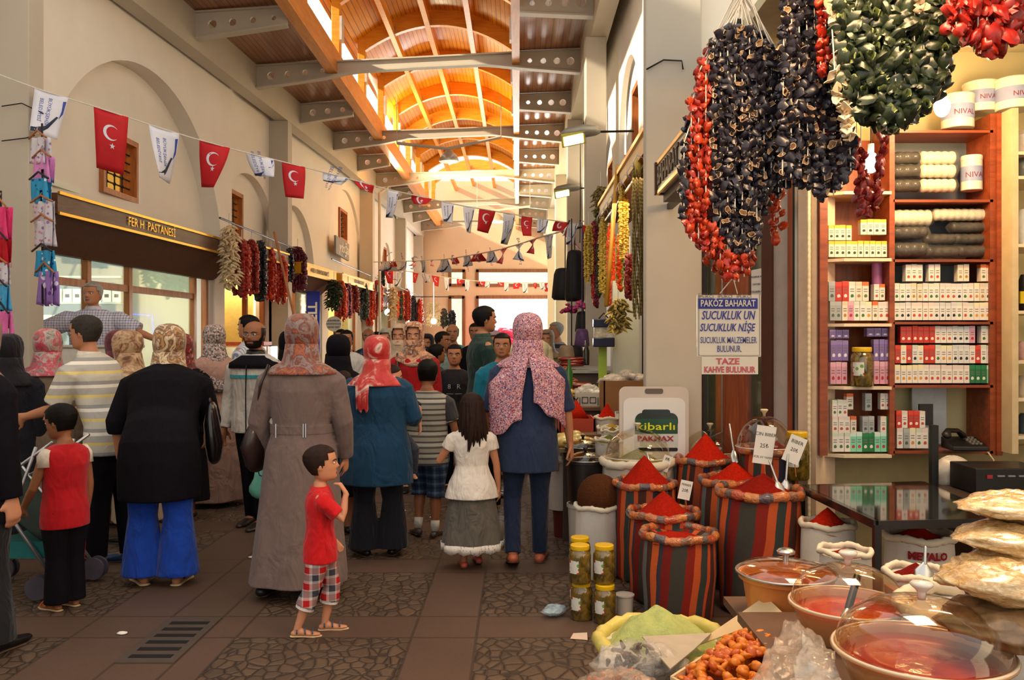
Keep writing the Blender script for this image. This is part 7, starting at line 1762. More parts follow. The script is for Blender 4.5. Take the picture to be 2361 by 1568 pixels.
def table(label,x0,x1,y0,y1,z,col='#6a4a34',name='stall_table'):
    r_=thing(name,label,'table',((x0+x1)/2,(y0+y1)/2,0)); MB().box(x0,x1,y0,y1,z-.03,z).build('table_top',plain(col,.6),r_)
    MB().box(x0+.03,x1-.03,y0+.03,y1-.03,0,z-.03).build('cloth_side',plain('#54463c',.8),r_)
table('low stall table behind the printed white board',.42,1.30,6.95,7.8,.80)
table('middle stall table with cartons in front of the right wall',.42,1.30,7.85,9.3,.95)
table('grey stall table with red sausages farther down on the right',.52,1.30,9.65,11.3,1.22,'#9a9a94')
r0,a,b=crate('white printed carton with plastic bags, middle of the right stalls',1322,1392,906,942,8.0,.35,'#cfc6b4')
m=MB(); m.add(text_mesh('Y|□□|||',.08,.001),basis(P(1357,924,7.995),(1,0,0),(0,0,1))); m.build('lettering',M_BLACK,r0)
crate('brown cardboard carton right of the white printed one',1392,1500,878,960,7.55,.4,'#9a6a3c'); 
heap('clear plastic bags of dried goods on the brown carton',1450,880,100,34,7.75,film('#d8ccc0',.6),name='plastic_bags',parts=22,s=.09,seed=3)
heap('crumpled clear plastic on the white printed carton',1355,908,70,22,8.15,film('#f0ece4',.7),name='plastic_bags',parts=16,s=.07,seed=4)
heap('yellow packets left of the white printed carton',1300,925,50,40,7.9,plain('#c8a848',.5,.3,20,coat=.3),name='packets',parts=16,s=.07,seed=5,cat='packets')
r0,a,b=crate('orange red plastic basin under the paprika cone behind the denim woman',1290,1372,966,1000,7.2,.4,'#c84c30',name='basin',cat='basin')
def cone(label,px,pyb,w,h,Y,mat):
    p=P(px,pyb,Y); r=w/2/F*Y; o=MB().lathe([(r,0),(r*.55,h/F*Y*.5),(.01,h/F*Y)],p,28,wob=lambda a,z:1+.03*math.sin(4*a)).build('spice_cone',mat,smooth=True,origin=p); setp(o,label,'spice')
cone('bright red paprika cone in the orange basin',1328,968,66,44,7.4,M_PAP)
psack('small beige sack with red cone left behind the printed board',1400,962,66,7.3,M_SACKW,M_RIMW,M_PAP,.14,z0=.75,seed=21)
psack('small cream sack of mixed dried fruit behind the printed board',1410,985,70,7.05,M_SACKW,M_RIMW,powder('#b08a3c'),.05,z0=.72,seed=22)
psack('white sack of nuts at the left edge of the printed board',1412,992,56,6.75,M_SACKW,M_RIMW,powder('#7c6430'),.04,z0=.40,seed=23)
psack('white sack of green leaves with red handwriting, left of the printed board',1405,1012,72,6.55,M_SACKW,M_RIMW,powder('#6c6c34'),.05,z0=0,seed=24)
o=tag_card('yellowish price slip on a red cone behind the printed board',1418,948,1432,966,7.2,5,(('9₺',.03),))
heap('stack of clear packets with yellow noodles beside the denim woman',1318,1018,80,26,6.85,plain('#d8bc70',.3,.3,14,coat=.6,bump=.8,bscale=30),name='noodle_packets',parts=24,s=.08,seed=6,cat='packets')
table('low box table carrying the noodle packets behind the black tub',.32,.72,6.7,7.15,.72,'#a08a60')
for i,(px,py) in enumerate(((1318,834),(1322,828),(1316,822),(1300,850),(1330,882),(1335,890))):
    p=P(px,py+6,9.9 if i<4 else 8.6); m=MB(); m.tube([p+Vector((.13*math.cos(a),.09*math.sin(a),0)) for a in [2*PI*k/20 for k in range(21)]],.022,8,cap=False); o=m.build('sausage_ring',plain('#7c1c10',.25,.2,coat=.6),smooth=True,origin=p); setp(o,'ring of dark red sausage, %s'%('on the grey stall table','second of the pile on the grey table','top of the pile on the grey table','by the front edge of the grey table','lower one on the middle table','upper one on the middle table')[i],'sausage')
heap('assorted packets and green bottles on the middle stall table',1310,900,60,26,8.7,plain('#5c6a2c',.3,.5,9,coat=.5),name='packets',parts=18,s=.07,seed=7,cat='packets')
heap('brown and red packets at the walkway edge of the middle table',1300,880,50,40,9.0,plain('#8c3a20',.3,.5,9,coat=.5),name='packets',parts=22,s=.07,seed=8,cat='packets')
for px,py,Y,l in ((1352,842,9.8,'dark bottle on the grey stall table'),(1312,895,8.4,'green bottle lying at the walkway edge')):
    p=P(px,py,Y); o=MB().lathe([(0,0),(.035,0),(.037,.16),(.014,.22),(.014,.28),(0,.28)],p,14).build('bottle',plain('#18140c' if px>1320 else '#2c6a20',.1,coat=.8),smooth=True,auto=40,origin=p); setp(o,l,'bottle')
# white upright cabinet and door frames of the next shop
MB().box(1.02,1.30,9.35,9.6,0,2.2).build('white_cabinet',plain('#c8ccc0',.5,.04),label='tall white cabinet beside the grey stall table',cat='cabinet')
MB().box(.86,.95,9.3,9.33,.1,1.62).build('green_panel',plain('#a8c848',.4),label='narrow lime green panel left of the tall white cabinet',cat='panel')
r_=thing('hanging_bag','clear plastic bag with dark blue trim hanging on the white cabinet','bag',tuple(P(1392,740,9.2)))
a=P(1370,735,9.2); b=P(1415,800,9.2); MB().box(a.x,b.x,9.2,9.26,b.z,a.z).build('clear_front',film('#d8d0b8',.7),r_,bevel=.01)
for z0,z1 in ((a.z-.09,a.z),(b.z,b.z+.1)): MB().box(a.x-.01,b.x+.01,9.18,9.28,z0,z1).build('blue_trim',plain('#141c3c',.3,coat=.4),r_,bevel=.01)
MB().tube([(a.x+.05,9.22,a.z),((a.x+b.x)/2,9.22,a.z+.06),(b.x-.05,9.22,a.z)],.008,6).build('handle',M_BLACK,r_)
r_=thing('door_12',None,None,(1.36,8.4,0),kind='structure')
for y,m_ in ((9.25,plain('#3c3430',.5)),(8.95,M_WALL),(8.2,M_WOOD),(7.6,M_WOOD),(7.05,M_WOODR),(6.75,M_WOODR)): MB().box(1.34,1.42,y,y+.16,0,3.0).build('door_stile',m_,r_)
MB().box(1.37,1.39,6.7,9.6,.3,2.95).build('pane',glass('#e0e8d8',.05,.3),r_)
MB().box(1.9,2.0,6.6,11.6,0,3.2).build('wall_right',plain('#c0b898',.7),kind='structure')
# fascia/awning of next shop
r_=thing('sign_fascia','golden edged timber awning board above the pale and olive hanging bunches','sign',(1.0,8.6,3.0))
MB().box(.99,1.04,6.7,10.6,3.04,3.22).build('awning_board',plain('#c08a3c',.4,.2,6),r_); MB().box(.97,1.0,6.7,10.62,3.19,3.23).build('brass_strip',M_BRASS,r_); MB().box(1.04,1.36,6.7,10.6,2.99,3.05).build('soffit',plain('#8a4a20',.6),r_)
# black and pink goods farther on the right
for x in (.66,.80):
    o=MB().tube([(x,11.2,3.1),(x,12.8,3.1)],.012,6).add(MB().tube([(x,12,3.1),(.95,11.75,3.1)],.010,5)).build('hanging_rail',M_DMETAL); setp(o,'short rail over the black bags by the right column, %s one'%('outer' if x<.7 else 'inner'),'rail')
def cloth_lump(label,px,py,w,h,Y,mat,seed,name='hanging_bag',cat='bag'):
    p=P(px,py,Y); q=random.Random(seed); m=MB(); n=16; rr_=[]
    for z,k in ((1,.45),(.96,.72),(.8,.85),(.4,.95),(.08,1.02),(0,.85)):
        rr_.append([p+Vector((w/2/F*Y*k*math.cos(2*PI*j/n)*(1+.12*math.sin(3*j+seed)),.12*k*math.sin(2*PI*j/n),h/F*Y*z)) for j in range(n)])
    m.rings(rr_[::-1])
    if name=='hanging_bag': m.tube([p+Vector((0,0,h/F*Y*.98)),(p.x,p.y,3.1)],.008,5)
    o=m.build(name,mat,smooth=True,origin=p); return setp(o,label,cat)
cloth_lump('large black bag hanging highest by the third right column',1325,695,46,118,12.2,plain('#0c0a10',.6,.3,9,bump=.6,bscale=12),1); cloth_lump('black bag hanging left of the large one',1303,692,56,74,12.6,plain('#100e16',.6,.3,9,bump=.6,bscale=12),2)
cloth_lump('dark green black cloth bag below the pink flowers',1345,768,34,50,11.9,plain('#141c14',.7,.3,9),3); cloth_lump('dark hat shaped cloth lying before the purple bag',1318,830,60,34,11.0,plain('#0e0c14',.7,.3,9),4)
cloth_lump('purple checked bag below the black one',1342,800,34,42,11.4,plain('#5a3c6a',.6,.5,24),5); cloth_lump('beige rucksack on the grey stall table',1306,836,38,40,10.6,plain('#8c7860',.7,.2,9),6,'rucksack','rucksack')
heap('bunch of dark pink artificial flowers below the black bags',1312,720,36,24,12.0,plain('#b03468',.6,.3,20),name='artificial_flowers',parts=26,s=.045,seed=9,cat='flowers'); heap('bunch of bright pink artificial flowers right of the dark pink ones',1338,712,28,26,11.8,plain('#d0508c',.6,.3,20),name='artificial_flowers',parts=20,s=.045,seed=10,cat='flowers')
heap('tall pile of pink plastic goods outside the end opening',1168,800,50,62,33.5,plain('#e03468',.5,.2,4),name='pink_goods',parts=30,s=.32,seed=11); 
# ---- bunches on the right wall
RB=[(1357,20,520,660,['yellow'],'chip',.04,'pale yellow string at the left end of the right wall bunches'),(1372,18,512,715,['red','maroon'],'cup',.045,'red pepper string next to the pale yellow one'),
 (1393,26,500,690,['yellow','lime'],'chip',.045,'long pale yellow green bunch left of the bamboo pole'),(1382,16,560,690,['green'],'cup',.04,'thin green string between red and yellow ones'),(1409,20,520,705,['orange'],'cup',.04,'bright orange bunch behind the bamboo pole'),
 (1385,26,430,520,['olive'],'pod',.05,'wispy beige bunch high above the pale yellow ones'),(1437,26,425,600,['yellow'],'chip',.04,'cream yellow bunch right of the bamboo pole'),(1430,18,540,672,['lime','orange'],'cup',.04,'green and orange bunch under the cream yellow one'),(1452,22,590,692,['dkred','maroon'],'cup',.04,'dark red bunch beside the olive seed strings'),(1425,40,690,770,['yellow','olive'],'pod',.05,'trailing yellow reeds below the orange bunch')]
for i,(px,w,yt,yb,ms,kd,sz,lab) in enumerate(RB):
    Y=min(11,1.02*2000/(px-1195)); X=(px-1195)/2000*Y
    bunch((X,Y),w/2000*Y*.95,EYE+(784-yt)/2000*Y,EYE+(784-yb)/2000*Y,ms,lab,group='bunches hung on the right wall',kind=kd,size=sz,seed=70+i,thin=1.2,dens=1.3)
X,Y=1.0,7.22; r_=thing('seed_strings','thick bundle of olive coloured seed strings hanging by the near right column','dried vegetables',(X,Y,3.0)); q=random.Random(5)
zt_=EYE+(784-395)/2000*Y; zb_=EYE+(784-745)/2000*Y; m=MB()
for i in range(34):
    a=q.random()*6.28; u=math.sqrt(q.random())*.085; x=X+u*math.cos(a); y=Y+u*math.sin(a); z1=zb_+q.random()*.25; pts=[];rd=[]
    k=int((zt_-z1)/.016)
    for j in range(k): pts.append((x*1.0+.006*math.sin(j*.3+i),y,zt_-j*.016)); rd.append(.0085 if j%2 else .0045)
    m.tube(pts,rd,5)
m.build('seed_strings_mass',M_P['olive'],r_,kind='stuff'); MB().tube([(X,Y,zt_-.03),(X,Y,zt_+.1),(X,Y,3.08)],[.05,.025,.01],10).build('tied_top',M_P['yellow'],r_,smooth=True)
o=MB().tube([P(1424,384,8.6),P(1398,706,8.3)],.022,8).build('bamboo_pole',plain('#c08a2c',.35,.2,6,coat=.3),smooth=True); setp(o,'yellow bamboo pole leaning across the right wall bunches','pole')
o=MB().tube([(1.02,6.7,2.98),(1.02,10.6,2.96)],.012,6).build('hanging_rail',M_METAL); setp(o,'metal rail with wire hooks under the timber awning','rail')
for i in range(9):
    y=6.95+.4*i; m=MB().tube([(1.02,y,2.97),(1.0,y,3.02),(.95,y,3.04),(.92,y,2.98),(.93,y,2.92)],.006,5); o=m.build('wire_hook',M_METAL,smooth=True); setp(o,'bent wire hook on the rail under the timber awning','hook','wire hooks on the awning rail')
# ================================================================ BIG HANGING CLUSTERS (each string a thing, each piece a part)
def two(name,outer,inner,rough=.35,coat=.25,var=.5):
    return [plain(outer,rough,var,26,coat=coat,bump=.5,bscale=50),plain(inner,.75,.2,30)]
HM_={'black':two('e','#24222c','#b49878'),'red':two('r','#8e1c0a','#a83c14',.35,.2,.25),'orange':two('o','#ac340e','#c4581c',.35,.2,.25),'green':two('g','#263222','#8c9a64',.35,.25,.55),'cream':two('c','#d4be98','#e4d4b4',.7,0,.15),'dred':two('d','#82140c','#9c2a12',.4,.2,.3)}
def cupmesh2(rs,size,flat=.72,kind='cup'):
    m=MB(); n=11; k=[1+rs.uniform(-.25,.25) for _ in range(n)]; ph=rs.random()*6; b=rs.uniform(-.25,.25)
    if kind=='leaf':
        prof=[(.03,-.7),(.38,-.55),(.62,0),(.55,.55),(.40,.72)]; prof2=[(.40,.72),(.34,.6),(.4,.1),(.1,-.35)]
    elif kind=='frill':
        prof=[(.04,-.2),(.45,-.15),(.75,.05)]; prof2=[(.75,.05),(.68,.12),(.3,.05),(.05,.0)]
    elif kind=='round':
        prof=[(.03,-.5),(.4,-.42),(.62,-.05),(.55,.35),(.38,.48)]; prof2=[(.38,.48),(.28,.36),(.1,.2)]
    else:
        prof=[(.02,-.55),(.34,-.5),(.56,-.1),(.62,.35),(.56,.52)]; prof2=[(.56,.52),(.46,.5),(.42,.1),(.1,-.25)]
    def ring(r,z):
        return [(size*(r*k[j]*math.cos(2*PI*j/n)+b*z*z),size*r*k[(j*3)%n]*flat*math.sin(2*PI*j/n),size*(z+.13*math.sin(3*2*PI*j/n+ph)+.05*math.sin(7*2*PI*j/n))) for j in range(n)]
    m.rings([ring(*p) for p in prof],cap=False); m.face(*range(n)[::-1]); m.cur=1; m.rings([ring(*p) for p in prof2],cap=False)
    return m
rs=random.Random(11); PIECE={}
for key,kind,size,cnt in (('black','cup',.034,7),('red','round',.034,5),('orange','round',.034,5),('green','leaf',.040,7),('cream','frill',.042,4),('dred','leaf',.042,5)):
    lst=[]
    for i in range(cnt):
        b=cupmesh2(rs,size,.7,kind); me=bpy.data.meshes.new(key+'_piece'); me.from_pydata(b.v,[],b.f)
        for mm in HM_[key]: me.materials.append(mm)
        me.polygons.foreach_set('material_index',b.m); me.polygons.foreach_set('use_smooth',[True]*len(b.f)); me.set_sharp_from_angle(angle=R(48)); lst.append(me)
    PIECE[key]=lst
PN={'black':'dried_eggplant','red':'dried_pepper','orange':'dried_pepper','green':'dried_green_pepper','cream':'dried_okra','dred':'dried_pepper'}
def hstring(label,group,top,x,y,zt,zb,colf,step=.030,jit=.010,seed=0,sc=1.0,cat='dried vegetables',drift=(0,0)):
    q=random.Random(seed); r_=thing('vegetable_string',label,cat,(x,y,zt),group=group); pts=[Vector(top),Vector((x,y,zt))]
    MB().tube([pts[0],pts[1],Vector((x+drift[0],y+drift[1],zb))],.003,5).build('string',M_ROPE,r_)
    z=zt; i=0
    while z>zb and i<99:
        u=(zt-z)/max(.01,zt-zb); key=colf(u,z,q); me=q.choice(PIECE[key]); o=bpy.data.objects.new(PN[key],me); COL.objects.link(o); o.parent=r_
        o.location=(drift[0]*u+q.uniform(-jit,jit),drift[1]*u+q.uniform(-jit,jit),z-zt); s_=sc*q.uniform(.8,1.25); o.scale=(s_,s_,s_*q.uniform(.8,1.15))
        w_=1.35 if key in('black','green') else .8; o.rotation_euler=(q.uniform(-w_,w_),q.uniform(-w_,w_),q.random()*6.28); z-=step*q.uniform(.8,1.2)*sc; i+=1
    return r_
# -- first cluster: fan of black eggplant strings, red strings on its left, red ends
Y0=4.10; TOP=P(1712,-20,Y0); N=15; q=random.Random(99)
pos=['far left','left','left of centre','centre','right of centre','right','far right']
for lay in (0,1,2):
    for i in range(N-lay):
        u=(i+.5*lay+.25*(lay==2))/(N-1); px=1577+(1812-1577)*u; py_t=loft([(0,330),(.12,180),(.3,90),(.55,60),(.8,95),(1,150)],u)+q.uniform(-12,12)
        py_b=loft([(0,545),(.15,555),(.24,600),(.42,640),(.6,630),(.7,590),(.78,470),(1,420)],u)+q.uniform(-22,22)-(lay==0)*6
        Y=Y0-.10+.10*lay; p1=P(px,py_t,Y); z0=P(px,py_b,Y).z
        red=u<.30 and not (i%4==0 and lay!=1)
        zr=P(px,loft([(0,500),(.3,520),(.45,585),(.65,580),(.75,560),(1,900)],u),Y).z
        def cf(uu,z,qq,red=red,zr=zr,u=u):
            if u<.06 and uu<.45: return 'black'
            if red: return 'orange' if qq.random()<.4 else 'red'
            if z<zr and u<.9: return 'orange' if qq.random()<.5 else 'red'
            return 'black'
        hstring('%s string of %s in first big cluster, %s layer'%(pos[min(6,int(u*7))],'dried red peppers' if red else 'red tipped black eggplants','front middle rear'.split()[lay]),'strings of the first big cluster, %s %s %d'%(pos[min(6,int(u*7))],red,lay),TOP+Vector((q.uniform(-.03,.03),0,0)),p1.x,Y,p1.z,z0,cf,seed=100*lay+i,jit=.014)
# small red string right of it
for j,px in enumerate((1785,1797)):
    p1=P(px,440,4.3); hstring('short red pepper string, %s of the pair right of the first cluster'%('left','right')[j],'red pair %d'%j,P(px,200,4.3),p1.x,4.3,p1.z,P(px,565-j*30,4.3).z,lambda u,z,qq:'orange',seed=700+j,jit=.016)
# -- second cluster
TOP2=P(1890,-120,3.9)
for lay in (0,1,2):
    for i in range(9-lay):
        u=(i+.5*lay)/8; px=1808+(1945-1808)*u; Y=3.82+.10*lay; pb=loft([(0,400),(.3,425),(.6,455),(.85,435),(1,400)],u)+q.uniform(-15,10); px2=px-8+16*u
        p1=P(px,-40,Y); z0=P(px,pb,Y).z
        hstring('%s string of dried black eggplants in the second cluster, %s layer'%(('left','left of centre','centre','right of centre','right')[min(4,int(u*5))],'front middle rear'.split()[lay]),'second cluster strings %d %d'%(min(4,int(u*5)),lay),TOP2,p1.x,Y,p1.z,z0,lambda u_,z,qq:'black' ,seed=300+100*lay+i,jit=.014,sc=1.05,drift=(.02*(u-.2)*2,0))
for j,(px,yb) in enumerate(((1892,150),(1903,170))):
    p1=P(px,-40,3.72); hstring('%s red pepper string between second and green cluster'%('left','right')[j],'red between %d'%j,TOP2,p1.x,3.72,p1.z,P(px,yb,3.72).z,lambda u,z,qq:'red' if qq.random()<.8 else 'orange',seed=650+j,jit=.014)
for j,(px,y0_,yb) in enumerate(((1900,230,345),(1925,320,420))):
    p1=P(px,y0_,3.9); hstring('lower red pepper string behind the cream garland, %s one'%('upper','lower')[j],'red lower %d'%j,TOP2,p1.x,3.9,p1.z,P(px,yb,3.9).z,lambda u,z,qq:'dred',seed=660+j,jit=.02)
# cream garland
p1=P(1912,-40,3.62); hstring('cream dried okra garland running down left of the dark green cluster','cream',P(1912,-100,3.62),p1.x,3.62,p1.z,P(1958,325,3.62).z,lambda u,z,qq:'cream',step=.018,seed=800,jit=.008,sc=.85,drift=(.085,0))
p1=P(1925,170,3.60); hstring('thicker lower tail of the cream okra garland','cream2',P(1918,60,3.6),p1.x,3.60,p1.z,P(1962,315,3.60).z,lambda u,z,qq:'cream',step=.016,seed=801,jit=.016,sc=1.05,drift=(.065,0))
for j,px in enumerate((2120,2215)):
    p1=P(px,-60,3.5); hstring('short cream garland at the top edge, %s one over the dark green cluster'%('left','right')[j],'cream top %d'%j,P(px,-90,3.5),p1.x,3.5,p1.z,P(px,(32,20)[j],3.5).z,lambda u,z,qq:'cream',step=.018,seed=810+j,jit=.014,sc=.95)
# -- dark green cluster
TOP3=P(2060,-140,3.7)
for lay in (0,1,2):
    for i in range(13-lay):
        u=(i+.5*lay)/12; px=1935+(2195-1935)*u; Y=3.6+.11*lay; pb=loft([(0,215),(.2,275),(.45,305),(.65,280),(.85,235),(1,120)],u)+q.uniform(-14,8)
        p1=P(px,-50,Y); hstring('%s string of dried green peppers in the dark green cluster, %s layer'%(('left','left of centre','centre','right of centre','right')[min(4,int(u*5))],'front middle rear'.split()[lay]),'green cluster strings %d %d'%(min(4,int(u*5)),lay),TOP3,p1.x,Y,p1.z,P(px,pb,Y).z,lambda u_,z,qq:'green',seed=400+100*lay+i,jit=.018,sc=1.15)
# -- red cluster at the top right corner
TOP4=P(2290,-160,3.4)
for lay in (0,1):
    for i in range(10):
        u=(i+.5*lay)/9.5; px=2195+(2385-2195)*u; Y=3.3+.11*lay; pb=loft([(0,75),(.3,120),(.5,125),(.75,85),(1,80)],u)+q.uniform(-10,8)
        p1=P(px,-60,Y); hstring('%s string of big dried red peppers at the upper right corner, %s layer'%(('left','left of centre','centre','right of centre','right')[min(4,int(u*5))],'front rear'.split()[lay]),'corner red strings %d %d'%(min(4,int(u*5)),lay),TOP4,p1.x,Y,p1.z,P(px,pb,Y).z,lambda u_,z,qq:'dred' if qq.random()<.7 else 'red',seed=900+100*lay+i,jit=.02,sc=1.15)
# -- red loops before the corner shelf
for j,(pa,pb_) in enumerate((((1975,335),(1985,490)),((2035,305),(2018,480)),((1985,350),(2005,500)))):
    a=P(*pa,4.6); b=P(*pb_,4.6); hstring('dried red pepper loop before the lit corner shelf, %s one'%('left','right','middle')[j],'loop %d'%j,P(pa[0],100,4.5),a.x,4.6,a.z,b.z,lambda u,z,qq:'dred',seed=950+j,jit=.012,sc=.95,drift=(b.x-a.x,0))
# carrying bars out of the frame top, fixed to the shop ceiling
o=MB().tube([(.85,4.0,3.40),(2.3,4.0,3.40)],.018,8).build('hanging_bar',M_DMETAL); setp(o,'metal bar overhead that carries the big clusters','bar')
for x in (1.5,2.25): o=MB().tube([(x,4.0,3.40),(x,4.0,3.55)],.012,6).build('bar_bracket',M_DMETAL); setp(o,'bracket of the hanging bar, %s one'%('left' if x<2 else 'right'),'bracket')

# ================================================================ COVERED BOWLS, SACKS AND PLASTIC BAGS IN FRONT
def paste(col,col2,name):
    t=NT(name); v=t.coord(); n=t.noise(v,7,4,.6,1.5); t.base(t.ramp(n,[(.3,H(col)),(.75,H(col2))])); t.rough(.14,.6); t.b.inputs['Coat Weight'].default_value=.6; t.b.inputs['Coat Roughness'].default_value=.06; t.bump(t.noise(v,22,3,.5),.25,.01); return t.mat
M_BOWLP=NT('orange_tinted_plastic'); M_BOWLP.base(H('#d89a60')); M_BOWLP.rough(.2,.6); M_BOWLP.b.inputs['Alpha'].default_value=.55; M_BOWLP.b.inputs['Coat Weight'].default_value=.5; M_BOWLP=M_BOWLP.mat
def covered_bowl(label,x,y,z,r,h,pst,domeh,z0=None):
    r_=thing('covered_bowl',label,'bowl',(x,y,z-h))
    MB().lathe([(0,0),(r*.70,0),(r*.78,h*.2),(r*.93,h*.75),(r*.97,h*.95),(r*1.05,h*.97),(r*1.06,h*1.02),(r*.98,h*1.03),(r*.94,h*.97),(r*.9,h*.75),(r*.75,h*.22),(0,h*.06)],(0,0,0),56).build('bowl_body',M_BOWLP,r_,world=False,smooth=True)
    MB().lathe([(0,h*.1),(r*.74,h*.2),(r*.885,h*.72),(r*.92,h*.86),(r*.6,h*.90),(0,h*.93)],(0,0,0),56,wob=lambda a,z:1+.006*math.sin(5*a)).build('pepper_paste',pst,r_,world=False,smooth=True)
    MB().lathe([(r*1.0,h*1.03)]+[(r*math.cos(R(a))**.9,h*1.03+domeh*math.sin(R(a))) for a in range(6,88,6)]+[(.014,h*1.03+domeh)],(0,0,0),56,cap=False).build('clear_dome',M_DOME,r_,world=False,smooth=True)
    k=h*1.03+domeh
    MB().lathe([(.009,k-.004),(.010,k+.012),(.013,k+.018),(.026,k+.03),(.028,k+.036),(.02,k+.042),(0,k+.042)],(0,0,0),20).build('knob',plain('#e0d4c4',.12,.05,coat=1),r_,world=False,smooth=True)
    MB().tube([(r*1.03*math.cos(a),r*1.03*math.sin(a),h*1.03) for a in [2*PI*i/56 for i in range(57)]],.0045,6,cap=False).build('dome_rim',plain('#e0c8a8',.15,coat=1),r_,world=False,smooth=True)
    return r_
b1=P(1955,1392,2.62); b2=P(2125,1500,2.12)
M_DP=paste('#c83408','#e04c0c','pepper_paste'); 
covered_bowl('large bowl of orange red pepper paste under clear dome, ladle inside, middle one',b1.x,b1.y,b1.z,.165,.14,M_DP,.115)
covered_bowl('largest bowl of dark red paste under a clear dome at the bottom right',b2.x,b2.y,b2.z,.200,.13,paste('#982408','#c43c10','dark_pepper_paste'),.125)
r_=thing('ladle','dark handled steel ladle standing in the middle paste bowl','ladle',(b1.x,b1.y,b1.z))
a=P(1978,1325,2.62); b=P(1950,1425,2.50); MB().tube([a,a.lerp(b,.8)],[(.011,.006)]*2,10,ends=True).build('handle',M_BLACK,r_,smooth=True); MB().tube([a.lerp(b,.78),b],[(.008,.005),(.016,.008)],10,ends=True).build('steel_end',M_METAL,r_,smooth=True)
# the round pot with flat glass lid
c=P(1812,1322,3.05); r=.160; r_=thing('lidded_pot','orange plastic pot with a flat glass lid and steel knob, left of the domed bowls','pot',(c.x,c.y,c.z-.15))
MB().lathe([(0,0),(r*.80,0),(r*.93,.13),(r*1.02,.135),(r*1.03,.150),(r*.95,.150),(r*.9,.12),(0,.11)],(0,0,0),48).build('pot_body',plain('#c8783c',.3,.12,5,coat=.4),r_,world=False,smooth=True,auto=50)
MB().lathe([(r*.88,.12),(r*.5,.126),(0,.13)],(0,0,0),40).build('olive_mix',plain('#a8501c',.3,.6,30,coat=.4,bump=1,bscale=40),r_,world=False,smooth=True)
MB().lathe([(r*1.06,.155),(r*.95,.172),(r*.5,.190),(.01,.194)],(0,0,0),48,cap=False).build('glass_lid',M_DOME,r_,world=False,smooth=True)
MB().tube([(r*1.06*math.cos(a),r*1.06*math.sin(a),.155) for a in [2*PI*i/48 for i in range(49)]],.005,8,cap=False).build('steel_ring',M_METAL,r_,world=False,smooth=True)
MB().lathe([(.010,.19),(.010,.215),(.030,.22),(.032,.228),(.024,.236),(0,.238)],(0,0,0),20).build('steel_knob',M_METAL,r_,world=False,smooth=True,auto=50)
# support tables out of sight under the goods
table('wooden stall table carrying the covered bowls',.72,1.55,1.75,2.85,b2.z-.135,'#5a4030')
table('lower wooden stand under the lidded pot',.78,1.25,2.87,3.3,c.z-.155,'#5a4030')
# green powder sack
p=P(1530,1475,3.0); sack('wide yellow rimmed sack of pale green powder at the bottom centre',p.x,p.y,.232,p.z,M_SACKW,plain('#c8b85c',.5,.15,14,coat=.3,bump=.9,bscale=24),M_LIME,.105,z0=0,seed=31,heapr=.95,off=(-.03,.03),lump=1)
# apricot carton with flaps
M_CARD=plain('#c8ac80',.8,.08,12); p=P(1690,1520,2.55)
r_=thing('apricot_carton','open cardboard carton of dried orange apricots at the bottom centre','carton',(p.x,p.y,p.z-.22)); 
z0=p.z-.24; q0=[((a-VX)/F*b,b) for a,b in ((1548,2.42),(1700,2.20),(1860,2.72),(1745,2.90))]
m=MB()
for i in range(4):
    a=q0[i]; b=q0[(i+1)%4]; m.bar((*a,z0+.12),(*b,z0+.12),.008,.24)
m.build('carton_sides',M_CARD,r_)
def flap(name,pts,mat,par,th=.004): m=MB(); m.v=[tuple(x) for x in pts]; m.face(*range(len(pts))); return m.build(name,mat,par,solid=th)
flap('carton_flap',[P(1590,1496,2.90),P(1766,1376,2.98),P(1832,1440,2.78),P(1745,1440,2.90)],M_CARD,r_)
flap('carton_flap',[P(1480,1470,2.80),P(1640,1462,2.92),P(1600,1500,2.72),P(1545,1545,2.45)],plain('#a89c88',.8,.08,12),r_)
M_APR=plain('#b85006',.5,.3,40,coat=.25,bump=.5,bscale=60); protos=[]
for i in range(5):
    q=random.Random(40+i); m=MB(); m.ell((0,0,0),.020*q.uniform(.8,1.2),.015,.010*q.uniform(.8,1.3),12,8,jit=.10,rs=q); me=bpy.data.meshes.new('apricot'); me.from_pydata(m.v,[],m.f); me.materials.append(M_APR if i%2 else plain('#cc7008',.5,.25,40,coat=.2)); me.polygons.foreach_set('use_smooth',[True]*len(m.f)); protos.append(me)
q=random.Random(8); cx,cy=p.x+.02,2.48
for i in range(290):
    u,v=q.uniform(.04,.96),q.uniform(.04,.96); x=q0[0][0]+(q0[1][0]-q0[0][0])*u+(q0[3][0]-q0[0][0])*v; y=q0[0][1]+(q0[1][1]-q0[0][1])*u+(q0[3][1]-q0[0][1])*v
    z=z0+.225+.045*(1-((u-.5)**2+(v-.5)**2)*3)+q.uniform(-.012,.012)
    o=bpy.data.objects.new('dried_apricot',q.choice(protos)); COL.objects.link(o); o.location=(x,y,z); o.rotation_euler=(q.uniform(-.9,.9),q.uniform(-.9,.9),q.random()*6); setp(o,'dried orange apricot in the open cardboard carton at the bottom','dried fruit','dried apricots in the carton')
MB().hexa([(q0[0][0],q0[0][1],z0),(q0[1][0],q0[1][1],z0),(q0[2][0],q0[2][1],z0),(q0[3][0],q0[3][1],z0)]+[(a[0],a[1],z0+.19) for a in q0]).build('fruit_bed',M_APR,r_,kind='stuff')
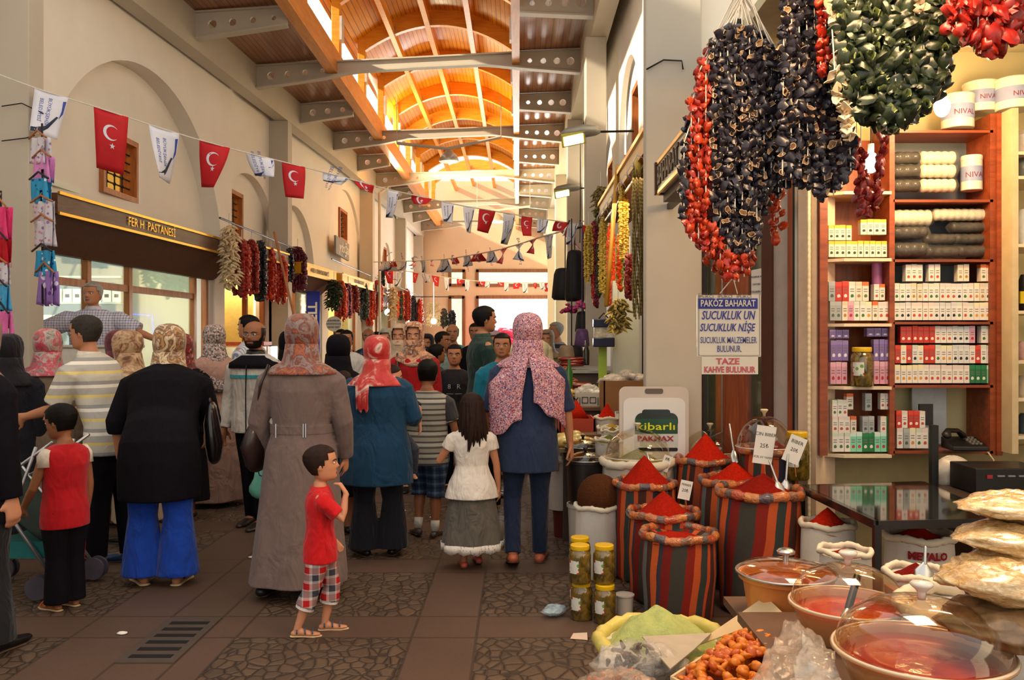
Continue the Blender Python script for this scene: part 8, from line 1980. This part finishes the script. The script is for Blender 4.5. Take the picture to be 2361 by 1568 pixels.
# crumpled film bags
def sheet(label,pts,mat,seed,amp=.02,n=22,name='plastic_bag',sag=0,cat='bag',parent=None):
    """quad patch between four corners, crumpled"""
    a,b,c_,d=[Vector(x) for x in pts]; m=MB(); nn=(b-a).cross(d-a).normalized()
    for j in range(n+1):
        for i in range(n+1):
            u,v=i/n,j/n; x=a*(1-u)*(1-v)+b*u*(1-v)+c_*u*v+d*(1-u)*v; w_=noise.noise(x*14+Vector((seed,0,0)))+.6*noise.noise(x*34+Vector((0,seed,0)))+.35*abs(noise.noise(x*70)); x=x+nn*amp*w_*1.3+Vector((0,0,sag*math.sin(PI*u)*math.sin(PI*v))); m.v.append(tuple(x))
    for j in range(n):
        for i in range(n): k=j*(n+1)+i; m.face(k,k+1,k+n+2,k+n+1)
    if parent: return m.build(name,mat,parent,smooth=True,solid=.0015)
    o=m.build(name,mat,smooth=True,solid=.0015,origin=a); return setp(o,label,cat)
FL=film('#cdb8a4',.6,.15); FL2=film('#d8d0c4',.45,.12)
sheet('crinkled translucent plastic sheet drawn over the apricot carton',[P(1700,1610,2.15),P(1925,1600,2.1),P(1925,1500,2.3),P(1822,1425,2.6)],FL,1,.018)
sheet('shiny plastic sheet falling beside the largest covered bowl',[P(1820,1620,2.0),P(1960,1620,1.9),P(1925,1530,2.15),P(1850,1450,2.4)],FL2,2,.016)
def pouch(label,p,rx,ry,rz,mat,inner,seed,name='plastic_bag',fill='dark',rot=0):
    r_=thing(name,label,'bag',(p[0],p[1],p[2]-rz*.8)); m=MB(); M_=Matrix.Rotation(rot,3,'Z')
    nu,nv=40,24; rr_=[]
    for i in range(nv+1):
        a=-PI/2+PI*min(max(i/nv,.01),.99); row_=[]
        for j in range(nu):
            d=Vector((math.cos(a)*math.cos(2*PI*j/nu),math.cos(a)*math.sin(2*PI*j/nu),math.sin(a))); k=1+.14*noise.noise(d*2.5+Vector((seed,0,0)))+.05*noise.noise(d*9+Vector((0,seed,0)))
            pn=1-.5*abs(d.x)**2.2; v=Vector((d.x*rx*k*1.1,d.y*ry*k*pn**.5,d.z*rz*k*pn*(1+.10*math.sin(d.x*19+d.y*7+seed)))); row_.append(Vector(p)+M_@v)
        rr_.append(row_)
    m.rings(rr_).build('film',mat,r_,smooth=True)
    if inner:
        q=random.Random(seed); m=MB()
        for i in range(60):
            d=Vector((q.gauss(0,1),q.gauss(0,1),q.gauss(0,1))).normalized()*q.random()**.33*.82; m.tube([Vector(p)+M_@Vector((d.x*rx,d.y*ry,d.z*rz)),Vector(p)+M_@Vector((d.x*rx+q.uniform(-.02,.02),d.y*ry,d.z*rz+q.uniform(-.02,.02)))],[.008,.004],5,ends=True)
        m.build('contents',inner,r_,smooth=True,kind='stuff')
    return r_
pp=P(1475,1530,2.62); pouch('clear plastic bag of brown dried pods at the bottom, left of the apricots',pp,.13,.09,.065,FL2,plain('#5c4430',.6,.4,20),3)
pp=P(1425,1590,2.4); pouch('plastic bag with orange contents at the bottom left of the apricots',pp,.12,.09,.05,FL,plain('#b85c1c',.5,.3,20),4)
pp=P(1385,1520,2.75); sheet('folded edge of a clear bag at the left of the green powder sack',[P(1378,1560,2.7),P(1480,1560,2.7),P(1478,1480,2.85),P(1385,1492,2.8)],FL2,5,.012)
# support for those bags
table('low wooden stand under the plastic bags at the bottom edge',.22,.62,2.2,2.72,P(0,1590,2.55).z,'#4a3628')
# noodle bags right
M_NOOD=NT('noodle_bag'); v=M_NOOD.coord(scale=(1,1,2.5)); nn_=M_NOOD.noise(v,20,5,.65,2.5); M_NOOD.base(M_NOOD.ramp(nn_,[(.3,H('#a07844')),(.5,H('#cca870')),(.7,H('#ecd8ac'))])); M_NOOD.rough(.18,.6); M_NOOD.b.inputs['Coat Weight'].default_value=.9; M_NOOD.b.inputs['Coat Roughness'].default_value=.08; M_NOOD.bump(M_NOOD.noise(M_NOOD.coord(scale=(.5,1,2)),34,4,.6,1.0),.5,.008); M_NOOD=M_NOOD.mat
pouch('topmost clear bag of thin noodles at the right edge',P(2355,1168,2.3),.150,.14,.036,M_NOOD,None,11,'noodle_bag')
pouch('second clear bag of noodles below the topmost one at the right edge',P(2345,1240,2.25),.150,.14,.040,M_NOOD,None,12,'noodle_bag')
pouch('large glossy clear bag of pale noodles in the middle of the right pile',P(2345,1335,2.15),.175,.16,.056,M_NOOD,None,13,'noodle_bag')
pouch('lowest bag with brown crushed noodles at the right edge',P(2350,1435,2.12),.18,.16,.06,plain('#8c6c4a',.35,.5,22,coat=.5,bump=1,bscale=26),None,14,'noodle_bag')
m=MB(); c=P(2340,1540,2.2); sack('tall white cloth sack below the noodle bags at the right edge',1.27,2.42,.20,P(0,1475,2.15).z,M_SACKW,M_RIMW,M_BROWNP,0,z0=0,seed=41)
o=MB().ell(P(2150,1375,3.2),.09,.08,.04,16,10,jit=.1,rs=random.Random(3)).build('black_bag',plain('#0c0a0c',.4,.2,coat=.3),smooth=True,origin=P(2150,1375,3.2)); setp(o,'crumpled black bag between the bowls and the noodle bags','bag')
o=MB().box(P(2090,0,3.3).x,P(2200,0,3.3).x,3.1,3.5,.0,.575).build('cardboard_box',plain('#8c5430',.8),smooth=False); setp(o,'plain brown cardboard box behind the black bag','box')
# litter on the floor, white pail
pp=P(1278,1418,4.9); o=None; r_=pouch('crumpled blue clear plastic wrapper lying on the cobbles','0' and Vector((pp.x,4.9,.035)),.075,.05,.03,film('#b8d0dc',.9),None,21,'plastic_wrapper',rot=.6)
m=MB(); m.v=[(.27,4.52,.004),(.36,4.50,.004),(.36,4.54,.03),(.31,4.58,.006),(.29,4.56,.02)]; m.face(0,1,2,3,4); o=m.build('paper_scrap',plain('#c8b09c',.8),solid=.001); setp(o,'small pale paper scrap on the cobbles','paper')
tubv('small white pail between the pickle jars and the striped sacks',1440,1400,44,4.95,0,.11,'#c8beb0',name='pail')
for i,(x,y) in enumerate(((-1.05,7.9),(-.75,7.6),(-2.1,4.6),(-1.9,6.2))):
    o=MB().ell((x,y,.008),.03,.02,.008,8,5,jit=.2,rs=rnd).build('litter_scrap',M_WHITE,smooth=True,origin=(x,y,0)); setp(o,'tiny pale litter scrap on the paving, %s'%('by the striped shirt boy','nearer the girl','near the left drain','behind the small red shirt boy')[i],'litter')
# ---- drain grating in the gully
r_=thing('drain_grating','iron drain grating with dark slots in the paving at lower left','grating',(-1.80,4.5,0))
MB().box(-1.95,-1.66,4.18,4.86,-.01,.006).build('frame',plain('#4c4038',.6,.15,20),r_)
for i in range(6): MB().box(-1.91,-1.70,4.24+.10*i,4.285+.10*i,.004,.0075).build('slot',plain('#0c0a08',.9),r_)
